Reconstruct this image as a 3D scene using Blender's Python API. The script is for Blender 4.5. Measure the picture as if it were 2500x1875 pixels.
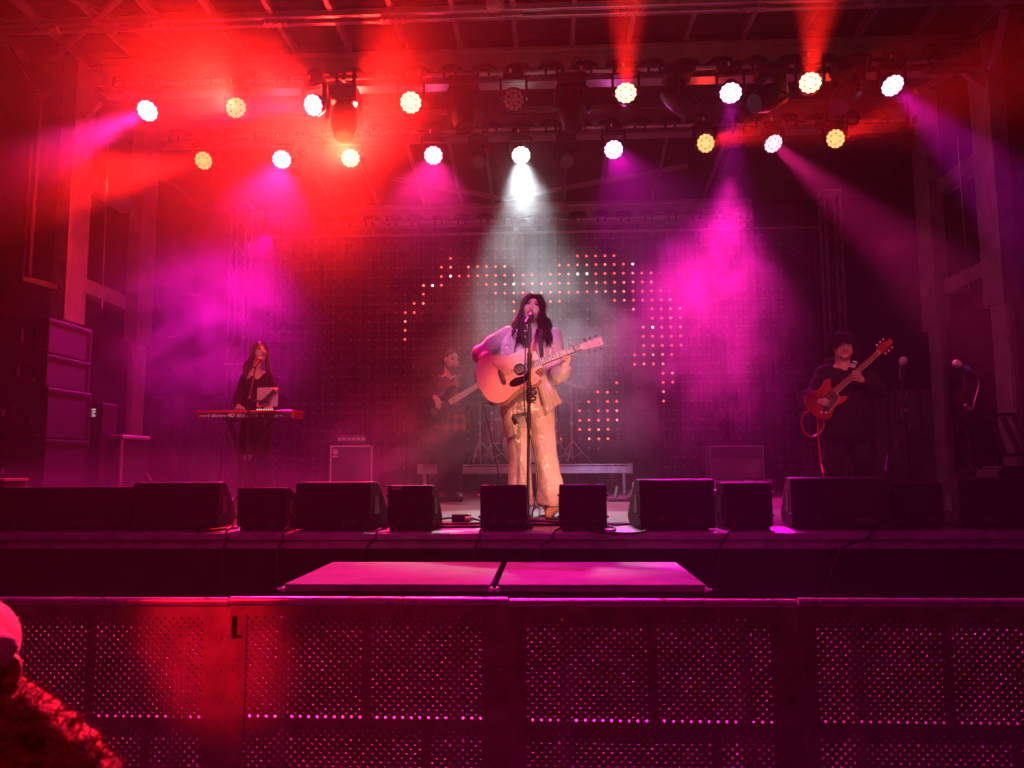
import bpy, bmesh, math, random
from mathutils import Vector, Matrix, Euler, noise
R = math.radians
rnd = random.Random(7)
for o in list(bpy.data.objects):
    bpy.data.objects.remove(o)
SC = bpy.context.scene
COL = SC.collection

# ------------------------------------------------------------------ camera
CAM_Z, DECK = 1.61, 1.20
FOC = 1880.0                      # focal length in pixels of a 2500 px wide picture
cam_data = bpy.data.cameras.new('camera')
cam = bpy.data.objects.new('camera', cam_data)
COL.objects.link(cam)
CAM_ROT = Matrix.Rotation(R(2.6), 3, 'Z') @ Matrix.Rotation(R(96.0), 3, 'X') @ Matrix.Rotation(R(-0.3), 3, 'Z')
CAM_LOC = Vector((0, 0, CAM_Z))
cam.matrix_world = Matrix.Translation(CAM_LOC) @ CAM_ROT.to_4x4()
cam_data.sensor_width = 36.0
cam_data.lens = FOC / 2500 * 36
cam_data.clip_start = 0.05
cam_data.clip_end = 300
cam_data.dof.use_dof = True
cam_data.dof.focus_distance = 6.2
cam_data.dof.aperture_fstop = 5.0
SC.camera = cam

# ------------------------------------------------------------------ world, exposure
world = bpy.data.worlds.new('World')
SC.world = world
world.use_nodes = True
wn = world.node_tree.nodes
bg = wn['Background']
sky = wn.new('ShaderNodeTexSky')
sky.sky_type = 'NISHITA'
sky.sun_disc = False
sky.sun_elevation = R(-6)
sky.sun_rotation = R(200)
world.node_tree.links.new(sky.outputs[0], bg.inputs[0])
bg.inputs[1].default_value = 0.05
SC.view_settings.view_transform = 'Standard'
SC.view_settings.look = 'None'
SC.view_settings.gamma = 1
SC.view_settings.use_curve_mapping = False
SC.view_settings.exposure = -0.25
SC.cycles.use_denoising = True
SC.cycles.max_bounces = 6
SC.cycles.diffuse_bounces = 2
SC.cycles.glossy_bounces = 2
SC.cycles.transmission_bounces = 3
SC.cycles.transparent_max_bounces = 8
SC.cycles.volume_bounces = 1
SC.cycles.volume_step_rate = 1.5
SC.cycles.volume_max_steps = 96
SC.cycles.sample_clamp_indirect = 3.0
SC.cycles.blur_glossy = 1.0

# ------------------------------------------------------------------ placing: a picture point at a known depth or height
def ray(u, v):
    return CAM_ROT @ Vector(((u - 1250) / FOC, (937.5 - v) / FOC, -1.0))
def P(u, v, y):
    d = ray(u, v)
    return CAM_LOC + d * (y / d.y)
def Pz(u, v, z):
    d = ray(u, v)
    return CAM_LOC + d * ((z - CAM_Z) / d.z)

RED = (1.0, 0.010, 0.006)
MAG = (1.0, 0.016, 0.26)
PUR = (0.80, 0.003, 0.50)
AMB = (1.0, 0.42, 0.25)
LAV = (0.60, 0.42, 1.0)
WHT = (0.85, 0.95, 1.0)

def spot(name, loc, target, color, power, angle, blend=0.4, radius=0.06):
    l = bpy.data.lights.new(name, 'SPOT')
    l.color = color
    l.energy = power
    l.spot_size = R(angle)
    l.spot_blend = blend
    l.shadow_soft_size = radius
    o = bpy.data.objects.new(name, l)
    COL.objects.link(o)
    o.location = loc
    o.rotation_euler = (Vector(target) - Vector(loc)).to_track_quat('-Z', 'Y').to_euler()
    return o

# unseen spots without bodies, standing in for light on players, roof and barrier
spot('amber_foot_light', (0.62, 5.35, 1.34), (0.12, 6.05, 2.15), AMB, 80, 100, 0.6, 0.08)
spot('lavender_front_light', (-1.2, -3.5, 6.2), (0.05, 6.1, 2.74), LAV, 4200, 6.6, 0.6)
spot('warm_front_light', (2.2, -3.5, 6.0), (0.1, 6.1, 1.78), (1.0, 0.29, 0.17), 6400, 9.0, 0.5)
spot('red_front_light', (-3.0, -2.5, 4.5), (-1.17, 2.7, 1.02), (1.0, 0.003, 0.012), 2900, 5.4, 1.0)
spot('pink_left_front_light', (-3.6, 1.0, 6.4), (-2.95, 8.0, 2.5), (1.0, 0.16, 0.30), 1500, 13, 0.7)
spot('pink_right_front_light', (3.4, 1.0, 6.4), (3.35, 7.7, 2.3), (1.0, 0.14, 0.20), 1500, 13, 0.7)
spot('rose_bass_front_light', (-2.0, 0.5, 6.4), (-0.75, 8.8, 2.5), (1.0, 0.38, 0.42), 650, 12, 0.7)
spot('dim_roof_wash', (0.5, -6.0, 4.5), (0.3, 9.5, 6.4), (1.0, 0.30, 0.26), 330, 40, 0.9)
spot('red_crowd_light', (-2.2, -2.5, 4.5), (-0.66, 1.1, 1.02), (1.0, 0.006, 0.004), 110, 8, 1.0)
spot('magenta_front_light', (-0.4, 2.85, 6.5), (-0.4, 5.0, 1.2), (0.9, 0.004, 0.42), 800, 92, 0.9)

# ------------------------------------------------------------------ materials
import numpy as np
MATS = {}
def mat(name, col, rough=0.5, metal=0.0, var=0.25, scale=6.0, bump=0.0, bscale=60.0, emit=None, estr=0.0, spec=0.5, rvar=0.15):
    if name in MATS:
        return MATS[name]
    m = bpy.data.materials.new(name)
    m.use_nodes = True
    nt = m.node_tree
    b = nt.nodes['Principled BSDF']
    L = nt.links.new
    tc = nt.nodes.new('ShaderNodeTexCoord')
    nz = nt.nodes.new('ShaderNodeTexNoise')
    nz.inputs['Scale'].default_value = scale
    nz.inputs['Detail'].default_value = 6
    nz.inputs['Roughness'].default_value = 0.65
    L(tc.outputs['Object'], nz.inputs['Vector'])
    mp = nt.nodes.new('ShaderNodeMapRange')
    mp.inputs['From Min'].default_value = 0.3
    mp.inputs['From Max'].default_value = 0.7
    mp.inputs['To Min'].default_value = 1 - var
    mp.inputs['To Max'].default_value = 1 + var
    L(nz.outputs['Fac'], mp.inputs['Value'])
    mx = nt.nodes.new('ShaderNodeMix')
    mx.data_type = 'RGBA'
    mx.blend_type = 'MULTIPLY'
    mx.inputs['Factor'].default_value = 1.0
    mx.inputs['A'].default_value = (*col, 1)
    L(mp.outputs['Result'], mx.inputs['B'])
    L(mx.outputs['Result'], b.inputs['Base Color'])
    b.inputs['Metallic'].default_value = metal
    b.inputs['Specular IOR Level'].default_value = spec
    rr = nt.nodes.new('ShaderNodeMapRange')
    rr.inputs['To Min'].default_value = max(0.02, rough - rvar)
    rr.inputs['To Max'].default_value = min(1.0, rough + rvar)
    L(nz.outputs['Fac'], rr.inputs['Value'])
    L(rr.outputs['Result'], b.inputs['Roughness'])
    if bump > 0:
        n2 = nt.nodes.new('ShaderNodeTexNoise')
        n2.inputs['Scale'].default_value = bscale
        n2.inputs['Detail'].default_value = 4
        L(tc.outputs['Object'], n2.inputs['Vector'])
        bp = nt.nodes.new('ShaderNodeBump')
        bp.inputs['Strength'].default_value = bump
        bp.inputs['Distance'].default_value = 0.01
        L(n2.outputs['Fac'], bp.inputs['Height'])
        L(bp.outputs['Normal'], b.inputs['Normal'])
    if emit:
        b.inputs['Emission Color'].default_value = (*emit, 1)
        b.inputs['Emission Strength'].default_value = estr
    MATS[name] = m
    return m

# ------------------------------------------------------------------ scene bookkeeping
def tag(o, label=None, cat=None, group=None, kind=None):
    if label: o['label'] = label
    if cat: o['category'] = cat
    if group: o['group'] = group
    if kind: o['kind'] = kind
    return o
def thing(name, label, cat, loc=(0, 0, 0), group=None):
    o = bpy.data.objects.new(name, None)
    o.empty_display_size = 0.1
    COL.objects.link(o)
    o.location = loc
    return tag(o, label, cat, group)
def wloc(o):
    v = Vector((0, 0, 0))
    while o is not None:
        v = v + o.location
        o = o.parent
    return v
def kids(o):
    return [c for c in bpy.data.objects if c.parent == o]
def copy_tree(o, parent=None):
    c = o.copy()
    COL.objects.link(c)
    c.parent = parent
    for ch in kids(o):
        copy_tree(ch, c)
    return c

class MB:
    """collects simple solids in world coordinates and links them as one mesh object"""
    def __init__(s):
        s.v, s.f, s.m = [], [], []
        s.mi = 0
    def add(s, vs, fs):
        n = len(s.v)
        s.v += [tuple(x) for x in vs]
        s.f += [tuple(i + n for i in f) for f in fs]
        s.m += [s.mi] * len(fs)
        return s
    def box(s, lo, hi, M=None):
        x0, y0, z0 = lo
        x1, y1, z1 = hi
        vs = [Vector(p) for p in ((x0,y0,z0),(x1,y0,z0),(x1,y1,z0),(x0,y1,z0),(x0,y0,z1),(x1,y0,z1),(x1,y1,z1),(x0,y1,z1))]
        if M: vs = [M @ p for p in vs]
        return s.add(vs, [(0,3,2,1),(4,5,6,7),(0,1,5,4),(1,2,6,5),(2,3,7,6),(3,0,4,7)])
    def bar(s, p0, p1, w, h=None, up=(0, 0, 1)):
        """rectangular bar from p0 to p1, w across, h in the direction of up"""
        h = h or w
        p0, p1 = Vector(p0), Vector(p1)
        d = (p1 - p0).normalized()
        upv = Vector(up)
        if abs(d.dot(upv)) > 0.98: upv = Vector((0, 1, 0))
        a = d.cross(upv).normalized() * (w / 2)
        b = a.cross(d).normalized() * (h / 2)
        vs = [p0-a-b, p0+a-b, p0+a+b, p0-a+b, p1-a-b, p1+a-b, p1+a+b, p1-a+b]
        return s.add(vs, [(0,1,2,3),(7,6,5,4),(4,5,1,0),(5,6,2,1),(6,7,3,2),(7,4,0,3)])
    def cyl(s, p0, p1, r0, r1=None, n=12, caps=True):
        r1 = r0 if r1 is None else r1
        p0, p1 = Vector(p0), Vector(p1)
        d = (p1 - p0).normalized()
        a = d.orthogonal().normalized()
        b = d.cross(a)
        vs = []
        for p, r in ((p0, r0), (p1, r1)):
            for i in range(n):
                t = 2 * math.pi * i / n
                vs.append(p + a * (r * math.cos(t)) + b * (r * math.sin(t)))
        fs = [(i, (i + 1) % n, n + (i + 1) % n, n + i) for i in range(n)]
        if caps:
            fs += [tuple(range(n - 1, -1, -1)), tuple(range(n, 2 * n))]
        return s.add(vs, fs)
    def tube(s, pts, r, n=6, taper=None, flat=1.0):
        """tube through points; r a number or a list"""
        pts = [Vector(p) for p in pts]
        k = len(pts)
        rs = r if isinstance(r, (list, tuple)) else [r] * k
        vs = []
        a = None
        for i, p in enumerate(pts):
            d = (pts[min(i + 1, k - 1)] - pts[max(i - 1, 0)]).normalized()
            if a is None:
                a = d.orthogonal().normalized()
            a = a - d * a.dot(d)
            a = a.normalized() if a.length > 1e-6 else d.orthogonal().normalized()
            b = d.cross(a)
            for j in range(n):
                t = 2 * math.pi * j / n
                vs.append(p + a * (rs[i] * math.cos(t)) + b * (rs[i] * flat * math.sin(t)))
        fs = []
        for i in range(k - 1):
            for j in range(n):
                fs.append((i*n + j, i*n + (j+1) % n, (i+1)*n + (j+1) % n, (i+1)*n + j))
        fs += [tuple(range(n - 1, -1, -1)), tuple(range((k-1)*n, k*n))]
        return s.add(vs, fs)
    def lathe(s, prof, o, axis, n=20):
        """prof: (distance along axis, radius)"""
        o, d = Vector(o), Vector(axis).normalized()
        a = d.orthogonal().normalized()
        b = d.cross(a)
        vs = []
        for h, r in prof:
            for i in range(n):
                t = 2 * math.pi * i / n
                vs.append(o + d * h + a * (r * math.cos(t)) + b * (r * math.sin(t)))
        fs = []
        for k in range(len(prof) - 1):
            for i in range(n):
                fs.append((k*n + i, k*n + (i+1) % n, (k+1)*n + (i+1) % n, (k+1)*n + i))
        fs += [tuple(range(n - 1, -1, -1)), tuple(range((len(prof)-1)*n, len(prof)*n))]
        return s.add(vs, fs)
    def prism(s, poly, o, ax, ay, depth):
        """poly in (ax, ay) coordinates from o, extruded by the vector depth"""
        o, ax, ay, dp = Vector(o), Vector(ax), Vector(ay), Vector(depth)
        n = len(poly)
        lo = [o + ax * x + ay * y for x, y in poly]
        return s.add(lo + [p + dp for p in lo],
                     [tuple(range(n - 1, -1, -1)), tuple(range(n, 2 * n))] + [(i, (i+1) % n, n + (i+1) % n, n + i) for i in range(n)])
    def ball(s, c, r, n=10, m=7):
        c = Vector(c)
        rr = r if isinstance(r, (tuple, list)) else (r, r, r)
        vs = [c + Vector((0, 0, -rr[2]))]
        for i in range(1, m):
            ph = math.pi * i / m - math.pi / 2
            for j in range(n):
                t = 2 * math.pi * j / n
                vs.append(c + Vector((rr[0]*math.cos(ph)*math.cos(t), rr[1]*math.cos(ph)*math.sin(t), rr[2]*math.sin(ph))))
        vs.append(c + Vector((0, 0, rr[2])))
        fs = [(0, 1 + (j+1) % n, 1 + j) for j in range(n)]
        for i in range(m - 2):
            for j in range(n):
                fs.append((1+i*n+j, 1+i*n+(j+1) % n, 1+(i+1)*n+(j+1) % n, 1+(i+1)*n+j))
        e = 1 + (m-2)*n
        fs += [(e + j, e + (j+1) % n, len(vs)-1) for j in range(n)]
        return s.add(vs, fs)
    def build(s, name, material, parent=None, smooth=False, bevel=0.0, bseg=2, origin=None, kind=None):
        if parent is not None:
            off = wloc(parent)
            loc = Vector((0, 0, 0))
        else:
            if origin is None:
                a = np.array(s.v)
                origin = ((a[:,0].min()+a[:,0].max())/2, (a[:,1].min()+a[:,1].max())/2, a[:,2].min())
            off = loc = Vector(origin)
        me = bpy.data.meshes.new(name)
        me.from_pydata([(x-off.x, y-off.y, z-off.z) for x, y, z in s.v], [], s.f)
        bm = bmesh.new(); bm.from_mesh(me)
        bmesh.ops.recalc_face_normals(bm, faces=bm.faces)
        bm.to_mesh(me); bm.free()
        for m in (material if isinstance(material, (list, tuple)) else [material]):
            me.materials.append(m)
        if max(s.m, default=0) > 0:
            me.polygons.foreach_set('material_index', s.m)
        if smooth:
            me.polygons.foreach_set('use_smooth', [True] * len(me.polygons))
            try: me.set_sharp_from_angle(angle=R(42))
            except Exception: pass
        o = bpy.data.objects.new(name, me)
        COL.objects.link(o)
        o.parent = parent
        o.location = loc
        if bevel > 0:
            bv = o.modifiers.new('bevel', 'BEVEL')
            bv.width = bevel; bv.segments = bseg; bv.limit_method = 'ANGLE'; bv.angle_limit = R(40)
        if kind: o['kind'] = kind
        return o

def text(name, body, size, material, parent, loc, right=(1, 0, 0), up=(0, 0, 1), extrude=0.001, align='LEFT', xscale=1.0, squash=0.0):
    cu = bpy.data.curves.new(name, 'FONT')
    cu.body = body; cu.size = size; cu.extrude = extrude
    cu.align_x = align; cu.align_y = 'BOTTOM_BASELINE'
    cu.resolution_u = 3
    cu.offset = squash
    tmp = bpy.data.objects.new(name + '_curve', cu)
    COL.objects.link(tmp)
    dg = bpy.context.evaluated_depsgraph_get()
    me = bpy.data.meshes.new_from_object(tmp.evaluated_get(dg))
    bpy.data.objects.remove(tmp); bpy.data.curves.remove(cu)
    r, u = Vector(right).normalized(), Vector(up).normalized()
    n = r.cross(u)
    off = Vector(loc) - (wloc(parent) if parent else Vector((0, 0, 0)))
    for v in me.vertices:
        c = v.co.copy()
        v.co = off + r * (c.x * xscale) + u * c.y + n * c.z
    me.name = name
    me.materials.clear(); me.materials.append(material)
    o = bpy.data.objects.new(name, me)
    COL.objects.link(o)
    o.parent = parent
    return o

# ------------------------------------------------------------------ smooth solids for bodies and clothes
class Sdf:
    def __init__(s, voxel):
        s.vx = voxel
        s.p = []
    def cap(s, a, b, ra, rb=None, k=0.02, m=0, cut=False):
        s.p.append(('c', np.array(a, float), np.array(b, float), ra, ra if rb is None else rb, k, m, cut)); return s
    def path(s, pts, rs, k=0.02, m=0):
        if not isinstance(rs, (list, tuple)): rs = [rs] * len(pts)
        for i in range(len(pts) - 1): s.cap(pts[i], pts[i+1], rs[i], rs[i+1], k, m)
        return s
    def ell(s, c, r, rot=None, k=0.02, m=0, cut=False):
        M = np.array(rot.to_3x3() if rot is not None else Matrix.Identity(3), float)
        s.p.append(('e', np.array(c, float), np.array(r, float), M, k, m, cut)); return s
    def dist(s, pr, X, Y, Z):
        if pr[0] == 'c':
            a, b, ra, rb = pr[1:5]
            d = b - a
            L = max(float(d @ d), 1e-9)
            t = np.clip(((X-a[0])*d[0] + (Y-a[1])*d[1] + (Z-a[2])*d[2]) / L, 0, 1)
            return np.sqrt((X-a[0]-t*d[0])**2 + (Y-a[1]-t*d[1])**2 + (Z-a[2]-t*d[2])**2) - (ra + (rb-ra)*t)
        c, r, M = pr[1:4]
        x, y, z = X-c[0], Y-c[1], Z-c[2]
        q = [(M[0,i]*x + M[1,i]*y + M[2,i]*z) for i in range(3)]
        k0 = np.sqrt(sum((q[i]/r[i])**2 for i in range(3)))
        k1 = np.sqrt(sum((q[i]/r[i]**2)**2 for i in range(3)))
        return k0 * (k0 - 1) / np.maximum(k1, 1e-6)
    def bounds(s, pr):
        if pr[0] == 'c':
            r = max(pr[3], pr[4])
            return np.minimum(pr[1], pr[2]) - r, np.maximum(pr[1], pr[2]) + r
        r = pr[2].max()
        return pr[1] - r, pr[1] + r
    def surface(s, relief=None):
        h = s.vx
        bs = [s.bounds(p) for p in s.p if not p[-1]]
        lo = np.min([b[0] for b in bs], 0) - 4*h
        hi = np.max([b[1] for b in bs], 0) + 4*h
        n = np.ceil((hi - lo) / h).astype(int) + 1
        F = np.full(n, 0.5, np.float32)
        D = np.full(n, 0.5, np.float32)
        I = np.zeros(n, np.uint8)
        ax = [lo[i] + h*np.arange(n[i]) for i in range(3)]
        for pr in s.p:
            k, m, cut = pr[-3:]
            b0, b1 = s.bounds(pr)
            i0 = np.maximum(np.floor((b0 - k - 4*h - lo) / h).astype(int), 0)
            i1 = np.minimum(np.ceil((b1 + k + 4*h - lo) / h).astype(int) + 1, n)
            sl = tuple(slice(a, b) for a, b in zip(i0, i1))
            X = ax[0][sl[0]][:, None, None]; Y = ax[1][sl[1]][None, :, None]; Z = ax[2][sl[2]][None, None, :]
            d = s.dist(pr, X, Y, Z).astype(np.float32)
            f = F[sl]
            if cut:
                e = -d
                hh = np.maximum(k - np.abs(f - e), 0) / k
                F[sl] = np.maximum(f, e) + hh*hh*k/4
            else:
                hh = np.maximum(k - np.abs(f - d), 0) / k
                F[sl] = np.minimum(f, d) - hh*hh*k/4
                dl = d + (0.0035 if m > 0 else 0.0)
                better = dl < D[sl]
                D[sl] = np.where(better, dl, D[sl])
                I[sl] = np.where(better, np.uint8(m), I[sl])
        if relief:
            F = F + relief(ax[0][:, None, None], ax[1][None, :, None], ax[2][None, None, :]).astype(np.float32)
        # surface nets
        S = F < 0
        c = [F[i:n[0]-1+i, j:n[1]-1+j, k:n[2]-1+k] for i in (0, 1) for j in (0, 1) for k in (0, 1)]
        cnt = sum((x < 0).astype(np.int8) for x in c)
        act = (cnt > 0) & (cnt < 8)
        idx = np.full(act.shape, -1, np.int64)
        ii = np.argwhere(act)
        idx[act] = np.arange(len(ii))
        cs = np.stack([x[act] for x in c], 1)
        off = np.array([(i, j, k) for i in (0, 1) for j in (0, 1) for k in (0, 1)], float)
        acc = np.zeros((len(ii), 3)); w = np.zeros(len(ii))
        for a in range(8):
            for b in range(a + 1, 8):
                if np.abs(off[a] - off[b]).sum() != 1: continue
                x = (cs[:, a] < 0) != (cs[:, b] < 0)
                t = np.where(x, cs[:, a] / np.where(x, cs[:, a] - cs[:, b], 1), 0)
                acc += x[:, None] * (off[a] + t[:, None] * (off[b] - off[a]))
                w += x
        V = lo + h * (ii + acc / w[:, None])
        lab = I[:-1, :-1, :-1][act]
        quads = []
        for axis in range(3):
            sa = [slice(1, -1)] * 3; sb = [slice(1, -1)] * 3
            sa[axis] = slice(0, -1); sb[axis] = slice(1, None)
            A, B = S[tuple(sa)], S[tuple(sb)]
            e = np.argwhere(A != B)
            base = e + 1; base[:, axis] -= 1
            u, v = (axis + 1) % 3, (axis + 2) % 3
            def ix(du, dv):
                q = base.copy(); q[:, u] += du; q[:, v] += dv
                return idx[q[:, 0], q[:, 1], q[:, 2]]
            q = np.stack([ix(-1, -1), ix(0, -1), ix(0, 0), ix(-1, 0)], 1)
            flip = ~A[tuple(e.T)]
            q[flip] = q[flip][:, ::-1]
            quads.append(q)
        Q = np.concatenate(quads)
        Q = Q[(Q >= 0).all(1)]
        return V, Q, lab
    def build(s, name, mats, parent=None, smooth_iter=2, relief=None, origin=None):
        V, Q, lab = s.surface(relief)
        if smooth_iter:
            ea = np.concatenate([Q[:, [0, 1]], Q[:, [1, 2]], Q[:, [2, 3]], Q[:, [3, 0]]])
            for it in range(smooth_iter):
                S_ = np.zeros_like(V); N_ = np.zeros(len(V))
                np.add.at(S_, ea[:, 0], V[ea[:, 1]]); np.add.at(N_, ea[:, 0], 1)
                np.add.at(S_, ea[:, 1], V[ea[:, 0]]); np.add.at(N_, ea[:, 1], 1)
                V = 0.5*V + 0.5*S_/N_[:, None]
        if parent is not None:
            off = np.array(wloc(parent)); loc = (0, 0, 0)
        else:
            off = np.array(origin if origin is not None else (V[:, 0].mean(), V[:, 1].mean(), V[:, 2].min())); loc = off
        me = bpy.data.meshes.new(name)
        me.from_pydata((V - off).tolist(), [], Q.tolist())
        for m in (mats if isinstance(mats, (list, tuple)) else [mats]):
            me.materials.append(m)
        fm = lab[Q[:, 0]]
        me.polygons.foreach_set('material_index', fm.astype(np.int32))
        me.polygons.foreach_set('use_smooth', np.ones(len(Q), bool))
        o = bpy.data.objects.new(name, me)
        COL.objects.link(o)
        o.parent = parent
        o.location = loc
        return o

M_black = mat('black paint', (0.018, 0.017, 0.018), 0.45, var=0.35, bump=0.05)
M_blackm = mat('black powder coated metal', (0.02, 0.02, 0.021), 0.35, metal=0.3, var=0.3)
M_cloth = mat('black cloth', (0.013, 0.012, 0.013), 0.95, var=0.4, bump=0.4, bscale=25, spec=0.15)
M_alu = mat('mill aluminium', (0.55, 0.54, 0.54), 0.38, metal=0.75, var=0.2, bump=0.05)
M_steel = mat('galvanised steel', (0.42, 0.42, 0.43), 0.45, metal=0.6, var=0.3)
M_chrome = mat('chrome', (0.75, 0.75, 0.76), 0.15, metal=1.0, var=0.08)
M_white = mat('white print', (0.75, 0.74, 0.72), 0.6, var=0.1)
M_rubber = mat('black cable rubber', (0.012, 0.012, 0.013), 0.5, var=0.2)

# ================================================================== the setting
M_ground = mat('asphalt', (0.045, 0.043, 0.042), 0.85, var=0.35, scale=3, bump=0.5, bscale=90)
M_deck = mat('stage deck plywood', (0.11, 0.095, 0.09), 0.42, var=0.3, scale=5, bump=0.08, bscale=40)
M_edge = mat('anodised deck edge', (0.34, 0.33, 0.33), 0.42, metal=0.4, var=0.35, scale=9)
M_roof = mat('dark roof skin', (0.03, 0.028, 0.03), 0.7, var=0.3, scale=2)
M_frame = mat('grey painted steel', (0.30, 0.29, 0.29), 0.45, metal=0.25, var=0.3, scale=4, bump=0.04)
M_beam = mat('satin aluminium beam', (0.42, 0.41, 0.41), 0.4, metal=0.5, var=0.25, scale=3)
M_curtain = mat('black backdrop curtain', (0.006, 0.005, 0.006), 0.95, var=0.3, scale=2, spec=0.1)
M_tarp = mat('grey vinyl sheet', (0.22, 0.21, 0.21), 0.6, var=0.35, scale=1.5, bump=0.3, bscale=4)

def struct(name, mb, m, **k):
    return tag(mb.build(name, m, **k), kind='structure')

struct('ground', MB().box((-40, -25, -0.3), (40, 45, 0)), M_ground)
# stage floor of plywood panels, each its own piece with an open joint
deck_root = thing('stage_floor', None, None, (0, 4.78, DECK))
deck_root['kind'] = 'structure'
YE = 4.78
px = [-7.3 + 1.22 * i for i in range(12)]
panel_mesh = None
for i in range(11):
    for j in range(4):
        y0 = YE + 0.004 + j * 2.44
        if panel_mesh is None:
            o = MB().box((px[i], y0, DECK - 0.045), (px[i] + 1.214, y0 + 2.434, DECK)).build('deck_panel', M_deck, deck_root, origin=None)
            panel_mesh = o.data
            base = Vector((px[i], y0, 0))
        else:
            o = bpy.data.objects.new('deck_panel', panel_mesh)
            COL.objects.link(o)
            o.parent = deck_root
            o.location = Vector((px[i], y0, 0)) - base
# aluminium edge trim: two rails along the front of the deck
e = MB()
for i in range(6):
    x0 = -7.3 + i * 2.23
    e.box((x0, YE - 0.03, DECK - 0.044), (x0 + 2.226, YE, DECK - 0.002))
e.build('upper_edge_rail', M_edge, deck_root, bevel=0.004)
e = MB()
for i in range(6):
    x0 = -7.1 + i * 2.23
    e.box((x0, YE - 0.02, DECK - 0.098), (x0 + 2.226, YE, DECK - 0.048))
e.build('lower_edge_rail', M_edge, deck_root, bevel=0.004)

# black skirt hanging below the deck edge, gently pleated
sk = MB()
n = 260
pts = []
for i in range(n + 1):
    x = -7.3 + 13.4 * i / n
    pts.append((x, YE + 0.06 + 0.022 * math.sin(x * 17) * (0.6 + 0.4 * math.sin(x * 2.3)) + 0.006 * math.sin(x * 51)))
vs = [(x, y, DECK - 0.1) for x, y in pts] + [(x, y + 0.02, 0.01) for x, y in pts]
vs += [(x, y + 0.01, DECK - 0.1) for x, y in pts] + [(x, y + 0.03, 0.01) for x, y in pts]
k = n + 1
fs = []
for i in range(n):
    fs += [(i, i+1, k+i+1, k+i), (2*k+i+1, 2*k+i, 3*k+i, 3*k+i+1), (i+1, i, 2*k+i, 2*k+i+1), (k+i, k+i+1, 3*k+i+1, 3*k+i)]
sk.add(vs, fs)
tag(sk.build('stage_skirt', M_cloth, smooth=True), 'black cloth skirt hanging from the front edge of the stage', 'stage skirt')

# ------------------------------------------------------------------ roof: canopy, beams, pipes
XL, XR = -5.55, 4.95
ZA = P(1250, 131, 9.0).z
can = thing('roof_canopy', None, None, (0, 6.5, ZA + 0.1))
can['kind'] = 'structure'
YR = 8.19
MB().box((XL - 1, 3.4, ZA + 0.16), (XR + 1, YR - 0.02, ZA + 0.2)).build('front_roof_panel', M_roof, can)
MB().box((XL - 1, YR + 0.02, ZA + 0.16), (XR + 1, 8.97, ZA + 0.2)).build('middle_roof_panel', M_roof, can)
rear = MB()
yB, yC = 10.9, 13.9
ZC = P(1270, 536, 13.2).z
zr = ZC + 0.5
rear.add([(XL-1, 9.3, ZA+.16), (XR+1, 9.3, ZA+.16), (XR+1, yB, ZA+.16), (XL-1, yB, ZA+.16), (XL-1, yC, zr), (XR+1, yC, zr),
          (XL-1, 9.3, ZA+.2), (XR+1, 9.3, ZA+.2), (XR+1, yB, ZA+.2), (XL-1, yB, ZA+.2), (XL-1, yC, zr+.04), (XR+1, yC, zr+.04)],
         [(0,1,2,3), (3,2,5,4), (6,7,8,9), (9,8,11,10), (0,1,7,6), (4,5,11,10), (0,3,9,6), (3,4,10,9), (1,2,8,7), (2,5,11,8)])
rear.build('rear_roof_panel', M_roof, can)
# joists of the canopy, at the spacing the photograph shows under the front beam
xs = [P(u, 122, 8.95).x for u in (854, 989, 1122, 1259, 1398, 1535)]
sp = (xs[-1] - xs[0]) / 5
x = xs[0] - sp * 6
while x < XR + 0.6:
    MB().bar((x, 3.5, ZA + 0.11), (x, 8.97, ZA + 0.11), 0.055, 0.1).build('joist', M_frame, can)
    x += sp
# double hinge rail with couplers
MB().box((XL - 0.8, YR - 0.075, ZA + 0.02), (XR + 0.8, YR - 0.02, ZA + 0.1)).build('hinge_rail', M_alu, can, bevel=0.008)
MB().box((XL - 0.8, YR + 0.03, ZA + 0.0), (XR + 0.8, YR + 0.09, ZA + 0.09)).build('hinge_rail', M_alu, can, bevel=0.008)
for i in range(-4, 9):
    xx = xs[1] + sp * (i * 2) * 0.98
    if XL - .6 < xx < XR + .6:
        h = MB()
        h.cyl((xx - 0.12, YR, ZA - 0.005), (xx + 0.12, YR, ZA - 0.005), 0.016, n=8)
        for q in (-0.12, -0.05, 0.05, 0.12):
            h.box((xx + q - 0.012, YR - 0.05, ZA - 0.03), (xx + q + 0.012, YR + 0.05, ZA + 0.03))
        h.build('hinge', M_steel, can)
# cross braces in the canopy corner at the left
MB().bar((XL - 0.6, 8.9, ZA + 0.06), (XL + 1.6, 7.2, ZA + 0.06), 0.06).build('corner_brace', M_frame, can)
MB().bar((XL + 0.1, 7.2, ZA + 0.07), (XL + 1.1, 8.9, ZA + 0.07), 0.06).build('corner_brace', M_frame, can)
# rear rafters and the shallow V chord under them
for u in (1005, 1105, 1190, 1383, 1478, 1620, 880, 760, 1760):
    xx = P(u, 460, 12.0).x
    MB().bar((xx, yB, ZA + 0.1), (xx * 1.02, yC - .1, zr - 0.06), 0.05, 0.08).build('rafter', M_frame, can)
zq = P(1230, 486, 12.2).z
MB().bar((P(960, 436, 12.2).x, 12.2, P(960, 436, 12.2).z), (P(1230, 490, 12.2).x, 12.2, zq), 0.05, 0.07).build('chord', M_frame, can)
MB().bar((P(1230, 490, 12.2).x, 12.2, zq), (P(1680, 405, 12.2).x, 12.2, P(1680, 405, 12.2).z), 0.05, 0.07).build('chord', M_frame, can)

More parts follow.
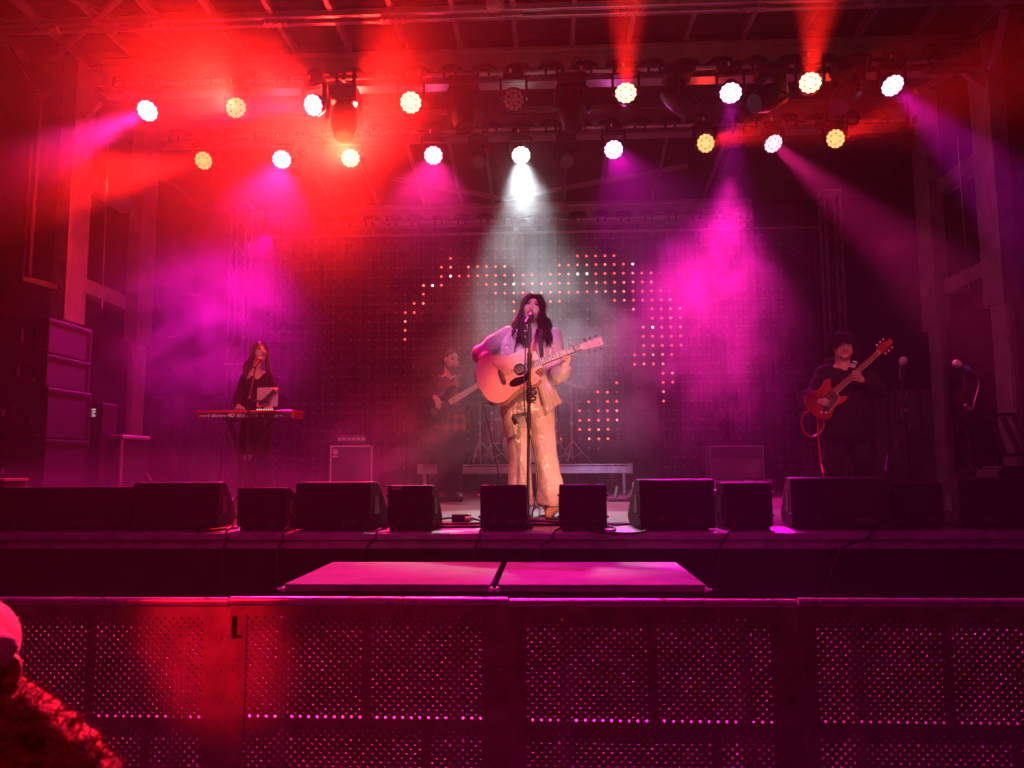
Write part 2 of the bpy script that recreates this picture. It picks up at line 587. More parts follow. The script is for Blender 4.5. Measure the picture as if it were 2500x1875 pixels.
M_disc = mat('black rubber disc', (0.012, 0.012, 0.012), 0.55, var=0.3)
def beam(label, y, ztop, zbot, yp, zp, x0, x1, dsp, dr, du, writing=None):
    t = thing('roof_beam', label, 'roof beam', ((x0+x1)/2, y, zbot))
    MB().box((x0, y, zbot), (x1, y + 0.02, ztop)).build('web_plate', M_beam, t)
    MB().box((x0, y - 0.05, ztop + 0.001), (x1, y + 0.16, ztop + 0.02)).build('flange', M_alu, t, bevel=0.004)
    MB().box((x0, y - 0.02, ztop + 0.022), (x1, y + 0.14, ztop + 0.075)).build('top_chord', M_beam, t, bevel=0.004)
    MB().box((x0, y - 0.03, zbot - 0.02), (x1, y + 0.16, zbot - 0.001)).build('flange', M_beam, t)
    xx = du
    while xx > x0 + 0.3: xx -= dsp
    dz = zp + 0.06
    while xx < x1 - 0.15:
        if xx > x0 + 0.15:
            d = MB()
            d.lathe([(0, dr * 0.86), (0.012, dr), (0.062, dr), (0.075, dr * 0.95)], (xx, (y + yp) / 2 + 0.03, dz), (0, 0, 1), 20)
            d.build('disc', M_disc, t, smooth=True)
            for q in (-0.4, 0.4):
                MB().box((xx + q*dr - 0.015, yp - 0.03, zp - 0.05), (xx + q*dr + 0.015, yp + 0.03, dz + 0.01)).build('disc_clip', M_black, t)
        xx += dsp
    if writing:
        s, u, v, hgt = writing
        p = P(u, v, y - 0.004)
        text('lettering', s, hgt, M_black, t, (p.x, y - 0.004, p.z), extrude=0.001, squash=0.002)
    pipe = MB().cyl((x0 + 0.1, yp, zp), (x1 - 0.1, yp, zp), 0.027, n=12).build('lighting_pipe', M_steel, t, smooth=True)
    # a loom of cable tied along the pipe
    c = MB()
    pts = []
    for i in range(160):
        q = i / 159
        xq = x0 + 0.3 + (x1 - x0 - 0.6) * q
        pts.append((xq, yp - 0.02 + 0.012 * math.sin(xq * 9), zp + 0.035 - 0.03 * abs(math.sin(xq * 3.1)) + 0.01 * math.sin(xq * 23)))
    c.tube(pts, 0.011, 6)
    c.build('cable_loom', M_rubber, t, smooth=True)
    return t
pA = P(1250, 178, 8.75); pB = P(1250, 316, 10.15); pC = P(1270, 537, 13.0)
YA, YB = 9.0, 10.4
ZB = P(1250, 275, YB).z
beam('front aluminium roof beam with the longest row of round black discs along its pipe', YA, ZA, pA.z + 0.02, 8.75, pA.z, XL, XR, 0.405, 0.165, P(1182, 173, 8.85).x)
beam('middle aluminium roof beam with small black lettering behind the front lamp row', YB, ZB, pB.z + 0.02, 10.15, pB.z, XL, XR, 0.405, 0.165, P(1202, 310, 10.25).x,
     writing=('750# MAX LOAD EVENLY DISTRIBUTED', 1218, 281, 0.052))
beam('rear roof beam with a pipe just above the dotted screen', 13.2, P(1270, 505, 13.2).z, pC.z + 0.02, 13.0, pC.z, -4.2, 3.6, 0.405, 0.15, P(1240, 530, 13.0).x)

# ------------------------------------------------------------------ columns at the sides
def column(label, u0, u1, y, depth, vtop, vsplit, inner, side):
    x0, x1 = P(u0, vsplit - 60, y).x, P(u1, vsplit - 60, y).x
    t = thing('roof_column', label, 'column', ((x0+x1)/2, y + depth/2, DECK), 'telescoping roof columns')
    zs = P((u0+u1)/2, vsplit, y).z
    MB().box((x0, y, zs), (x1, y + depth, ZA + 0.12)).build('outer_sleeve', M_frame, t, bevel=0.012)
    MB().box((x0 + 0.05, y + 0.05, DECK + 0.02), (x1 - 0.04, y + depth - 0.05, zs + 0.5)).build('inner_post', M_frame, t, bevel=0.01)
    f = MB()
    f.box((x0 + 0.075, y + 0.035, DECK + 0.03), (x0 + 0.1, y + 0.052, zs))
    f.box((x1 - 0.09, y + 0.035, DECK + 0.03), (x1 - 0.065, y + 0.052, zs))
    f.build('guide_ribs', M_steel, t, kind='stuff')
    MB().box((x0 - 0.05, y - 0.04, DECK), (x1 + 0.05, y + depth + 0.05, DECK + 0.02)).build('base_plate', M_steel, t)
    cu = MB()
    for q in (0.02, 0.3):
        for xq in (x0 + 0.05, x1 - 0.05):
            cu.cyl((xq, y - 0.012, zs + 0.04 + q), (xq, y + 0.001, zs + 0.04 + q), 0.012, n=6)
    cu.build('bolts', M_steel, t, kind='stuff')
    return t, x0, x1, zs
c1 = column('left front telescoping column rising beside the black speaker stack', 124, 160, 9.0, 0.42, 180, 780, True, -1)
c2 = column('left rear telescoping column behind the lettered flight case', 303, 337, 10.45, 0.4, 300, 834, True, -1)
c3 = column('right rear telescoping column behind the two spare microphone stands', 2283, 2320, 10.45, 0.4, 300, 797, True, 1)
c4 = column('right front telescoping column nearest the metal steps', 2446, 2488, 9.0, 0.42, 100, 736, True, 1)
def rail(label, pa, pb, w=0.16, h=0.2):
    mb = MB().bar(pa, pb, w, h)
    return tag(mb.build('cross_rail', M_frame, bevel=0.012), label, 'cross rail', 'rails joining the roof columns')
xl = c1[2] - 0.12; xr = c3[1] + 0.12
for side, xx, cf in (('left', xl, c1), ('right', P(2440, 500, 9.2).x, c4)):
    vs_ = ((428, 0), (690, 1)) if side == 'left' else ((372, 0), (645, 1))
    for v, i in vs_:
        u = 172 if side == 'left' else 2440
        z = P(u, v, 9.3).z
        rail(f'{"upper" if i == 0 else "lower"} rail joining the two {side} roof columns', (xx, 9.43, z), (xx, 10.44, z - 0.02))
# bright steel rods hanging beside the columns
def rod(label, u0, v0, u1, v1, y, r=0.012):
    mb = MB().cyl(P(u0, v0, y), P(u1, v1, y), r, n=8)
    return tag(mb.build('steel_rod', M_chrome, smooth=True), label, 'steel rod')
rod('thin bright steel rod hanging between the left roof columns', 266, 300, 248, 755, 9.7)
rod('thin bright steel rod hanging between the right roof columns', 2338, 330, 2366, 712, 9.7)
rod('thin diagonal strut high on the left edge under the canopy', 8, 85, 96, 236, 8.6, 0.014)
# knee braces at the right column and left column heads
for lab, a, b in (('knee brace under the front beam at the right column', (2405, 215, 9.1), (2345, 172, 9.1)),
                  ('short brace leaning inward under the work light', (2235, 222, 9.3), (2330, 176, 9.3)),
                  ('diagonal brace rising to the canopy beside the right column', (2420, 172, 8.9), (2455, 20, 8.5)),
                  ('knee brace under the front beam at the left column', (205, 290, 9.1), (245, 248, 9.1))):
    tag(MB().bar(P(*a), P(*b), 0.07, 0.07).build('knee_brace', M_frame, bevel=0.008), lab, 'brace')

# hanging side frame at far left: two tubes and a bottom bar
t = thing('hanging_tube_frame', 'tall narrow tube frame of a folded side flap at the left edge', 'side frame', P(70, 690, 8.2))
for u0, u1 in ((80, 50), (97, 68)):
    MB().bar(P(u0, 240, 8.2), P(u1, 676, 8.2), 0.055).build('upright', M_blackm, t, bevel=0.008)
MB().bar(P(48, 678, 8.2), P(135, 702, 8.6), 0.07).build('bottom_bar', M_blackm, t, bevel=0.008)
MB().bar(P(78, 238, 8.2), P(125, 225, 8.6), 0.06).build('top_bar', M_blackm, t, bevel=0.008)

# ------------------------------------------------------------------ back of the stage
def curtain(name, label, x0, x1, y, z0, z1, m, amp=0.05):
    mb = MB(); n = int((x1 - x0) * 22)
    a = [(x0 + (x1-x0)*i/n, y + amp*math.sin(i*0.9 + 1.3*math.sin(i*0.13)) + amp*.4*math.sin(i*2.3)) for i in range(n+1)]
    k = n + 1
    vs = [(x, yy, z1) for x, yy in a] + [(x, yy, z0) for x, yy in a] + [(x, yy+.015, z1) for x, yy in a] + [(x, yy+.015, z0) for x, yy in a]
    fs = []
    for i in range(n):
        fs += [(i, i+1, k+i+1, k+i), (2*k+i+1, 2*k+i, 3*k+i, 3*k+i+1), (i+1, i, 2*k+i, 2*k+i+1), (k+i, k+i+1, 3*k+i+1, 3*k+i)]
    mb.add(vs, fs)
    return tag(mb.build(name, m, smooth=True), label, 'curtain')
curtain('backdrop_curtain', 'black pleated curtain hanging behind the dotted screen', -5.3, 4.6, 14.35, DECK + 0.01, ZC + 0.4, M_curtain)
for lab, x0, x1 in (('grey vinyl sheet closing the stage back behind the left wing', -7.6, -5.31), ('grey vinyl sheet closing the stage back behind the right wing', 4.61, 7.8)):
    curtain('vinyl_sheet', lab, x0, x1, 14.4, DECK + 0.01, DECK + 1.75, M_tarp, 0.03)

# dotted screen: net of round lamps
M_net = mat('black screen net', (0.006, 0.006, 0.006), 0.8, var=0.3)
M_dome = mat('unlit white lamp dome', (0.11, 0.10, 0.105), 0.4, var=0.2)
M_lit = mat('lit red lamp dome', (0.6, 0.2, 0.2), 0.4, emit=(1.0, 0.10, 0.07), estr=3.0)
M_litp = mat('lit pale red lamp dome', (0.6, 0.4, 0.4), 0.4, emit=(1.0, 0.30, 0.24), estr=2.4)
M_litw = mat('lit white lamp dome', (0.8, 0.8, 0.8), 0.4, emit=(1.0, 0.9, 0.85), estr=4)
YS = 13.6
scr = thing('dotted_screen', 'wide black screen of round lamps, some glowing red in an arch', 'led screen', (P(1321, 1140, YS).x, YS, DECK))
u_cols = 60; v_rows = 26
xa, xb = P(660, 860, YS).x, P(1985, 860, YS).x
za, zb = P(1321, 584, YS).z, P(1321, 1141, YS).z
dx = (xb - xa) / (u_cols - 1); dz = (za - zb) / (v_rows - 1)
LIT = {620: [1400,1422,1445,1467,1490], 633: [1091], 648: [1070,1092,1136,1156,1178,1201,1223,1357,1379,1400,1422,1445,1467,1490,1513],
 672: [1070,1114,1136,1157,1179,1201,1223,1246,1269,1310,1334,1357,1379,1445,1467,1491,1514,1536,1560,1582],
 694: [1028,1070,1179,1201,1223,1269,1290,1312,1334,1357,1379,1422,1445,1468,1492,1514,1536,1560,1582],
 716: [1028,1201,1223,1246,1270,1290,1311,1334,1357,1379,1400,1423,1446,1468,1492,1514,1537,1560,1583,1606],
 738: [1006,1028,1246,1334,1357,1492,1514,1537,1560,1583,1606,1631], 763: [982,1006,1246,1538,1585,1608,1632,1661],
 781: [982,1585,1608,1634,1662], 804: [982,1561,1608,1634,1662], 826: [982,1561,1586,1610,1635,1663], 847: [1562,1587,1611,1635,1663],
 870: [1541,1563,1589,1612,1636], 893: [1541,1563,1589,1613], 914: [1519,1614,1639], 935: [1499,1519,1616,1640], 957: [1454,1475,1521,1616],
 980: [1430,1475,1500,1521,1617], 1002: [1404,1454,1477,1501,1522], 1028: [1408,1431,1456,1478,1503,1523], 1051: [1410,1432,1457,1478],
 1075: [1366,1433,1458,1479], 1097: [1458]}
LITW = {(1092,672),(1049,694),(1246,694),(1400,672),(1423,672),(1536,648),(1586,804)}
def cell(u, v):
    p = P(u, v, YS)
    return round((p.x - xa) / dx), round((za - p.z) / dz)
litset = {cell(u, v) for v, us in LIT.items() for u in us}
whiteset = {cell(u, v) for u, v in LITW}
net, dark, lit, litp, litw = MB(), MB(), MB(), MB(), MB()
def dome(mb, x, z, r):
    mb.lathe([(0, r), (r*0.45, r*0.85), (r*0.75, r*0.4)], (x, YS - 0.012, z), (0, -1, 0), 8)
for j in range(v_rows):
    z = za - j * dz
    net.box((xa - 0.1, YS, z - 0.006), (xb + 0.1, YS + 0.012, z + 0.006))
    for i in range(u_cols):
        x = xa + i * dx + rnd.uniform(-0.004, 0.004)
        zz = z + rnd.uniform(-0.004, 0.004)
        if (i, j) in whiteset: dome(litw, x, zz, 0.0215)
        elif (i, j) in litset: dome(litp if rnd.random() < 0.28 else lit, x, zz, 0.0215)
        else: dome(dark, x, zz, 0.02)
for i in range(u_cols):
    x = xa + i * dx
    net.box((x - 0.006, YS + 0.013, zb - 0.1), (x + 0.006, YS + 0.022, za + 0.1))
net.build('net', M_net, scr, kind='stuff')
dark.build('unlit_lamps', M_dome, scr, kind='stuff')
lit.build('lit_red_lamps', M_lit, scr, kind='stuff')
litp.build('lit_pale_lamps', M_litp, scr, kind='stuff')
litw.build('lit_white_lamps', M_litw, scr, kind='stuff')
MB().cyl((xa - 0.2, YS + 0.05, za + 0.14), (xb + 0.2, YS + 0.05, za + 0.14), 0.025, n=10).build('header_pipe', M_steel, scr)
for xx in (xa - 0.15, xb + 0.15):
    MB().bar((xx, YS + 0.05, za + 0.1), (xx, YS + 0.05, DECK), 0.05).build('side_post', M_blackm, scr)
scr.location = scr.location  # base on the deck

M_dull = mat('dull dark aluminium', (0.16, 0.155, 0.155), 0.55, metal=0.4, var=0.3)  # aluminium darkened evenly to keep the masts faint
# lattice masts either side of the screen
def mast(label, u, y, v0, v1, w):
    x = P(u, 800, y).x
    ztop = P(u, v0, y).z
    t = thing('lattice_mast', label, 'truss mast', (x, y, DECK), 'lattice truss masts')
    cs = [(x - w/2, y - w/2), (x + w/2, y - w/2), (x + w/2, y + w/2), (x - w/2, y + w/2)]
    for a, b in cs:
        MB().cyl((a, b, DECK + 0.02), (a, b, ztop), 0.022, n=8).build('chord', M_dull, t, smooth=True)
    lat = MB()
    z = DECK + 0.2; i = 0
    while z + 0.4 < ztop:
        for q in range(4):
            a, b = cs[q], cs[(q+1) % 4]
            if i % 2: a, b = b, a
            lat.cyl((a[0], a[1], z), (b[0], b[1], z + 0.38), 0.01, n=5)
        z += 0.4; i += 1
    lat.build('lattice', M_dull, t, kind='stuff')
    z = DECK + 2.0
    for zz in (DECK + 0.02, DECK + 2.02, ztop - 0.04):
        MB().box((x - w/2 - 0.03, y - w/2 - 0.03, zz), (x + w/2 + 0.03, y + w/2 + 0.03, zz + 0.05)).build('joint_plate', M_alu, t)
    return t
mast('left lattice truss mast behind the keyboard player', 582, 12.2, 500, 1190, 0.25)
mast('right lattice truss mast rising behind the electric guitarist', 2040, 12.2, 470, 1190, 0.24)

# ================================================================== stage lamps
M_lampbody = mat('lamp housing', (0.015, 0.015, 0.016), 0.4, var=0.2)
M_lensring = mat('lamp face plate', (0.03, 0.028, 0.03), 0.35, var=0.2)
def glow(name, col, s):
    m = mat(name, (0.2, 0.2, 0.2), 0.3, emit=col, estr=s)
    m.cycles.emission_sampling = 'NONE'
    return m
FACE = {
 'mag': glow('magenta lamp cells', (1.0, 0.55, 0.86), 4.2), 'red': glow('red lamp cells', (1.0, 0.46, 0.26), 4.4),
 'pur': glow('purple lamp cells', (1.0, 0.60, 1.0), 4.2), 'wht': glow('white lamp cells', (1.0, 1.0, 0.96), 6.0),
 'amb': glow('amber lamp cells', (1.0, 0.55, 0.18), 1.7), 'pnk': glow('pale pink lamp cells', (1.0, 0.62, 0.72), 1.9),
}
HALO = {'mag': glow('magenta lamp halo', (1.0, 0.10, 0.55), 2.2), 'red': glow('red lamp halo', (1.0, 0.10, 0.03), 2.6),
       'pur': glow('purple lamp halo', (0.8, 0.12, 1.0), 2.0), 'wht': glow('white lamp halo', (0.9, 0.95, 1.0), 3.0), 'amb': glow('amber lamp halo', (1.0, 0.16, 0.03), 0.8), 'pnk': glow('pink lamp halo', (1.0, 0.15, 0.4), 1.0)}
M_offcell = mat('unlit lamp lens', (0.32, 0.22, 0.2), 0.12, var=0.2)
def basis(d):
    d = Vector(d).normalized()
    side = d.cross(Vector((0, 0, 1)))
    side = side.normalized() if side.length > 0.05 else Vector((1, 0, 0))
    return d, side, side.cross(d).normalized()

def wash_light(label, u, v, y, target, face, color, power, angle, pipe, blend=0.4, rad=0.118):
    c = P(u, v, y)
    tgt = P(*target)
    d, side, up = basis(tgt - c)
    yp, zp = pipe
    # the head hangs straight under its base
    t = thing('wash_light', label, 'stage light', (c.x, c.y, c.z), 'round led wash lights on the pipes')
    zb = c.z + 0.25
    pan = Vector((c.x, c.y, 0)) - Vector((d.x, d.y, 0)) * 0.0
    MB().box((c.x - 0.12, c.y - 0.09, zb), (c.x + 0.12, c.y + 0.09, zb + 0.1)).build('base', M_lampbody, t, bevel=0.015)
    k = MB()
    k.box((c.x - 0.05, min(c.y, yp) - 0.02, zb + 0.1), (c.x + 0.05, max(c.y, yp) + 0.02, zb + 0.12))
    for q in (-0.06, 0.06):
        k.bar((c.x + q, yp, zb + 0.1), (c.x + q, yp, zp + 0.05), 0.025, 0.07)
    k.build('clamp', M_black, t, kind='stuff')
    MB().box((c.x - 0.045, c.y - 0.092, zb + 0.025), (c.x - 0.02, c.y - 0.0905, zb + 0.075)).build('display', M_white, t)
    yk = MB()
    hs = Vector((side.x, side.y, 0)).normalized() if Vector((side.x, side.y, 0)).length > 0.01 else Vector((1, 0, 0))
    for q in (-1, 1):
        yk.bar(c + hs * (q * 0.15), Vector((c.x, c.y, zb - 0.01)) + hs * (q * 0.15), 0.03, 0.07, up=hs.cross(Vector((0, 0, 1))))
    yk.bar(Vector((c.x, c.y, zb - 0.02)) - hs * 0.165, Vector((c.x, c.y, zb - 0.02)) + hs * 0.165, 0.08, 0.03)
    yk.build('yoke', M_lampbody, t, bevel=0.006)
    hd = MB()
    hd.lathe([(-0.19, 0.06), (-0.17, 0.09), (-0.08, 0.115), (-0.03, 0.13), (0.0, 0.132), (0.004, 0.124)], c, d, 28)
    hd_o = hd.build('head', M_lampbody, t, smooth=True)
    lp = MB().cyl(c + d * 0.005, c + d * 0.012, rad, n=28)
    lp.build('face_plate', M_lensring, hd_o)
    if face in HALO:
        MB().lathe([(0.0121, rad), (0.0135, rad), (0.0135, 0.09), (0.0121, 0.09)], c, d, 28).build('halo_ring', HALO[face], hd_o)  # emissive ring standing in for the coloured halo round the lit face
    cells = MB()
    for ring, nn in ((0, 1), (1, 6), (2, 12)):
        for i in range(nn):
            a = 2 * math.pi * i / nn + (0.26 if ring == 2 else 0)
            p = c + side * (ring * 0.049 * math.cos(a)) + up * (ring * 0.049 * math.sin(a)) + d * 0.0125
            cells.lathe([(0, 0.0262), (0.008, 0.0235), (0.013, 0.011)], p, d, 9)
    cells.build('lens_cells', FACE[face] if face else M_offcell, hd_o, smooth=True, kind='stuff')
    if power:
        s = spot('spot_light', (0, 0, 0), (0, 0, -1), color, power, angle, blend, 0.07)
        s.parent = t
        s.location = d * 0.05
        s.rotation_euler = d.to_track_quat('-Z', 'Y').to_euler()
        # added wide weak spot in the beam's colour, for a halo round the head
        s = spot('halo_light', (0, 0, 0), (0, 0, -1), color, 26, 165, 1.0, 0.07)
        s.parent = t
        s.location = d * 0.04
        s.rotation_euler = d.to_track_quat('-Z', 'Y').to_euler()
    return t
PA, PB = (8.75, pA.z), (10.15, pB.z)
#            label, u, v, y, target, face, colour, power, cone, pipe
WASH = [
 ('far left front wash light throwing a magenta beam down to the left', 361, 270, 8.6, (60, 410, 6.6), 'mag', MAG, 5500, 14, PA),
 ('front wash light with dim amber cells, second from the left', 577, 264, 8.6, (260, 40, 6.0), 'amb', RED, 6000, 50, PA),
 ('front wash light facing left with a pale magenta beam, third from the left', 766, 257, 8.6, (480, 275, 6.9), 'mag', MAG, 2000, 12, PA),
 ('front wash light blazing white with a red rim left of centre', 1003, 250, 8.6, (900, 520, 2.6), 'red', RED, 900, 16, PA),
 ('unlit front wash light showing brown lens cells at the centre', 1254, 242, 8.6, (1254, 700, 3.0), None, RED, 0, 20, PA),
 ('front wash light sending a red beam straight up, right of centre', 1528, 228, 8.6, (1535, -330, 5.0), 'red', RED, 42000, 13, PA),
 ('front wash light with a purple beam falling straight down', 1784, 226, 8.6, (1784, 470, 7.2), 'pur', PUR, 12000, 11, PA),
 ('front wash light sending a red beam straight up, near the right end', 1978, 203, 8.6, (2036, -330, 5.0), 'red', RED, 42000, 13, PA),
 ('far right front wash light throwing a magenta beam down to the right', 2178, 208, 8.6, (2450, 470, 7.0), 'mag', PUR, 13000, 17, PA),
 ('far left rear wash light with amber cells and a red beam to the left', 498, 392, 10.0, (190, 440, 7.5), 'amb', RED, 14000, 15, PB),
 ('rear wash light with a magenta beam falling to the lower left', 688, 389, 10.0, (430, 1450, 3.2), 'mag', MAG, 4200, 20, PB),
 ('rear wash light aimed at the crowd in a huge red glare', 856, 387, 10.0, (500, -420, 3.6), 'red', RED, 30000, 46, PB),
 ('rear wash light with a short magenta beam, left of the white one', 1058, 379, 10.0, (1020, 1480, 3.2), 'mag', MAG, 5800, 21, PB),
 ('rear wash light pouring a white beam down at the centre', 1272, 378, 10.0, (1284, 820, 7.4), 'wht', WHT, 2400, 25, PB),
 ('rear wash light with a violet beam to the lower right', 1498, 365, 10.0, (1960, 1480, 3.2), 'pur', PUR, 6500, 22, PB),
 ('rear wash light with small amber cells and a red beam, right of centre', 1722, 350, 10.0, (1960, 290, 7.7), 'amb', RED, 17000, 14, PB),
 ('rear wash light with pale pink cells and a magenta beam to the lower right', 1887, 350, 10.0, (2110, 540, 8.4), 'pnk', MAG, 16000, 14, PB),
 ('far right rear wash light with amber cells and a red beam to the right', 2039, 339, 10.0, (2270, 250, 7.7), 'amb', RED, 15000, 14, PB),
]
for w in WASH: wash_light(*w)
rc = P(856, 387, 10.0)  # extra unseen spots added at this head for its red glare and flood
spot('red_fill', rc + Vector((0, -0.06, -0.02)), P(420, 180, 6.5), RED, 2600, 150, 1.0, 0.07)
spot('red_glare_spot', rc + Vector((0, -0.06, -0.02)), CAM_LOC + Vector((-0.5, 0, 0.8)), (1.0, 0.07, 0.015), 15000, 12, 1.0, 0.07)
spot('red_low_fill', rc + Vector((0, -0.06, -0.03)), P(640, 720, 8.6), RED, 1600, 125, 1.0, 0.07)
# extra unseen spot added at the white head to light smoke behind the singer
wc = P(1272, 378, 10.0)
spot('white_fill', wc + Vector((0, -0.06, -0.03)), P(1345, 880, 8.6), WHT, 1300, 46, 1.0, 0.07)

M_lens = mat('dark glass lens', (0.04, 0.035, 0.04), 0.06, var=0.1, spec=0.8)
def moving_head(label, u, v, y, d, pipe, s=1.0, light=None, group='large black moving head lights'):
    c = P(u, v, y)
    d, side, up = basis(d)
    yp, zp = pipe
    t = thing('moving_head_light', label, 'moving head light', (c.x, c.y, c.z), group)
    zb = c.z + 0.24 * s
    MB().box((c.x - 0.17*s, c.y - 0.14*s, zb), (c.x + 0.17*s, c.y + 0.14*s, zb + 0.13*s)).build('base', M_lampbody, t, bevel=0.02)
    k = MB()
    for q in (-0.1, 0.1):
        k.bar((c.x + q*s, yp, zb + 0.12*s), (c.x + q*s, yp, max(zp + 0.04, zb + 0.16*s)), 0.03, 0.08)
    k.build('clamp', M_black, t, kind='stuff')
    hs = Vector((side.x, side.y, 0)).normalized()
    yk = MB()
    for q in (-1, 1):
        yk.bar(c + hs * (q * 0.195 * s) - Vector((0, 0, 0.05*s)), Vector((c.x, c.y, zb - 0.02)) + hs * (q * 0.175 * s), 0.05*s, 0.13*s, up=hs.cross(Vector((0, 0, 1))))
    yk.bar(Vector((c.x, c.y, zb - 0.02)) - hs * 0.19*s, Vector((c.x, c.y, zb - 0.02)) + hs * 0.19*s, 0.14*s, 0.05*s)
    yk.build('yoke', M_lampbody, t, bevel=0.012)
    hd = MB()
    hd.lathe([(-0.2*s, 0.09*s), (-0.17*s, 0.13*s), (-0.02*s, 0.155*s), (0.12*s, 0.15*s), (0.24*s, 0.115*s), (0.27*s, 0.11*s), (0.272*s, 0.09*s), (0.255*s, 0.088*s)], c, d, 20)
    hd_o = hd.build('head', M_lampbody, t, smooth=True)
    MB().lathe([(0.25*s, 0.088*s), (0.262*s, 0.07*s), (0.268*s, 0.03*s)], c, d, 20).build('lens', M_lens if not light else glow('lit moving head lens', (1.0, 0.12, 0.6), 2.0), hd_o, smooth=True)
    MB().lathe([(0.268*s, 0.112*s), (0.278*s, 0.112*s), (0.278*s, 0.095*s)], c, d, 20).build('bezel', M_blackm, hd_o, smooth=True)
    for col, power, tgt, ang, bl in (light or ()):
        sp = spot('spot_light', (0, 0, 0), (0, 0, -1), col, power, ang, bl, 0.08)
        dd = (P(*tgt) - c).normalized()
        sp.parent = t
        sp.location = d * 0.33 * s
        sp.rotation_euler = dd.to_track_quat('-Z', 'Y').to_euler()
    return t
def aim(u, v, y, tgt): return P(*tgt) - P(u, v, y)
moving_head('dark moving head hanging in the red glare left of centre', 840, 290, 8.7, (0.1, -0.35, -1), PA)
moving_head('dark moving head hanging left of the unlit wash light', 1133, 268, 8.7, (0.06, -0.3, -1), PA)
moving_head('dark moving head hanging right of the unlit wash light', 1396, 262, 8.7, (0.06, -0.3, -1), PA)
moving_head('dark moving head turned to the right beside the purple beam', 1655, 240, 8.7, (0.55, -0.25, -0.7), PA)
moving_head('dark moving head tilted up to the right, below the discs', 1882, 236, 8.7, (-0.75, -0.35, -0.45), PA)
moving_head('dark moving head leaning down to the left near the right end', 2072, 226, 8.7, (-0.6, -0.3, -0.8), PA)
G2 = 'small moving head lights behind the rear lamp row'
moving_head('small dark moving head between the magenta and white lamps', 1168, 386, 10.3, (0.05, -0.8, -0.6), PB, 0.8, group=G2)
moving_head('small dark moving head right of the white beam', 1382, 384, 10.3, (0.05, -0.8, -0.6), PB, 0.8, group=G2)
moving_head('small moving head pouring the wide magenta cloud at the right', 1795, 392, 10.4, aim(1795, 392, 10.4, (1640, 1000, 9.0)), PB, 0.8,
            [(MAG, 2000, (1715, 930, 9.2), 58, 1.0), (MAG, 1000, (1740, 930, 9.3), 36, 1.0), (PUR, 2200, (1700, 900, 9.0), 58, 1.0)], group=G2)
moving_head('small dark moving head beside the left magenta lamp', 740, 398, 10.4, (-0.3, -0.5, -0.8), PB, 0.8, group=G2)
moving_head('small moving head added on the rear pipe to light the left wing violet', 668, 556, 12.8, aim(668, 556, 12.8, (420, 900, 9.6)), (13.0, pC.z), 0.8,
            [(PUR, 6500, (530, 850, 9.8), 50, 1.0)], group=G2)  # head added here to light the left smoke from behind
moving_head('small dark moving head at the right end of the rear pipe', 2212, 352, 10.3, (-0.2, -0.9, -0.3), PB, 0.6, group=G2)

# flood light on the right column head
M_flood = mat('work light reflector', (0.30, 0.28, 0.27), 0.3, metal=0.6, var=0.2)
f0 = P(2325, 140, 8.8)
t = thing('work_light', 'unlit rectangular work flood light fixed high at the right column', 'work light', f0)
q = MB()
w, h = 0.29, 0.15
q.box((f0.x - w, f0.y - 0.06, f0.z - h), (f0.x + w, f0.y + 0.1, f0.z - h + 0.03)); q.box((f0.x - w, f0.y - 0.06, f0.z + h - 0.03), (f0.x + w, f0.y + 0.1, f0.z + h))
q.box((f0.x - w, f0.y - 0.06, f0.z - h + 0.031), (f0.x - w + 0.03, f0.y + 0.1, f0.z + h - 0.031)); q.box((f0.x + w - 0.03, f0.y - 0.06, f0.z - h + 0.031), (f0.x + w, f0.y + 0.1, f0.z + h - 0.031))
q.build('housing', M_black, t, bevel=0.008)
MB().box((f0.x - w + 0.031, f0.y + 0.05, f0.z - h + 0.031), (f0.x + w - 0.031, f0.y + 0.07, f0.z + h - 0.031)).build('reflector', M_flood, t)
MB().prism([(-0.2, -0.05), (-0.05, 0.0), (-0.2, 0.05)], (f0.x, f0.y + 0.03, f0.z), (1, 0, 0), (0, 0, 1), (0, 0.015, 0)).build('reflector_wing', M_alu, t)
MB().prism([(0.2, -0.05), (0.05, 0.0), (0.2, 0.05)], (f0.x, f0.y + 0.03, f0.z), (1, 0, 0), (0, 0, 1), (0, 0.015, 0)).build('reflector_wing', M_alu, t)
MB().bar((f0.x, f0.y + 0.11, f0.z + 0.05), (f0.x, f0.y + 0.35, f0.z + 0.2), 0.05).build('bracket', M_frame, t)

# small things on the pipes and canopy
p0 = P(1208, 8, 8.1)
bag = Sdf(0.012)
bag.ell((p0.x, p0.y, p0.z + 0.03), (0.1, 0.05, 0.1), k=0.03).ell((p0.x - 0.04, p0.y, p0.z - 0.03), (0.06, 0.045, 0.05), k=0.03).ell((p0.x + 0.05, p0.y, p0.z - 0.02), (0.06, 0.04, 0.06), k=0.03)
M_bag = mat('tan plastic bag', (0.5, 0.42, 0.33), 0.45, var=0.15, bump=0.5, bscale=20)
tag(bag.build('plastic_bag', M_bag), 'tan plastic bag tied to the canopy hinge rail at the top', 'bag')
k0 = P(1418, 150, 8.7)
t = thing('cable_plug', 'small black cable plug with a white band dangling from the front pipe', 'cable plug', k0)
MB().cyl(k0, (k0.x, k0.y, k0.z - 0.06), 0.022, n=10).build('plug', M_black, t, smooth=True)
MB().cyl((k0.x, k0.y, k0.z - 0.061), (k0.x, k0.y, k0.z - 0.1), 0.021, n=10).build('band', M_white, t, smooth=True)
MB().tube([(k0.x, k0.y, k0.z), (k0.x - 0.02, k0.y, k0.z + 0.05), (k0.x - 0.06, k0.y, k0.z + 0.06), (k0.x - 0.1, k0.y + 0.02, k0.z), (k0.x - 0.1, k0.y + 0.03, k0.z - 0.08)], 0.008).build('cable', M_rubber, t, smooth=True)

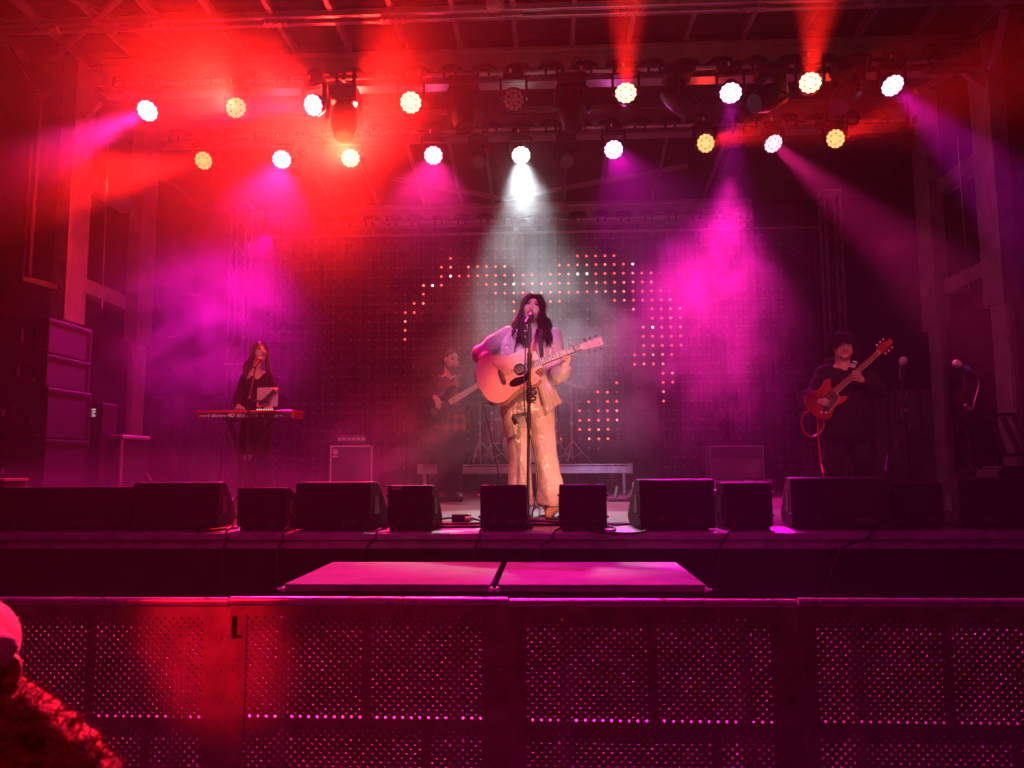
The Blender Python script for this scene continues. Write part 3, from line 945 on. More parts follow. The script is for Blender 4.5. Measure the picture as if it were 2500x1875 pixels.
# ================================================================== crowd barrier in front
M_plate = mat('perforated aluminium plate', (0.40, 0.39, 0.39), 0.5, metal=0.25, var=0.4, scale=7, bump=0.06, bscale=30)
M_brail = mat('worn aluminium rail', (0.7, 0.68, 0.68), 0.3, metal=0.5, var=0.2, scale=12)
YBAR = 2.7
def zb_(v): return P(1243, v, YBAR).z
xj = [P(u, 1480, YBAR).x for u in (562, 1242)]
BW = xj[1] - xj[0]
ZT = zb_(1470)
def perforated(mb, W, y, th, rows, cols_n, pitch, x_first, blank, z_top, z_bot, r):
    """a plate with real round holes; rows: list of (z, offset, blank columns, holes?)"""
    def quad(x0, x1, z0, z1):
        for yy in (y, y + th):
            mb.add([(x0, yy, z0), (x1, yy, z0), (x1, yy, z1), (x0, yy, z1)], [(0, 1, 2, 3)])
    n = 8
    zs = sorted({z for z, *_ in rows}, reverse=True)
    hh = (rows[0][0] - rows[1][0]) / 2
    for z, off, blk in rows:
        x0 = x_first + off * pitch / 2
        if x0 > 0: quad(0, x0, z - hh, z + hh)
        x = x0
        run = None
        for i in range(cols_n):
            if i in blk:
                quad(x, x + pitch, z - hh, z + hh)
            else:
                cx = x + pitch / 2
                vs = []
                for yy in (y, y + th):
                    for k in range(n):
                        a = 2 * math.pi * (k + 0.5) / n
                        vs.append((cx + r * math.cos(a), yy, z + r * math.sin(a)))
                    for k in range(n):
                        a = 2 * math.pi * (k + 0.5) / n
                        c, s = math.cos(a), math.sin(a)
                        m = max(abs(c), abs(s))
                        vs.append((cx + pitch / 2 * c / m, yy, z + hh * s / m))
                fs = []
                for k in range(n):
                    k2 = (k + 1) % n
                    fs += [(k, k2, n + k2, n + k), (2*n + k2, 2*n + k, 3*n + k, 3*n + k2), (k2, k, 2*n + k, 2*n + k2)]
                # corners of the cell
                mb.add(vs, fs)
                for sx in (-1, 1):
                    for sz in (-1, 1):
                        c = math.cos(math.pi / 8); s_ = math.sin(math.pi / 8)
                        for yy in (y, y + th):
                            mb.add([(cx + sx*pitch/2, yy, z + sz*hh), (cx + sx*pitch/2, yy, z + sz*hh*s_/c), (cx + sx*pitch/2*s_/c, yy, z + sz*hh)], [(0, 1, 2)])
            x += pitch
        if x < W: quad(x, W, z - hh, z + hh)
    # solid bands above, between and below
    tops = [z for z, *_ in rows]
    edges = [z_top] 
    prev = None
    bands = [(tops[0] + hh, z_top)]
    for a, b in zip(tops, tops[1:]):
        if a - b > hh * 2.2: bands.append((b + hh, a - hh))
    bands.append((z_bot, tops[-1] - hh))
    for z0, z1 in bands: quad(0, W, z0, z1)
pit = (zb_(1513) - zb_(1757)) / 23
rows = []
for k in range(24): rows.append((zb_(1513) - k * pit, k % 2, {14}))
z0l = zb_(1790)
for k in range(24): rows.append((z0l - k * pit, (k + 1) % 2, {21}))
PIT = BW * 20.6 / 680
bar0 = thing('crowd_barrier', 'crowd barrier section', 'crowd barrier', (0, YBAR, 0))
mb = MB()
xf = BW * 43 / 680 - PIT * 0.4
perforated(mb, BW - 0.0005, YBAR, 0.003, rows, 28, PIT, xf, (), ZT - 0.004, 0.12, 0.0047)
me_v = mb.v
mb.v = [(x - 0, y, z) for x, y, z in mb.v]
plate_o = mb.build('perforated_plate', M_plate, bar0)
MB().cyl((0.003, YBAR - 0.004, ZT), (BW - 0.004, YBAR - 0.004, ZT), 0.0135, n=14).build('top_rail', M_brail, bar0, smooth=True)
MB().box((0.003, YBAR + 0.006, ZT - 0.05), (BW - 0.004, YBAR + 0.05, ZT - 0.004)).build('top_channel', M_plate, bar0, bevel=0.006)
for x0 in (0.004, BW - 0.046):
    MB().box((x0, YBAR + 0.006, 0.02), (x0 + 0.04, YBAR + 0.05, ZT - 0.055)).build('side_post', M_plate, bar0, bevel=0.004)
MB().box((0.05, YBAR + 0.006, zb_(1783)), (BW - 0.05, YBAR + 0.05, zb_(1765))).build('back_rail', M_brail, bar0, bevel=0.004)
for q in (0.19, 0.81):
    MB().bar((BW * q, YBAR + 0.02, ZT - 0.06), (BW * q, YBAR + 0.045, 0.62), 0.035, 0.02, up=(0, 1, 0)).build('upright', M_brail, bar0)
    MB().bar((BW * q, YBAR + 0.05, 0.66), (BW * q, YBAR + 0.75, 0.06), 0.05, 0.03, up=(0, 1, 0)).build('brace', M_plate, bar0)
MB().box((0.003, YBAR - 0.9, 0.006), (BW - 0.004, YBAR + 0.8, 0.03)).build('foot_plate', M_plate, bar0)
for q, m_ in ((0.012, 1), (BW - 0.03, 0)):
    b = MB()
    for v in (1560, 1640, 1720, 1800):
        b.cyl((q, YBAR - 0.006, zb_(v)), (q, YBAR - 0.0005, zb_(v)), 0.006, n=8)
    b.build('bolts', M_steel, plate_o, kind='stuff')
labs = ['perforated crowd barrier section behind the spectator in the pink cap', 'perforated crowd barrier section left of centre with a red lit left edge',
        'perforated crowd barrier section below the right half of the pink step decks', 'perforated crowd barrier section at the far right end of the row']
xs4 = [xj[0] - BW, xj[0], xj[1], xj[1] + BW]
for i, (lb, xx) in enumerate(zip(labs, xs4)):
    o = bar0 if i == 0 else copy_tree(bar0)
    o.location = (xx, YBAR, 0.004 * (i % 2))
    tag(o, lb, 'crowd barrier', 'crowd barriers across the front')
    if i == 1:
        MB().box((xx + 0.012, YBAR - 0.011, zb_(1505)), (xx + 0.026, YBAR - 0.001, zb_(1552))).box((xx + 0.012, YBAR - 0.011, zb_(1558)), (xx + 0.05, YBAR - 0.001, zb_(1552.5))).build('hinge_bracket', M_blackm, o, kind='stuff')
        MB().box((xx + 0.03, YBAR - 0.007, zb_(1500)), (xx + 0.062, YBAR - 0.0006, 0.3)).build('cover_strip', M_plate, o)

# ================================================================== two step decks in the pit
M_step = mat('grey carpeted step top', (0.12, 0.115, 0.115), 0.85, var=0.75, scale=2.2, bump=0.5, bscale=220)
zs_ = 1.08
sx = [Pz(690, 1428, zs_).x, Pz(1198, 1426, zs_).x, Pz(1216, 1426, zs_).x, Pz(1716, 1423, zs_).x]
ys0, ys1 = 3.5, 4.3
for i, (a, b, lb) in enumerate(((sx[0], sx[1], 'left pink lit step deck standing before the stage'), (sx[2], sx[3], 'right pink lit step deck standing before the stage'))):
    t = thing('step_deck', lb, 'step deck', ((a+b)/2, (ys0+ys1)/2, 0), 'step decks in the pit')
    MB().box((a, ys0, zs_ - 0.03), (b, ys1, zs_)).build('top', M_step, t)
    mb = MB()
    n = 74
    for k in range(n):
        x = a + (b - a) * (k + 0.5) / n
        mb.ball((x, ys0 - 0.001, zs_ - 0.004), (0.0065, 0.005, 0.006), 6, 4)
    mb.build('ruffled_front_trim', M_step, t, kind='stuff')
    MB().box((a + 0.01, ys0 + 0.012, 0.25), (b - 0.01, ys0 + 0.03, zs_ - 0.031)).build('front_drape', M_cloth, t)
    MB().box((a + 0.012, ys0 + 0.032, 0.25), (a + 0.03, ys1 - 0.01, zs_ - 0.031)).build('side_drape', M_cloth, t)
    MB().box((b - 0.03, ys0 + 0.032, 0.25), (b - 0.012, ys1 - 0.01, zs_ - 0.031)).build('side_drape', M_cloth, t)
    for xx in (a + 0.06, b - 0.06):
        for yy in (ys0 + 0.08, ys1 - 0.08):
            MB().cyl((xx, yy, 0.0), (xx, yy, zs_ - 0.031), 0.024, n=10).build('leg', M_steel, t, smooth=True)
    for xx, s in ((a, -1), (b, 1)):
        c = MB()
        c.box((xx - 0.008, ys0 - 0.012, zs_ - 0.03), (xx + 0.008, ys0 + 0.02, zs_ - 0.012))
        c.cyl((xx + s*0.004, ys0 - 0.01, zs_ - 0.02), (xx + s*0.026, ys0 - 0.014, zs_ - 0.018), 0.005, n=6)
        c.cyl((xx + s*0.004, ys0 - 0.01, zs_ - 0.085), (xx + s*0.024, ys0 - 0.014, zs_ - 0.08), 0.005, n=6)
        c.box((xx - 0.006, ys0 - 0.01, zs_ - 0.1), (xx + 0.006, ys0 + 0.008, zs_ - 0.07))
        c.build('corner_catch', M_steel, t, kind='stuff')

# ================================================================== floor monitors along the stage edge
M_cab = mat('black textured cabinet paint', (0.008, 0.0075, 0.008), 0.65, var=0.3, bump=0.35, bscale=260, spec=0.25)
M_grille = mat('black speaker grille', (0.01, 0.01, 0.01), 0.6, var=0.2, bump=0.5, bscale=400)
def wedge(label, u0, u1, vt, y0, depth, yaw=0.0, big=False, tape=False, vb=1294):
    um = (u0 + u1) / 2
    z0 = DECK + (0.012 if big else 0.022)
    x0, x1 = P(u0, 1240, y0).x, P(u1, 1240, y0).x
    zt = P(um, vt, y0).z
    h = zt - z0
    w = x1 - x0
    t = thing('floor_monitor', label, 'floor monitor', (0, 0, 0), 'floor monitors along the stage edge')
    # side profile: y away from the audience, z up
    if big: prof = [(0.0, 0), (0.0, h*0.97), (0.012, h), (depth*0.30, h), (depth*0.42, h*0.955), (depth*0.72, h*0.62), (depth*0.9, h*0.36), (depth, h*0.22), (depth*0.97, h*0.1), (depth*0.86, 0)]
    else: prof = [(0.0, 0), (0.0, h*0.98), (0.01, h), (depth*0.25, h), (depth*0.36, h*0.95), (depth*0.62, h*0.72), (depth*0.85, h*0.42), (depth, h*0.2), (depth*0.98, 0)]
    cab_o = MB().prism(prof, (-w/2, 0, z0), (0, 1, 0), (0, 0, 1), (w, 0, 0)).build('cabinet', M_cab, t, bevel=0.009, bseg=2)
    # grille lies on the slanted front that faces the players
    gp = [(depth*0.44, h*0.955), (depth*0.9, h*0.38), (depth*0.915, h*0.40), (depth*0.455, h*0.975)]
    MB().prism(gp, (-w/2 + 0.03, 0, z0), (0, 1, 0), (0, 0, 1), (w - 0.06, 0, 0)).build('grille', M_grille, t)
    for q in (-1, 1):
        MB().box((q*w*0.36 - 0.025, 0.012, DECK - 0.0), (q*w*0.36 + 0.025, depth*0.8, z0 + 0.001)).build('foot', M_rubber, t)
    # handle slot lines, label plate and socket on the back
    hs = MB()
    hs.box((-w*0.16, -0.0025, z0 + h*0.72), (w*0.14, 0.0005, z0 + h*0.735))
    hs.box((-w*0.16, -0.0025, z0 + h*0.555), (w*0.12, 0.0005, z0 + h*0.562))
    hs.box((-w*0.16, -0.0012, z0 + h*0.562), (-w*0.155, 0.0005, z0 + h*0.72))
    hs.build('handle_lip', M_blackm, cab_o, kind='stuff')
    MB().box((w*0.13, -0.002, z0 + h*0.1), (w*0.32, 0.001, z0 + h*0.19)).build('label_plate', M_black, cab_o)
    MB().cyl((-w*0.22, -0.008, z0 + h*0.18), (-w*0.22, 0.002, z0 + h*0.18), 0.015, n=12).build('socket', M_blackm, cab_o, smooth=True)
    for q in (-1, 1):
        MB().prism([(depth*0.2, h*0.3), (depth*0.2, h*0.68), (depth*0.36, h*0.68), (depth*0.44, h*0.3)], (q*(w/2 + 0.0015) - (0.003 if q < 0 else 0), 0, z0), (0, 1, 0), (0, 0, 1), (0.003, 0, 0)).build('side_handle', M_blackm, cab_o)
        for zz in (0.25, 0.75):
            MB().cyl((q*w/2, 0.02, z0 + h*zz), (q*(w/2 + 0.012), 0.02, z0 + h*zz), 0.008, n=8).build('side_bolt', M_blackm, cab_o)
    if tape:
        MB().box((-w*0.38, -0.0015, z0 + h*0.9), (-w*0.18, 0.0, z0 + h*0.99)).build('tape_strip', mat('grey tape', (0.16, 0.15, 0.15), 0.6), t)
    t.location = ((x0 + x1) / 2, y0, 0)
    t.rotation_euler = (0, 0, R(yaw))
    return t
WEDGES = [
 ('big low black monitor filling the far left of the stage edge', -70, 322, 1190, 4.92, 0.5, 4, True),
 ('wide black monitor with a bright side handle, left of the small one by the keyboard', 330, 527, 1178, 4.92, 0.5, 9, True),
 ('small black monitor in front of the keyboard stand legs', 577, 694, 1191, 4.9, 0.38, -2, False),
 ('big black monitor in front of the bass amplifier', 718, 905, 1177, 4.88, 0.46, -4, True),
 ('small black monitor with a strip of grey tape, before the end of the drum riser', 944, 1056, 1185, 4.86, 0.34, -3, False, True),
 ('small black monitor just left of the singer\'s microphone stand', 1172, 1284, 1184, 4.86, 0.34, -1, False),
 ('small black monitor in front of the singer\'s gold boot', 1366, 1482, 1183, 4.86, 0.34, 0, False),
 ('big black monitor between the singer and the guitar amplifier', 1562, 1748, 1170, 4.88, 0.46, 4, True),
 ('small black monitor in front of the guitar amplifier', 1768, 1888, 1177, 4.88, 0.36, 3, False),
 ('wide black monitor in front of the electric guitarist', 1936, 2172, 1166, 4.9, 0.5, -9, True),
 ('small black monitor in front of the nearer spare microphone stand', 2176, 2306, 1178, 4.92, 0.36, 2, False),
 ('big round shouldered black monitor at the far right of the stage edge', 2350, 2580, 1166, 4.94, 0.55, -8, True),
]
for w in WEDGES: wedge(*w)
# the far right monitor carries a small black case
p0 = P(2470, 1166, 5.1)
tag(MB().box((p0.x - 0.11, 5.05, p0.z), (p0.x + 0.2, 5.3, p0.z + 0.05)).box((p0.x - 0.08, 5.06, p0.z + 0.051), (p0.x + 0.2, 5.28, p0.z + 0.075)).build('black_case', M_black, bevel=0.006), 'flat black case lying on the far right monitor', 'case')
M_tan = mat('warm lit tan metal', (0.55, 0.42, 0.28), 0.35, metal=0.5, var=0.2)  # warm light on the tray is worked into this tan
p0 = P(-5, 1195, 5.4)
t = thing('equipment_tray', 'tan metal tray with a round corner at the far left edge', 'tray', p0)
MB().box((p0.x - 0.3, 5.3, p0.z), (p0.x + 0.115, 5.6, p0.z + 0.014)).build('shelf', M_tan, t, bevel=0.005)
MB().box((p0.x - 0.3, 5.32, p0.z + 0.06), (p0.x + 0.1, 5.58, p0.z + 0.078)).build('top_rim', M_tan, t, bevel=0.004)
MB().box((p0.x - 0.3, 5.34, p0.z + 0.0145), (p0.x + 0.09, 5.56, p0.z + 0.0595)).build('black_insert', M_black, t)
MB().box((p0.x - 0.25, 5.3, DECK), (p0.x + 0.05, 5.6, p0.z - 0.001)).build('stand', M_black, t)

# cables drooping over the deck edge and lying on the deck
def cable(label, pts, r=0.008, m=None, name='cable'):
    # smooth the given points
    pts = [Vector(p) for p in pts]
    out = []
    for i in range(len(pts) - 1):
        p0, p1, p2, p3 = pts[max(i-1, 0)], pts[i], pts[i+1], pts[min(i+2, len(pts)-1)]
        for k in range(8):
            s = k / 8
            out.append(0.5 * ((2*p1) + (p2-p0)*s + (2*p0-5*p1+4*p2-p3)*s*s + (3*p1-p0-3*p2+p3)*s**3))
    out.append(pts[-1])
    return tag(MB().tube(out, r, 7).build(name, m or M_rubber, smooth=True), label, 'cable')
def droop(label, u0, v0, u1, y0=4.9, sway=0.03):
    a = P(u0, v0, y0 - 0.02); b = P(u1, 1300, YE - 0.045)
    cable(label, [(a.x, a.y - 0.01, max(a.z, DECK + 0.03)), (a.x + sway*0.5, 4.84, DECK + 0.03), ((a.x+b.x)/2, YE - 0.02, DECK + 0.012), (b.x, YE - 0.045, DECK - 0.04), (b.x - sway, YE - 0.04, DECK - 0.11), (b.x - sway*1.5, YE + 0.0, DECK - 0.35)])
droop('cable draping over the edge left of the small monitor by the keyboard', 566, 1275, 556)
droop('cable draping over the edge beside the bass amplifier monitor', 705, 1270, 690)
droop('cable draping over the edge beside the taped monitor', 938, 1262, 915, sway=0.06)
droop('cable draping over the edge under the monitor left of the singer', 1178, 1262, 1170)
droop('cable draping over the edge under the monitor right of the singer', 1368, 1282, 1345, sway=0.07)
droop('cable draping over the edge under the guitar amplifier monitor', 1786, 1262, 1768)
droop('thick cable slanting over the edge under the wide guitarist monitor', 2150, 1290, 2110, sway=0.15)
def ondeck(label, uv, r=0.008):
    pts = []
    for u, v in uv:
        p = Pz(u, v, DECK + r)
        pts.append(p)
    cable(label, pts, r)
ondeck('cable looping on the deck before the monitor right of the singer', [(1440, 1296), (1490, 1297), (1500, 1288), (1460, 1285), (1435, 1290), (1470, 1300), (1530, 1303), (1570, 1298), (1600, 1282)])
for i, (lb, uv) in enumerate((
   ('straight cable lying between the taped monitor and the singer, nearest the edge', [(900, 1284), (980, 1283), (1080, 1286), (1180, 1285), (1300, 1288)]),
   ('straight cable lying behind the taped monitor', [(900, 1276), (1000, 1277), (1100, 1279), (1200, 1277), (1330, 1281), (1400, 1279)]),
   ('cable lying across the deck by the singer\'s boot', [(1285, 1266), (1320, 1271), (1370, 1275), (1430, 1279), (1520, 1278), (1600, 1279)]),
   ('pair of cables lying right of the singer', [(1480, 1282), (1540, 1279), (1600, 1283)]),
   ('bright edged cable on the deck at the left end', [(480, 1299), (530, 1293), (580, 1288)]),
   ('coil of cable on the deck behind the singer\'s microphone stand', [(1290, 1262), (1305, 1240), (1318, 1233), (1330, 1240), (1332, 1255), (1318, 1258), (1316, 1240), (1300, 1232), (1292, 1240), (1300, 1262), (1330, 1266), (1380, 1268)]))):
    ondeck(lb, uv, 0.009)
M_plug = mat('yellow plug', (0.7, 0.55, 0.3), 0.5)
p0 = Pz(1126, 1276, DECK)
t = thing('floor_box', 'small black floor box with yellow plugs between two small monitors', 'floor box', p0)
MB().box((p0.x - 0.07, p0.y, DECK), (p0.x + 0.06, p0.y + 0.12, DECK + 0.06)).build('box', M_black, t, bevel=0.005)
MB().cyl((p0.x + 0.03, p0.y - 0.03, DECK + 0.03), (p0.x + 0.09, p0.y - 0.03, DECK + 0.03), 0.016, n=12).build('plug', M_plug, t, smooth=True)
MB().cyl((p0.x - 0.19, p0.y + 0.02, DECK + 0.02), (p0.x - 0.14, p0.y + 0.02, DECK + 0.025), 0.013, n=12).build('plug', M_plug, t, smooth=True)
MB().tube([(p0.x + 0.09, p0.y - 0.03, DECK + 0.03), (p0.x + 0.14, p0.y - 0.03, DECK + 0.015), (p0.x + 0.25, p0.y - 0.04, DECK + 0.01)], 0.007).build('lead', M_rubber, t, smooth=True)
MB().tube([(p0.x - 0.14, p0.y + 0.02, DECK + 0.025), (p0.x - 0.1, p0.y + 0.03, DECK + 0.03), (p0.x - 0.06, p0.y + 0.04, DECK + 0.03)], 0.007).build('lead', M_rubber, t, smooth=True)

# ================================================================== drum riser and drums
YD = 11.2
zr_ = P(1280, 1134, YD).z
xr0, xr1 = P(1020, 1150, YD).x, P(1543, 1150, YD).x
t = thing('drum_riser', 'low aluminium framed drum riser on short legs behind the singer', 'drum riser', ((xr0+xr1)/2, YD + 1.1, DECK))
MB().box((xr0 + 0.02, YD + 0.02, zr_ - 0.02), (xr1 - 0.02, YD + 2.2, zr_)).build('deck_board', M_black, t)
w2 = (xr1 - xr0) / 2
for i in range(2):
    a = xr0 + i * w2
    MB().box((a, YD, zr_ - 0.13), (a + w2 - 0.006, YD + 0.018, zr_ - 0.03)).build('front_beam', M_alu, t, bevel=0.004)
    MB().box((a, YD - 0.004, zr_ - 0.018), (a + w2 - 0.006, YD + 0.018, zr_ + 0.004)).build('top_lip', M_alu, t, bevel=0.003)
    for xx in (a + 0.09, a + w2 - 0.11):
        MB().cyl((xx, YD + 0.06, DECK), (xx, YD + 0.06, zr_ - 0.1), 0.03, n=12).build('leg', M_alu, t, smooth=True)
        MB().cyl((xx, YD + 2.1, DECK), (xx, YD + 2.1, zr_ - 0.021), 0.03, n=12).build('leg', M_alu, t, smooth=True)
for xx in (xr0 - 0.006, xr1 - 0.07):
    MB().box((xx, YD - 0.012, zr_ - 0.136), (xx + 0.08, YD - 0.001, zr_ + 0.008)).build('corner_block', M_alu, t, bevel=0.004)
for xx in (xr0, xr1 - 0.02):
    MB().box((xx, YD + 0.02, zr_ - 0.13), (xx + 0.018, YD + 2.2, zr_ - 0.021)).build('side_beam', M_alu, t)
M_shell = mat('red drum shell', (0.35, 0.03, 0.03), 0.25, var=0.15)
M_skin_drum = mat('white drum head', (0.6, 0.58, 0.56), 0.6, var=0.1)
M_cymbal = mat('bronze cymbal', (0.6, 0.42, 0.2), 0.3, metal=1.0, var=0.15)
def drum(name, label, c, axis, r, h, cat='drum', legs=0):
    t = thing(name, label, cat, c)
    a = Vector(axis).normalized()
    c = Vector(c)
    sh_o = MB().lathe([(-h/2, r), (h/2, r)], c, a, 28).build('shell', M_shell, t, smooth=True)
    for s in (-1, 1):
        MB().lathe([(s*h/2 - 0.02*s, r + 0.002), (s*h/2 - 0.02*s, r + 0.014), (s*h/2 + 0.008*s, r + 0.014), (s*h/2 + 0.008*s, r - 0.01)], c, a, 28).build('hoop', M_chrome, sh_o, smooth=True)
        MB().lathe([(s*h/2 - 0.002*s, r - 0.004), (s*h/2 + 0.003*s, r - 0.012), (s*h/2 + 0.004*s, 0.01)], c, a, 28).build('head', M_skin_drum, t, smooth=True)
    lug = MB()
    b = a.orthogonal().normalized(); d = a.cross(b)
    for i in range(8):
        q = 2*math.pi*i/8
        n_ = b*math.cos(q) + d*math.sin(q)
        lug.cyl(c + n_*(r+0.012) - a*h*0.48, c + n_*(r+0.012) + a*h*0.48, 0.006, n=6)
    lug.build('tension_rods', M_chrome, sh_o, kind='stuff')
    for i in range(legs):
        q = 2*math.pi*i/max(legs, 1) + 0.4
        p = c + Vector((math.cos(q), math.sin(q), 0))*(r + 0.02)
        MB().cyl((p.x, p.y, zr_ + 0.002), (p.x, p.y, c.z + 0.05), 0.009, n=8).build('leg', M_chrome, t, smooth=True)
    return t
drum('bass_drum', 'red bass drum standing on the riser behind the singer', (P(1275, 1060, 12.0).x, 12.05, zr_ + 0.29), (0, 1, 0), 0.285, 0.42)
drum('floor_tom', 'red floor tom on chrome legs just left of the bass drum', (P(1213, 1035, 12.2).x, 12.3, zr_ + 0.52), (0, 0, 1), 0.2, 0.38, legs=3)
drum('rack_tom', 'small red tom above the bass drum', (P(1262, 980, 12.0).x, 12.05, zr_ + 0.82), (0, -0.3, 1), 0.15, 0.22)
drum('snare_drum', 'shallow red snare drum at the right of the kit', (P(1345, 1010, 12.2).x, 12.35, zr_ + 0.62), (0.1, -0.1, 1), 0.17, 0.14, legs=3)
M_stand = mat('bright stand metal', (0.62, 0.60, 0.60), 0.35, metal=0.35, var=0.1)
def cymbal_stand(label, u, y, vtop, lean, discs, name='cymbal_stand'):
    b = P(u, 1110, y)
    zt = P(u, vtop, y).z
    t = thing(name, label, 'cymbal stand', (b.x, y, zr_), 'cymbal stands on the drum riser')
    c = Vector((b.x, y, zr_))
    MB().cyl(c + Vector((0, 0, 0.06)), (b.x, y, zt - 0.3), 0.014, n=8).build('lower_tube', M_stand, t, smooth=True)
    MB().cyl((b.x, y, zt - 0.32), (b.x, y, zt), 0.01, n=8).build('upper_tube', M_stand, t, smooth=True)
    for zz in (zt - 0.31, (zt + zr_) / 2):
        MB().box((b.x - 0.03, y - 0.022, zz - 0.02), (b.x + 0.022, y + 0.022, zz + 0.02)).build('clamp', M_stand, t, bevel=0.005)
    for k in range(3):
        q = 2*math.pi*k/3 + 0.25
        f = c + Vector((math.cos(q)*0.3, math.sin(q)*0.3, 0.012))
        MB().bar(c + Vector((0, 0, 0.36)), f, 0.022, 0.012).build('leg', M_stand, t)
        MB().bar(c + Vector((0, 0, 0.09)), c + Vector((math.cos(q)*0.16, math.sin(q)*0.16, 0.18)), 0.016, 0.008).build('stay', M_stand, t)
        MB().ball(f, 0.022, 8, 6).build('rubber_foot', M_rubber, t, smooth=True)
    for dz, r, tilt in discs:
        MB().lathe([(-0.012, r), (-0.004, r*0.6), (0.008, r*0.25), (0.03, r*0.15), (0.04, 0.01), (0.036, 0.01), (0.024, r*0.14), (0.003, r*0.24), (-0.01, r*0.6), (-0.015, r)], (b.x, y, zt + dz), (tilt, -0.25, 1), 24).build('cymbal', M_cymbal, t, smooth=True)
    return t
cymbal_stand('chrome cymbal stand with two close tubes at the left of the drum kit', 1172, 11.7, 985, 0, [(0.0, 0.19, 0.05)])
cymbal_stand('chrome stand rising between the left cymbal stand and the singer', 1201, 11.9, 960, 0, [(0.02, 0.22, -0.2)])
cymbal_stand('chrome cymbal stand just right of the singer\'s trousers', 1359, 11.7, 975, 0, [(0.01, 0.2, 0.2)])
cymbal_stand('tallest chrome cymbal stand at the right end of the drum kit', 1397, 11.6, 935, 0, [(0.0, 0.24, 0.3)])
t = thing('drum_pedal', 'small black pedal frame under the right end of the drum riser', 'pedal', Pz(1530, 1225, DECK))
p0 = Pz(1530, 1225, DECK)
MB().box((p0.x - 0.2, p0.y, DECK), (p0.x + 0.2, p0.y + 0.25, DECK + 0.03)).build('base', M_black, t, bevel=0.006)
MB().bar((p0.x - 0.12, p0.y + 0.1, DECK + 0.03), (p0.x - 0.08, p0.y + 0.2, DECK + 0.16), 0.03).build('arm', M_blackm, t)
MB().bar((p0.x + 0.05, p0.y + 0.02, DECK + 0.04), (p0.x + 0.12, p0.y + 0.2, DECK + 0.12), 0.09, 0.015).build('footboard', M_chrome, t)

# ================================================================== amplifiers, cases, stacks
M_tolex = mat('black amplifier covering', (0.025, 0.022, 0.024), 0.65, var=0.2, bump=0.4, bscale=300)
M_gcloth = mat('dark grey grille cloth', (0.06, 0.05, 0.055), 0.9, var=0.2, bump=0.3, bscale=200)
M_pipe = mat('white piping', (0.62, 0.58, 0.56), 0.5, var=0.1)
def edge_frame(t, name, x0, x1, y, z0, z1, th, m, sides='tlrb'):
    if 't' in sides: MB().box((x0, y - 0.006, z1 - th), (x1, y + 0.002, z1)).build(name, m, t)
    if 'b' in sides: MB().box((x0, y - 0.006, z0), (x1, y + 0.002, z0 + th)).build(name, m, t)
    if 'l' in sides: MB().box((x0, y - 0.006, z0 + th + .0005), (x0 + th, y + 0.002, z1 - th - .0005)).build(name, m, t)
    if 'r' in sides: MB().box((x1 - th, y - 0.006, z0 + th + .0005), (x1, y + 0.002, z1 - th - .0005)).build(name, m, t)
ya = 9.5
x0, x1 = P(805, 1130, ya).x, P(910, 1130, ya).x
zt = P(857, 1087, ya).z
t = thing('bass_cabinet', 'tall black bass speaker cabinet with white piping and a round badge', 'speaker cabinet', ((x0+x1)/2, ya + 0.2, DECK))
MB().box((x0, ya, DECK + 0.03), (x1, ya + 0.4, zt)).build('cabinet', M_tolex, t, bevel=0.008)
MB().box((x0 + 0.02, ya - 0.003, DECK + 0.05), (x1 - 0.02, ya - 0.0005, zt - 0.02)).build('grille', M_gcloth, t)
edge_frame(t, 'piping', x0 + 0.006, x1 - 0.006, ya, DECK + 0.036, zt - 0.006, 0.012, M_pipe, 'tlr')
MB().box((x1 - 0.03, ya - 0.012, zt - 0.025), (x1 + 0.006, ya + 0.02, zt + 0.008)).build('corner', M_chrome, t, bevel=0.004)
for xx in (x0 + 0.05, x1 - 0.05):
    MB().cyl((xx - 0.02, ya + 0.2, DECK + 0.02), (xx + 0.02, ya + 0.2, DECK + 0.02), 0.02, n=10).build('caster', M_rubber, t)
bx0, bz0 = x0 + 0.03, zt - 0.15
badge_o = MB().box((bx0, ya - 0.007, bz0), (bx0 + 0.085, ya - 0.0035, bz0 + 0.11)).build('badge', M_black, t)
M_badge = mat('silver badge', (0.7, 0.66, 0.64), 0.3, metal=0.4, var=0.1)
def arc(cx, cz, r, w, a0, a1, y, th=0.003, n=20):
    mb = MB()
    pts = []
    for i in range(n + 1):
        a = R(a0 + (a1 - a0) * i / n)
        pts.append((math.cos(a), math.sin(a)))
    vs = []
    for yy in (y, y + th):
        for c, s in pts:
            vs += [(cx + (r - w/2)*c, yy, cz + (r - w/2)*s), (cx + (r + w/2)*c, yy, cz + (r + w/2)*s)]
    k = 2 * (n + 1)
    fs = []
    for i in range(n):
        fs += [(2*i, 2*i+1, 2*i+3, 2*i+2), (k+2*i+1, k+2*i, k+2*i+2, k+2*i+3), (2*i, 2*i+2, k+2*i+2, k+2*i), (2*i+1, k+2*i+1, k+2*i+3, 2*i+3)]
    return mb.add(vs, fs)
cx, cz = bx0 + 0.037, bz0 + 0.062
for o_ in (arc(cx, cz, 0.008, 0.016, 0, 360, ya - 0.0105), arc(cx, cz, 0.023, 0.007, 0, 360, ya - 0.0105), arc(cx, cz, 0.037, 0.009, 0, 150, ya - 0.0105)):
    o_.build('badge_ring', M_badge, badge_o)
MB().box((cx + 0.0325, ya - 0.0105, bz0 + 0.034), (cx + 0.0415, ya - 0.0075, cz - 0.0005)).build('badge_stem', M_badge, badge_o)
MB().box((bx0 + 0.003, ya - 0.0105, bz0 + 0.004), (bx0 + 0.082, ya - 0.0075, bz0 + 0.022)).build('badge_strip', M_badge, badge_o)
hx0, hx1 = P(822, 1070, ya).x, P(893, 1070, ya).x
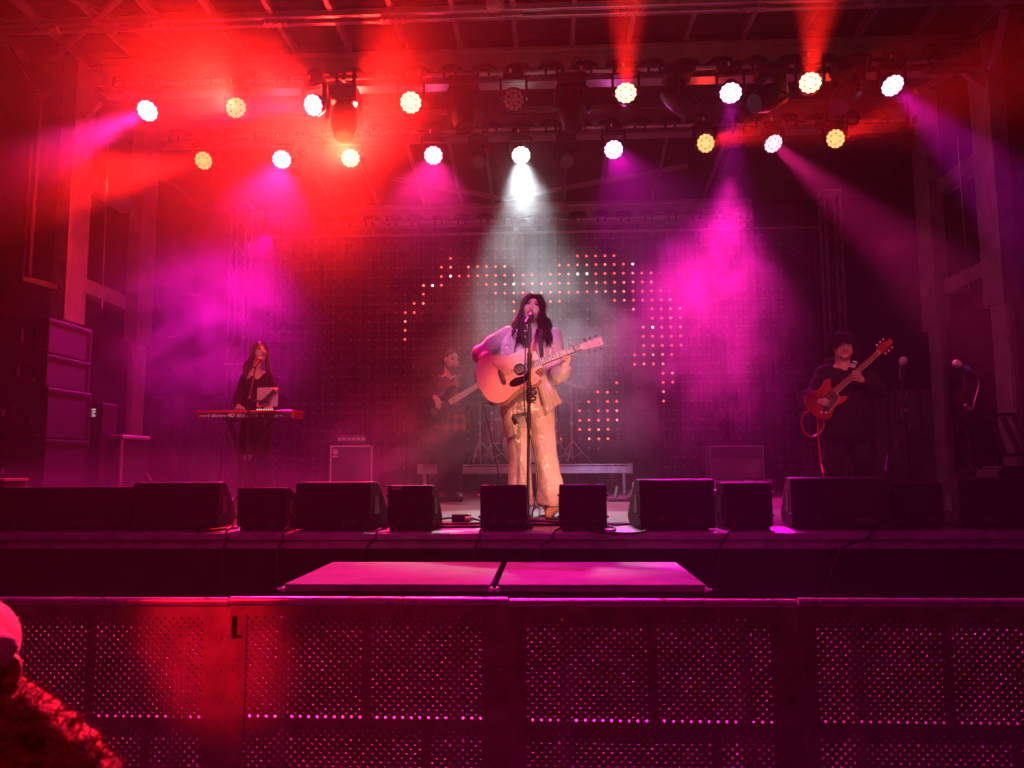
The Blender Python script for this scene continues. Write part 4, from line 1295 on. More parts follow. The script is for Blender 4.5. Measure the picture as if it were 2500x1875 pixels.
t = thing('bass_amplifier', 'flat bass amplifier head with a silver strip on top of the badge cabinet', 'amplifier', ((hx0+hx1)/2, ya + 0.15, zt))
MB().box((hx0, ya + 0.02, zt + 0.015), (hx1, ya + 0.3, zt + 0.125)).build('case', M_black, t, bevel=0.006)
MB().box((hx0 + 0.01, ya + 0.014, zt + 0.06), (hx1 - 0.01, ya + 0.019, zt + 0.095)).build('front_panel', M_steel, t)
for xx in (hx0 + 0.04, hx1 - 0.04):
    MB().cyl((xx, ya + 0.05, zt), (xx, ya + 0.05, zt + 0.0145), 0.015, n=10).build('foot', M_rubber, t)
k = MB()
for i in range(5): k.cyl((hx0 + 0.06 + i*0.06, ya + 0.004, zt + 0.077), (hx0 + 0.06 + i*0.06, ya + 0.0135, zt + 0.077), 0.01, n=8)
k.build('knobs', M_black, t, kind='stuff')
# leaning guitar case / bar left of the cabinet
tag(MB().cyl(P(796, 1050, 9.8), P(781, 1185, 9.8), 0.018, n=8).build('steel_pole', M_blackm, smooth=True), 'dark slanting pole left of the bass cabinet', 'pole')

# guitar amplifier on its case
x0, x1 = P(1733, 1130, ya).x, P(1866, 1130, ya).x
zt, zb1, zm = P(1800, 1088, ya).z, P(1800, 1171, ya).z, P(1800, 1117, ya).z
t = thing('guitar_amplifier', 'grey cloth guitar amplifier with silver lettering on a flight case', 'amplifier', ((x0+x1)/2, ya + 0.15, zb1))
MB().box((x0, ya, zb1), (x1, ya + 0.28, zt)).build('case', M_tolex, t, bevel=0.02, bseg=3)
MB().box((x0 + 0.012, ya - 0.004, zb1 + 0.012), (x1 - 0.012, ya - 0.0005, zm - 0.006)).build('lower_grille', mat('grey brown grille cloth', (0.16, 0.12, 0.13), 0.9, var=0.2, bump=0.3, bscale=200), t)
MB().box((x0 + 0.012, ya - 0.004, zm + 0.006), (x1 - 0.012, ya - 0.0005, zt - 0.012)).build('upper_panel', M_gcloth, t)
MB().box((x0 + 0.01, ya - 0.009, zm - 0.004), (x0 + 0.165, ya - 0.0005, zm + 0.005)).build('trim_strip', M_chrome, t)
MB().box((x0 + 0.2, ya - 0.009, zm - 0.004), (x1 - 0.01, ya - 0.0005, zm + 0.005)).build('trim_strip', M_chrome, t)
edge_frame(t, 'piping', x0 + 0.004, x1 - 0.004, ya, zb1 + 0.004, zt - 0.004, 0.006, mat('grey piping', (0.3, 0.26, 0.27), 0.5), 'tlr')
text('lettering', 'VOX', 0.055, M_chrome, t, (x0 + 0.035, ya - 0.006, zm + 0.022), extrude=0.002, xscale=1.0)
MB().bar(((x0+x1)/2 - 0.1, ya + 0.14, zt + 0.012), ((x0+x1)/2 + 0.1, ya + 0.14, zt + 0.012), 0.02, 0.02).build('handle', M_rubber, t)
M_wood = mat('black flight case ply', (0.03, 0.028, 0.03), 0.5, var=0.25)
def flight_case(label, x0, x1, y, d, z0, z1, rails=True):
    t = thing('flight_case', label, 'flight case', ((x0+x1)/2, y + d/2, z0), 'flight cases on the stage')
    MB().box((x0 + 0.005, y + 0.005, z0), (x1 - 0.005, y + d, z1 - 0.005)).build('body', M_wood, t)
    w = (x1 - x0)
    for a, b in ((0.0, 0.18), (0.2, 0.5), (0.51, 0.73), (0.75, 0.88), (0.9, 1.0)):
        MB().box((x0 + w*a, y - 0.004, z1 - 0.03), (x0 + w*b - 0.004, y + 0.02, z1 + 0.003)).build('edge_rail', M_alu, t, bevel=0.003)
    MB().box((x0, y - 0.004, z0 + 0.0), (x1, y + 0.01, z0 + 0.025)).build('edge_rail', M_alu, t, bevel=0.003)
    for xx in (x0, x1 - 0.025):
        MB().box((xx, y - 0.004, z0 + 0.027), (xx + 0.025, y + 0.01, z1 - 0.032)).build('edge_rail', M_alu, t, bevel=0.003)
    return t
xq0, xq1 = P(1740, 1176, ya).x, P(1882, 1176, ya).x
flight_case('silver edged flight case under the guitar amplifier', xq0, xq1, ya - 0.05, 0.45, DECK, zb1 - 0.004)
xq0, xq1 = P(1540, 1185, 11.0).x, P(1600, 1185, 11.0).x
flight_case('silver edged flight case beside the right end of the drum riser', xq0, xq1, 10.8, 0.5, DECK, P(1570, 1178, 10.8).z)

# tall case with vertical lettering and the number box at the left
yc = 8.7
x0, x1 = P(207, 1120, yc).x, P(296, 1120, yc).x
z1 = P(250, 1062, yc).z
t = thing('lettered_flight_case', 'tall flight case with bright edge posts and vertical lettering beside the left column', 'flight case', ((x0+x1)/2, yc + 0.3, DECK))
MB().box((x0 + 0.03, yc + 0.01, DECK), (x1 - 0.01, yc + 0.6, z1 - 0.04)).build('body', M_wood, t)
MB().box((x0, yc - 0.01, DECK), (x0 + 0.05, yc + 0.04, z1 - 0.05)).build('edge_post', M_steel, t, bevel=0.012)
MB().box((x1 - 0.03, yc - 0.01, DECK), (x1, yc + 0.04, z1 - 0.05)).build('edge_post', M_steel, t, bevel=0.01)
MB().box((x0 - 0.06, yc - 0.02, z1 - 0.045), (x1 + 0.02, yc + 0.6, z1)).build('lid', M_frame, t, bevel=0.01)
for u, v in ((240, 1096), (283, 1096)):
    a = P(u, v, yc); MB().bar((a.x, yc - 0.004, a.z - 0.03), (a.x + 0.04, yc - 0.004, a.z + 0.03), 0.012).build('latch', M_steel, t)
a = P(225, 1110, yc)
text('lettering', 'MAXI2-', 0.105, mat('faded stencil paint', (0.16, 0.13, 0.15), 0.7), t, (a.x, yc + 0.004, a.z), right=(0, 0, -1), up=(1, 0, 0), extrude=0.001, xscale=0.92)
yk = 8.5
x0, x1 = P(178, 1020, yk).x, P(250, 1020, yk).x
zc0, zc1 = P(214, 1056, yk).z, P(214, 984, yk).z
t = thing('number_box', 'black box showing three white number windows above the lettered case', 'number box', ((x0+x1)/2, yk + 0.1, zc0))
MB().box((x0, yk, zc0), (x1, yk + 0.3, zc1)).build('housing', M_black, t, bevel=0.008)
for i, s in enumerate(('05', '15', '34')):
    u0 = 197 + 13.6 * i
    a, b = P(u0, 1017, yk), P(u0 + 9.6, 1003, yk)
    MB().box((a.x, yk - 0.004, a.z), (b.x, yk - 0.0005, b.z)).build('window', mat('lit white number window', (0.8, 0.8, 0.8), 0.5, emit=(1.0, 0.82, 0.9), estr=0.55), t)
    a2, b2 = P(u0, 1001, yk), P(u0 + 9.6, 998, yk)
    MB().box((a2.x, yk - 0.004, a2.z), (b2.x, yk - 0.0005, b2.z)).build('caption_bar', mat('lit white number window', (0.8, 0.8, 0.8), 0.5), t)
    text('digits', s, (b.z - a.z) * 1.12, M_black, t, ((a.x + b.x) / 2, yk - 0.005, a.z + 0.008), extrude=0.001, align='CENTER', xscale=0.72, squash=0.001)
a = P(194, 1045, yk)
text('digits', '.024', 0.062, mat('violet digits', (0.2, 0.05, 0.4), 0.5, emit=(0.35, 0.05, 0.8), estr=0.35), t, (a.x, yk - 0.003, a.z), extrude=0.001, xscale=0.95)
MB().box((x0 + 0.02, yk + 0.02, DECK), (x1 - 0.02, yk + 0.28, zc0 - 0.001)).build('stand', M_black, t)
# speaker stack at the left edge
ys_ = 7.5
x0, x1 = P(-60, 1000, ys_).x, P(108, 1000, ys_).x
lv = [(776, 862), (863, 944), (945, 1070), (1071, 1186)]
labs = ['topmost black speaker cabinet of the stack at the left edge', 'second cabinet from the top of the left speaker stack', 'third cabinet from the top of the left speaker stack, with a small white label', 'bottom cabinet of the left speaker stack']
for i, ((va, vb), lb) in enumerate(zip(lv, labs)):
    zt, zb2 = P(40, va, ys_).z, P(40, vb, ys_).z
    if i == 3: zb2 = DECK
    t = thing('speaker_cabinet', lb, 'speaker cabinet', ((x0+x1)/2, ys_ + 0.45, zb2), 'stacked speaker cabinets at the left')
    MB().box((x0, ys_, zb2), (x1 + (0.03 if i > 1 else 0), ys_ + 0.75, zt)).build('cabinet', M_cab, t, bevel=0.012)
    zc = (zt + zb2) / 2
    hx = P(57 - 4*i, 800, ys_).x
    hh = MB().box((hx - 0.05, ys_ - 0.004, zc - 0.09), (hx + 0.12, ys_ - 0.0005, zc + 0.09)).build('rear_plate', M_blackm, t)
    MB().bar((hx, ys_ - 0.012, zc - 0.07), (hx, ys_ - 0.012, zc + 0.06), 0.018).build('rear_handle', M_steel, t)
    MB().cyl((hx + 0.17, ys_ - 0.012, zc - 0.1), (hx + 0.17, ys_ - 0.0005, zc - 0.1), 0.02, n=10).build('socket', M_steel, t, smooth=True)
    MB().box((x1 - 0.09, ys_ - 0.005, zb2 + 0.03), (x1 - 0.03, ys_ - 0.0005, zb2 + 0.045)).build('rigging_pin', M_steel, t)
    MB().box((x1 + (0.03 if i > 1 else 0) - 0.002, ys_ + 0.03, zt - 0.05), (x1 + (0.03 if i > 1 else 0) + 0.005, ys_ + 0.72, zt - 0.03)).build('rigging_track', M_blackm, t)
    MB().box((x1 + (0.03 if i > 1 else 0) - 0.002, ys_ + 0.69, zb2 + 0.03), (x1 + (0.03 if i > 1 else 0) + 0.003, ys_ + 0.72, zt - 0.055)).build('corner_trim', M_blackm, t)
    if i > 1:
        a = P(3, 1008 if i == 2 else 1150, ys_)
        MB().box((a.x, ys_ - 0.003, a.z - 0.03), (a.x + 0.045, ys_ - 0.0005, a.z + 0.03)).build('paper_label', M_white, t)
# dark stack behind the right end of the riser
x0, x1 = P(1524, 950, 12.6).x, P(1606, 950, 12.6).x
lv = [(892, 948), (949, 1005), (1006, 1190)]
for (va, vb), lb in zip(lv, ('top cabinet of the dark stack hiding part of the lit dots', 'middle cabinet of the dark stack hiding part of the lit dots', 'large bottom cabinet of the dark stack behind the drum riser')):
    zt, zb2 = P(1560, va, 12.6).z, P(1560, vb, 12.6).z
    zb2 = max(zb2, DECK)
    t = thing('side_speaker', lb, 'speaker cabinet', ((x0+x1)/2, 12.9, zb2), 'dark cabinets before the screen')
    MB().box((x0, 12.6, zb2), (x1, 13.2, zt)).build('cabinet', M_cab, t, bevel=0.01)
    MB().lathe([(0, 0.15), (0.006, 0.15), (0.006, 0.12), (-0.0, 0.03)], ((x0+x1)/2, 12.5985, (zt+zb2)/2), (0, -1, 0), 20).build('speaker_cone', M_blackm, t, smooth=True)
x0, x1 = P(1466, 1090, 12.4).x, P(1523, 1090, 12.4).x
tag(MB().box((x0, 12.3, zr_ + 0.003), (x1, 12.9, P(1490, 1075, 12.3).z)).build('equipment_case', M_wood, bevel=0.01), 'dark equipment case on the right end of the drum riser', 'case')

# trailer wheels at both rear corners
M_tyre = mat('tyre rubber', (0.05, 0.048, 0.05), 0.35, var=0.2)
for u, v, y, lb in ((300, 1121, 11.2, 'trailer wheel half hidden behind the left rear column'), (395, 1130, 11.6, 'trailer wheel between the left rear column and the keyboard'),
                    (2225, 1101, 11.4, 'trailer wheel behind the nearer spare microphone stand'), (2322, 1100, 11.2, 'trailer wheel behind the right rear column')):
    c = P(u, v, y)
    t = thing('trailer_wheel', lb, 'wheel', (c.x, c.y, c.z), 'trailer wheels at the stage corners')
    MB().lathe([(-0.11, 0.16), (-0.115, 0.2), (-0.1, 0.27), (-0.06, 0.3), (0.06, 0.3), (0.1, 0.27), (0.1, 0.16)], c, (0, 1, 0), 36).build('tyre', M_tyre, t, smooth=True)
    MB().lathe([(-0.085, 0.165), (-0.09, 0.15), (-0.01, 0.135), (0.0, 0.06), (-0.05, 0.055), (-0.055, 0.005)], c, (0, 1, 0), 24).build('rim', M_steel, t, smooth=True)
    MB().box((c.x - 0.04, c.y + 0.101, DECK), (c.x + 0.04, c.y + 0.16, c.z + 0.04)).build('hanger', M_black, t)
tag(MB().cyl(P(348, 1138, 10.9), P(371, 1174, 10.9), 0.012, n=6).build('steel_bar', M_chrome, smooth=True), 'short bright bar leaning below the left trailer wheels', 'bar')
# small metal bars standing in for glints of light in the left wing
tag(MB().bar(P(447, 718, 13.0), P(488, 719, 13.0), 0.03, 0.05).build('glint_bar', M_alu), 'pale metal bar standing in for a light glint high in the left wing', 'bracket')
tag(MB().bar(P(411, 823, 13.0), P(425, 823, 13.0), 0.02, 0.03).build('glint_bar', M_alu), 'small pale bar standing in for a light glint low in the left wing', 'bracket')
# metal steps with slanting rails at the right edge
t = thing('metal_steps', 'dark metal stair rail with slanting bars at the right edge', 'stair rail', P(2455, 1180, 7.6))
MB().bar(P(2408, 1013, 7.6), P(2560, 1012, 7.6), 0.04).build('top_rail', M_blackm, t)
MB().bar(P(2424, 1112, 7.6), P(2560, 1107, 7.6), 0.035).build('bottom_rail', M_blackm, t)
for a, b in ((2420, 2452), (2448, 2490), (2476, 2530), (2510, 2570)):
    MB().bar(P(a, 1018, 7.6), P(b, 1108, 7.6), 0.045, 0.035).build('slanting_bar', M_blackm, t)
MB().bar(P(2440, 1112, 7.6), (P(2440, 1112, 7.6).x, 7.6, DECK), 0.04).build('post', M_blackm, t)
MB().bar(P(2545, 1112, 7.6), (P(2545, 1112, 7.6).x, 7.6, DECK), 0.04).build('post', M_blackm, t)

# ================================================================== microphone stands
M_micgrille = mat('steel microphone grille', (0.38, 0.36, 0.38), 0.35, metal=0.8, var=0.3, bump=0.6, bscale=500)
M_blue = mat('blue tape', (0.08, 0.16, 0.55), 0.5)
def microphone(label, c, d, s=1.0, band=None):
    """ball at c, body running along d away from it"""
    c, d = Vector(c), Vector(d).normalized()
    t = thing('microphone', label, 'microphone', c)
    MB().lathe([(-0.026*s, 0.004*s), (-0.024*s, 0.012*s), (-0.014*s, 0.022*s), (0.0, 0.0255*s), (0.012*s, 0.0245*s), (0.022*s, 0.022*s)], c, d, 16).build('grille', M_micgrille, t, smooth=True)
    MB().lathe([(0.022*s, 0.0235*s), (0.03*s, 0.0235*s), (0.034*s, 0.019*s), (0.16*s, 0.0125*s), (0.162*s, 0.006)], c, d, 14).build('body', M_black, t, smooth=True)
    if band:
        MB().lathe([(0.05*s, 0.0187*s), (0.1*s, 0.0165*s)], c, d, 14).build('band', band, t, smooth=True)
    return t
def straight_stand(label, top, foot_u, knobs=True, thick=1.0):
    """round base stand with a clutch; top is where the clip sits"""
    top = Vector(top)
    x, y = top.x, top.y
    t = thing('microphone_stand', label, 'microphone stand', (x, y, DECK), 'straight microphone stands')
    zc = DECK + (top.z - DECK) * 0.72
    MB().lathe([(0, 0.13), (0.012, 0.13), (0.025, 0.115), (0.03, 0.03), (0.05, 0.018)], (x, y, DECK), (0, 0, 1), 24).build('base', M_blackm, t, smooth=True)
    MB().cyl((x, y, DECK + 0.05), (x, y, zc), 0.0115*thick, n=12).build('lower_tube', M_blackm, t, smooth=True)
    MB().lathe([(0, 0.014*thick), (0.012, 0.019*thick), (0.1, 0.019*thick), (0.115, 0.013)], (x, y, zc - 0.05), (0, 0, 1), 12).build('clutch', M_black, t, smooth=True)
    MB().cyl((x, y, zc + 0.06), (x, y, top.z), 0.008*thick, n=10).build('upper_tube', M_blackm, t, smooth=True)
    return t, zc
for u, v, y, lb, sgn, ub in ((2205, 880, 6.7, 'spare microphone stand nearest the guitarist', 1, 2227), (2336, 888, 6.7, 'spare microphone stand nearest the right column', -1, 2352)):
    c = P(u, v, y)
    bd = Vector((0.12 * sgn, 0.55, -0.65)).normalized() if sgn > 0 else Vector((0.62, 0.3, -0.25)).normalized()
    tip = c + bd * 0.1
    st, zc = straight_stand(lb, (tip.x, tip.y, tip.z - 0.04), ub, thick=1.7)
    MB().lathe([(0, 0.013), (0.04, 0.021), (0.08, 0.021)], (tip.x, tip.y, tip.z - 0.05), tuple(-bd + Vector((0, 0, 0.9))), 12).build('clip', M_black, st, smooth=True)
    MB().box((tip.x - 0.022, y + 0.05, zc + 0.05), (tip.x + 0.03, tip.y + 0.02, zc + 0.09)).build('cable_clip', M_black, st, bevel=0.005)
    MB().cyl((tip.x, tip.y - 0.045, zc + 0.02), (tip.x, tip.y - 0.015, zc + 0.02), 0.016, n=10).build('knob', M_steel, st, smooth=True)
    microphone(('silver headed microphone pointing away on the stand nearest the guitarist' if sgn > 0 else 'silver headed microphone pointing left on the stand nearest the right column'), c, bd, 1.35, M_blue)
    e_ = c + bd * 0.2
    if sgn > 0: pts = [e_, e_ + Vector((0.05, 0.03, -0.1)), (tip.x + 0.03, tip.y, zc + 0.15), (tip.x - 0.03, tip.y, zc + 0.06)] + [P(2185, 960, 6.8), P(2178, 1040, 6.9), P(2168, 1110, 6.95), P(2152, 1172, 7.0), Pz(2120, 1195, DECK + 0.01)]
    else: pts = [e_, e_ + Vector((0.05, 0, -0.1)), (tip.x - 0.02, tip.y - 0.03, zc - 0.1)] + [P(2338, 1020, 6.65), P(2344, 1075, 6.7), P(2362, 1120, 6.8), P(2390, 1170, 6.9), Pz(2420, 1196, DECK + 0.01)]
    cable('microphone cable hanging from the stand nearest the ' + ('guitarist' if sgn > 0 else 'right column'), pts, 0.009)

# singer's stand
YM = 5.72
pt = P(1293, 790, YM)
xm = P(1287.5, 1100, YM).x
t = thing('microphone_stand', 'singer\'s straight black microphone stand with a second clip and coiled cable', 'microphone stand', (xm, YM, DECK), 'straight microphone stands')
MB().lathe([(0, 0.135), (0.012, 0.135), (0.026, 0.12), (0.032, 0.03), (0.05, 0.018)], (xm, YM, DECK), (0, 0, 1), 24).build('base', M_blackm, t, smooth=True)
def seg(nm, va, vb, r, m=M_blackm, n=12):
    # the stand leans very slightly
    fa = (va - 1265) / (790 - 1265.0); fb = (vb - 1265) / (790 - 1265.0)
    za, zb3 = P(1290, va, YM).z, P(1290, vb, YM).z
    dxx = pt.x - xm
    MB().cyl((xm + dxx*fa, YM, za), (xm + dxx*fb, YM, zb3), r, n=n).build(nm, m, t, smooth=True)
seg('lower_tube', 1266, 1040, 0.012)
seg('clutch', 1046, 1008, 0.017)
seg('middle_tube', 1010, 870, 0.0135)
seg('rubber_grip', 985, 935, 0.019, M_rubber)
seg('collar', 900, 862, 0.017)
seg('upper_tube', 866, 790, 0.009)
seg('cable_sleeve', 836, 802, 0.017, M_rubber)
seg('clip_joint', 802, 784, 0.013)
k = P(1295, 869, YM)
MB().cyl((k.x - 0.02, YM, k.z), (k.x + 0.012, YM, k.z), 0.011, n=10).build('knob', M_black, t, smooth=True)
a, b, c = P(1290, 1009, YM), P(1252, 1019, YM - 0.03), P(1262, 1037, YM - 0.05)
MB().tube([a, (a + b)/2 + Vector((0, 0, 0.004)), b], [0.011, 0.014, 0.02], 10).build('side_arm', M_black, t, smooth=True)
MB().bar(b, c, 0.03, 0.025).build('spare_clip', M_black, t, bevel=0.004)
MB().cyl(c + Vector((0, -0.014, 0.003)), c + Vector((0, -0.01, 0.003)), 0.006, n=8).build('clip_screw', M_plug, t)
coil = []
for i in range(90):
    q = i / 89
    an = q * 2 * math.pi * 7
    z = P(1300, 948, YM).z + (P(1300, 983, YM).z - P(1300, 948, YM).z) * q
    w = 0.045 - 0.02 * abs(q - 0.35)
    coil.append((xm + 0.032 + w * math.cos(an) * 0.9, YM - 0.0 + 0.03 * math.sin(an), z + 0.006 * math.sin(an * 1.7)))
MB().tube(coil, 0.005, 6).build('cable_coil', M_rubber, t, smooth=True)
mc = P(1299.5, 770, 5.79)
md = Vector((-0.28, -0.80, -0.52))
mic = microphone('singer\'s black vocal microphone with a steel ball before her mouth', mc, md, 1.0)
MB().lathe([(0, 0.012), (0.02, 0.02), (0.06, 0.02)], P(1293.5, 789, 5.735), (0.15, -0.1, 1), 12).build('clip', M_black, t, smooth=True)
e_ = mc + md.normalized() * 0.162
cable('microphone cable running down the singer\'s stand to the deck', [e_, e_ + Vector((-0.012, -0.03, -0.03)), P(1285, 800, 5.66), P(1283, 850, 5.68), P(1281, 900, 5.68), P(1279, 960, 5.68), P(1282, 1010, 5.69), P(1292, 1055, 5.69), P(1304, 1100, 5.72), P(1312, 1145, 5.75), P(1312, 1180, 5.78), P(1306, 1225, 5.85), Pz(1302, 1262, DECK + 0.008), Pz(1340, 1266, DECK + 0.008)], 0.0048)

# ================================================================== people
def skin_mat(name, col):
    return mat(name, col, 0.48, var=0.12, scale=14, bump=0.05, bscale=90)
M_skin = skin_mat('skin', (0.60, 0.36, 0.27))
M_skin2 = skin_mat('pale skin', (0.52, 0.32, 0.25))
M_lip = mat('lips', (0.42, 0.10, 0.10), 0.4)
M_eye = mat('dark eye make up', (0.03, 0.018, 0.018), 0.4)
M_brow = mat('dark brows', (0.03, 0.017, 0.013), 0.8)
M_mouth = mat('mouth inside', (0.03, 0.005, 0.006), 0.6)
M_hair = mat('dark brown hair', (0.014, 0.007, 0.006), 0.55, var=0.4, scale=30, spec=0.25)
M_gloss = mat('glossy black lacquer', (0.008, 0.0075, 0.008), 0.15, var=0.1, spec=0.4, rvar=0.05)
M_hair2 = mat('brown hair', (0.07, 0.028, 0.018), 0.45, var=0.4, scale=30)
M_beard = mat('brown beard', (0.07, 0.035, 0.022), 0.85, var=0.5, scale=60, bump=0.8, bscale=250)
M_denim = mat('black trousers', (0.012, 0.011, 0.012), 0.85, var=0.3, bump=0.3, bscale=60, spec=0.2)
M_blackshirt = mat('black shirt', (0.011, 0.010, 0.011), 0.9, var=0.3, bump=0.3, bscale=50, spec=0.2)
M_leather = mat('black leather', (0.015, 0.013, 0.013), 0.35, var=0.3, bump=0.2, bscale=120)

def glitter(name, base, flake):
    m = bpy.data.materials.new(name)
    m.use_nodes = True
    nt = m.node_tree; L = nt.links.new
    b = nt.nodes['Principled BSDF']
    tc = nt.nodes.new('ShaderNodeTexCoord')
    vo = nt.nodes.new('ShaderNodeTexVoronoi'); vo.inputs['Scale'].default_value = flake
    L(tc.outputs['Object'], vo.inputs['Vector'])
    ns = nt.nodes.new('ShaderNodeTexNoise'); ns.inputs['Scale'].default_value = 4.0; ns.inputs['Detail'].default_value = 5
    L(tc.outputs['Object'], ns.inputs['Vector'])
    # some flakes mirror like, most of them cloth
    sep = nt.nodes.new('ShaderNodeSeparateColor'); L(vo.outputs['Color'], sep.inputs['Color'])
    gt = nt.nodes.new('ShaderNodeMath'); gt.operation = 'GREATER_THAN'; gt.inputs[1].default_value = 0.86
    L(sep.outputs['Red'], gt.inputs[0])
    mx = nt.nodes.new('ShaderNodeMix'); mx.data_type = 'RGBA'
    mx.inputs['A'].default_value = (*base, 1); mx.inputs['B'].default_value = (min(1, base[0]*1.5), min(1, base[1]*1.5), min(1, base[2]*1.5), 1)
    L(gt.outputs[0], mx.inputs['Factor'])
    mu = nt.nodes.new('ShaderNodeMix'); mu.data_type = 'RGBA'; mu.blend_type = 'MULTIPLY'; mu.inputs['Factor'].default_value = 0.5
    L(mx.outputs['Result'], mu.inputs['A']); L(ns.outputs['Fac'], mu.inputs['B'])
    L(mu.outputs['Result'], b.inputs['Base Color'])
    mm = nt.nodes.new('ShaderNodeMath'); mm.operation = 'MULTIPLY'; mm.inputs[1].default_value = 0.55
    L(gt.outputs[0], mm.inputs[0]); L(mm.outputs[0], b.inputs['Metallic'])
    ro = nt.nodes.new('ShaderNodeMapRange'); ro.inputs['To Min'].default_value = 0.75; ro.inputs['To Max'].default_value = 0.32
    L(gt.outputs[0], ro.inputs['Value']); L(ro.outputs['Result'], b.inputs['Roughness'])
    # each flake leans its own way
    ge = nt.nodes.new('ShaderNodeNewGeometry')
    v1 = nt.nodes.new('ShaderNodeVectorMath'); v1.operation = 'SUBTRACT'; v1.inputs[1].default_value = (0.5, 0.5, 0.5)
    L(vo.outputs['Color'], v1.inputs[0])
    v2 = nt.nodes.new('ShaderNodeVectorMath'); v2.operation = 'SCALE'; v2.inputs['Scale'].default_value = 0.7
    L(v1.outputs[0], v2.inputs[0])
    bp = nt.nodes.new('ShaderNodeBump'); bp.inputs['Strength'].default_value = 0.07; bp.inputs['Distance'].default_value = 0.02
    n3 = nt.nodes.new('ShaderNodeTexNoise'); n3.inputs['Scale'].default_value = 16; n3.inputs['Detail'].default_value = 3
    L(tc.outputs['Object'], n3.inputs['Vector']); L(n3.outputs['Fac'], bp.inputs['Height'])
    v3 = nt.nodes.new('ShaderNodeVectorMath'); v3.operation = 'ADD'
    L(bp.outputs['Normal'], v3.inputs[0]); L(v2.outputs[0], v3.inputs[1])
    v4 = nt.nodes.new('ShaderNodeVectorMath'); v4.operation = 'NORMALIZE'
    L(v3.outputs[0], v4.inputs[0]); L(v4.outputs[0], b.inputs['Normal'])
    return m
M_suit = glitter('glittering champagne cloth', (0.58, 0.47, 0.44), 230)
M_gold = glitter('glittering gold boot', (0.62, 0.42, 0.20), 230)

def flannel():
    m = bpy.data.materials.new('red and black check flannel')
    m.use_nodes = True
    nt = m.node_tree; L = nt.links.new
    b = nt.nodes['Principled BSDF']; b.inputs['Roughness'].default_value = 0.9
    tc = nt.nodes.new('ShaderNodeTexCoord')
    sp = nt.nodes.new('ShaderNodeSeparateXYZ'); L(tc.outputs['Object'], sp.inputs[0])
    def stripe(sock, f):
        a = nt.nodes.new('ShaderNodeMath'); a.operation = 'MULTIPLY'; a.inputs[1].default_value = f; L(sock, a.inputs[0])
        fr = nt.nodes.new('ShaderNodeMath'); fr.operation = 'FRACT'; L(a.outputs[0], fr.inputs[0])
        g = nt.nodes.new('ShaderNodeMath'); g.operation = 'GREATER_THAN'; g.inputs[1].default_value = 0.5; L(fr.outputs[0], g.inputs[0])
        return g
    s1, s2 = stripe(sp.outputs['X'], 9.5), stripe(sp.outputs['Z'], 8.0)
    ad = nt.nodes.new('ShaderNodeMath'); ad.operation = 'ADD'; L(s1.outputs[0], ad.inputs[0]); L(s2.outputs[0], ad.inputs[1])
    hf = nt.nodes.new('ShaderNodeMath'); hf.operation = 'MULTIPLY'; hf.inputs[1].default_value = 0.5; L(ad.outputs[0], hf.inputs[0])
    cr = nt.nodes.new('ShaderNodeValToRGB')
    cr.color_ramp.interpolation = 'CONSTANT'
    cr.color_ramp.elements[0].color = (0.012, 0.009, 0.009, 1)
    cr.color_ramp.elements[1].position = 0.75; cr.color_ramp.elements[1].color = (0.32, 0.035, 0.03, 1)
    e = cr.color_ramp.elements.new(0.3); e.color = (0.18, 0.02, 0.018, 1)
    L(hf.outputs[0], cr.inputs['Fac']); L(cr.outputs['Color'], b.inputs['Base Color'])
    return m
M_flannel = flannel()

def folds(a, f1, f2, ph=0.0):
    """soft creases for cloth"""
    def fn(x, y, z):
        return a * (np.sin(f1*z + 9*np.sin(7*x + ph) + 4*y) * 0.6 + np.sin(f2*(z*0.6 + x*0.8) + 5*np.sin(11*z + ph)) * 0.4)
    return fn

def cloth(name, material, left, right, parent, n=10, fold=0.012, th=0.008, nf=3.0):
    """a hanging piece of cloth between two edge lines, folded in depth"""
    mb = MB()
    k = len(left)
    front, back = [], []
    for i in range(k):
        a, b = Vector(left[i]), Vector(right[i])
        for j in range(n + 1):
            q = j / n
            p = a.lerp(b, q)
            d = fold * math.sin(q * nf * 2 * math.pi + i * 0.25) * (0.3 + 0.7 * i / max(k - 1, 1))
            front.append(p + Vector((0, d, 0)))
            back.append(p + Vector((0, d + th, 0)))
    w = n + 1
    N = len(front)
    fs = []
    for i in range(k - 1):
        for j in range(n):
            fs.append((i*w + j, i*w + j + 1, (i+1)*w + j + 1, (i+1)*w + j))
            fs.append((N + i*w + j + 1, N + i*w + j, N + (i+1)*w + j, N + (i+1)*w + j + 1))
        fs.append((i*w, (i+1)*w, N + (i+1)*w, N + i*w))
        fs.append((i*w + n, N + i*w + n, N + (i+1)*w + n, (i+1)*w + n))
    for j in range(n):
        fs.append((j, N + j, N + j + 1, j + 1))
        fs.append(((k-1)*w + j, (k-1)*w + j + 1, N + (k-1)*w + j + 1, N + (k-1)*w + j))
    mb.add(front + back, fs)
    return mb.build(name, material, parent, smooth=True)
def spline(pts, m=6):
    pts = [Vector(p) for p in pts]
    out = []
    for i in range(len(pts) - 1):
        p0, p1, p2, p3 = pts[max(i-1, 0)], pts[i], pts[i+1], pts[min(i+2, len(pts)-1)]
        for k in range(m):
            s = k / m
            out.append(0.5 * ((2*p1) + (p2-p0)*s + (2*p0-5*p1+4*p2-p3)*s*s + (3*p1-p0-3*p2+p3)*s**3))
    out.append(pts[-1])
    return out

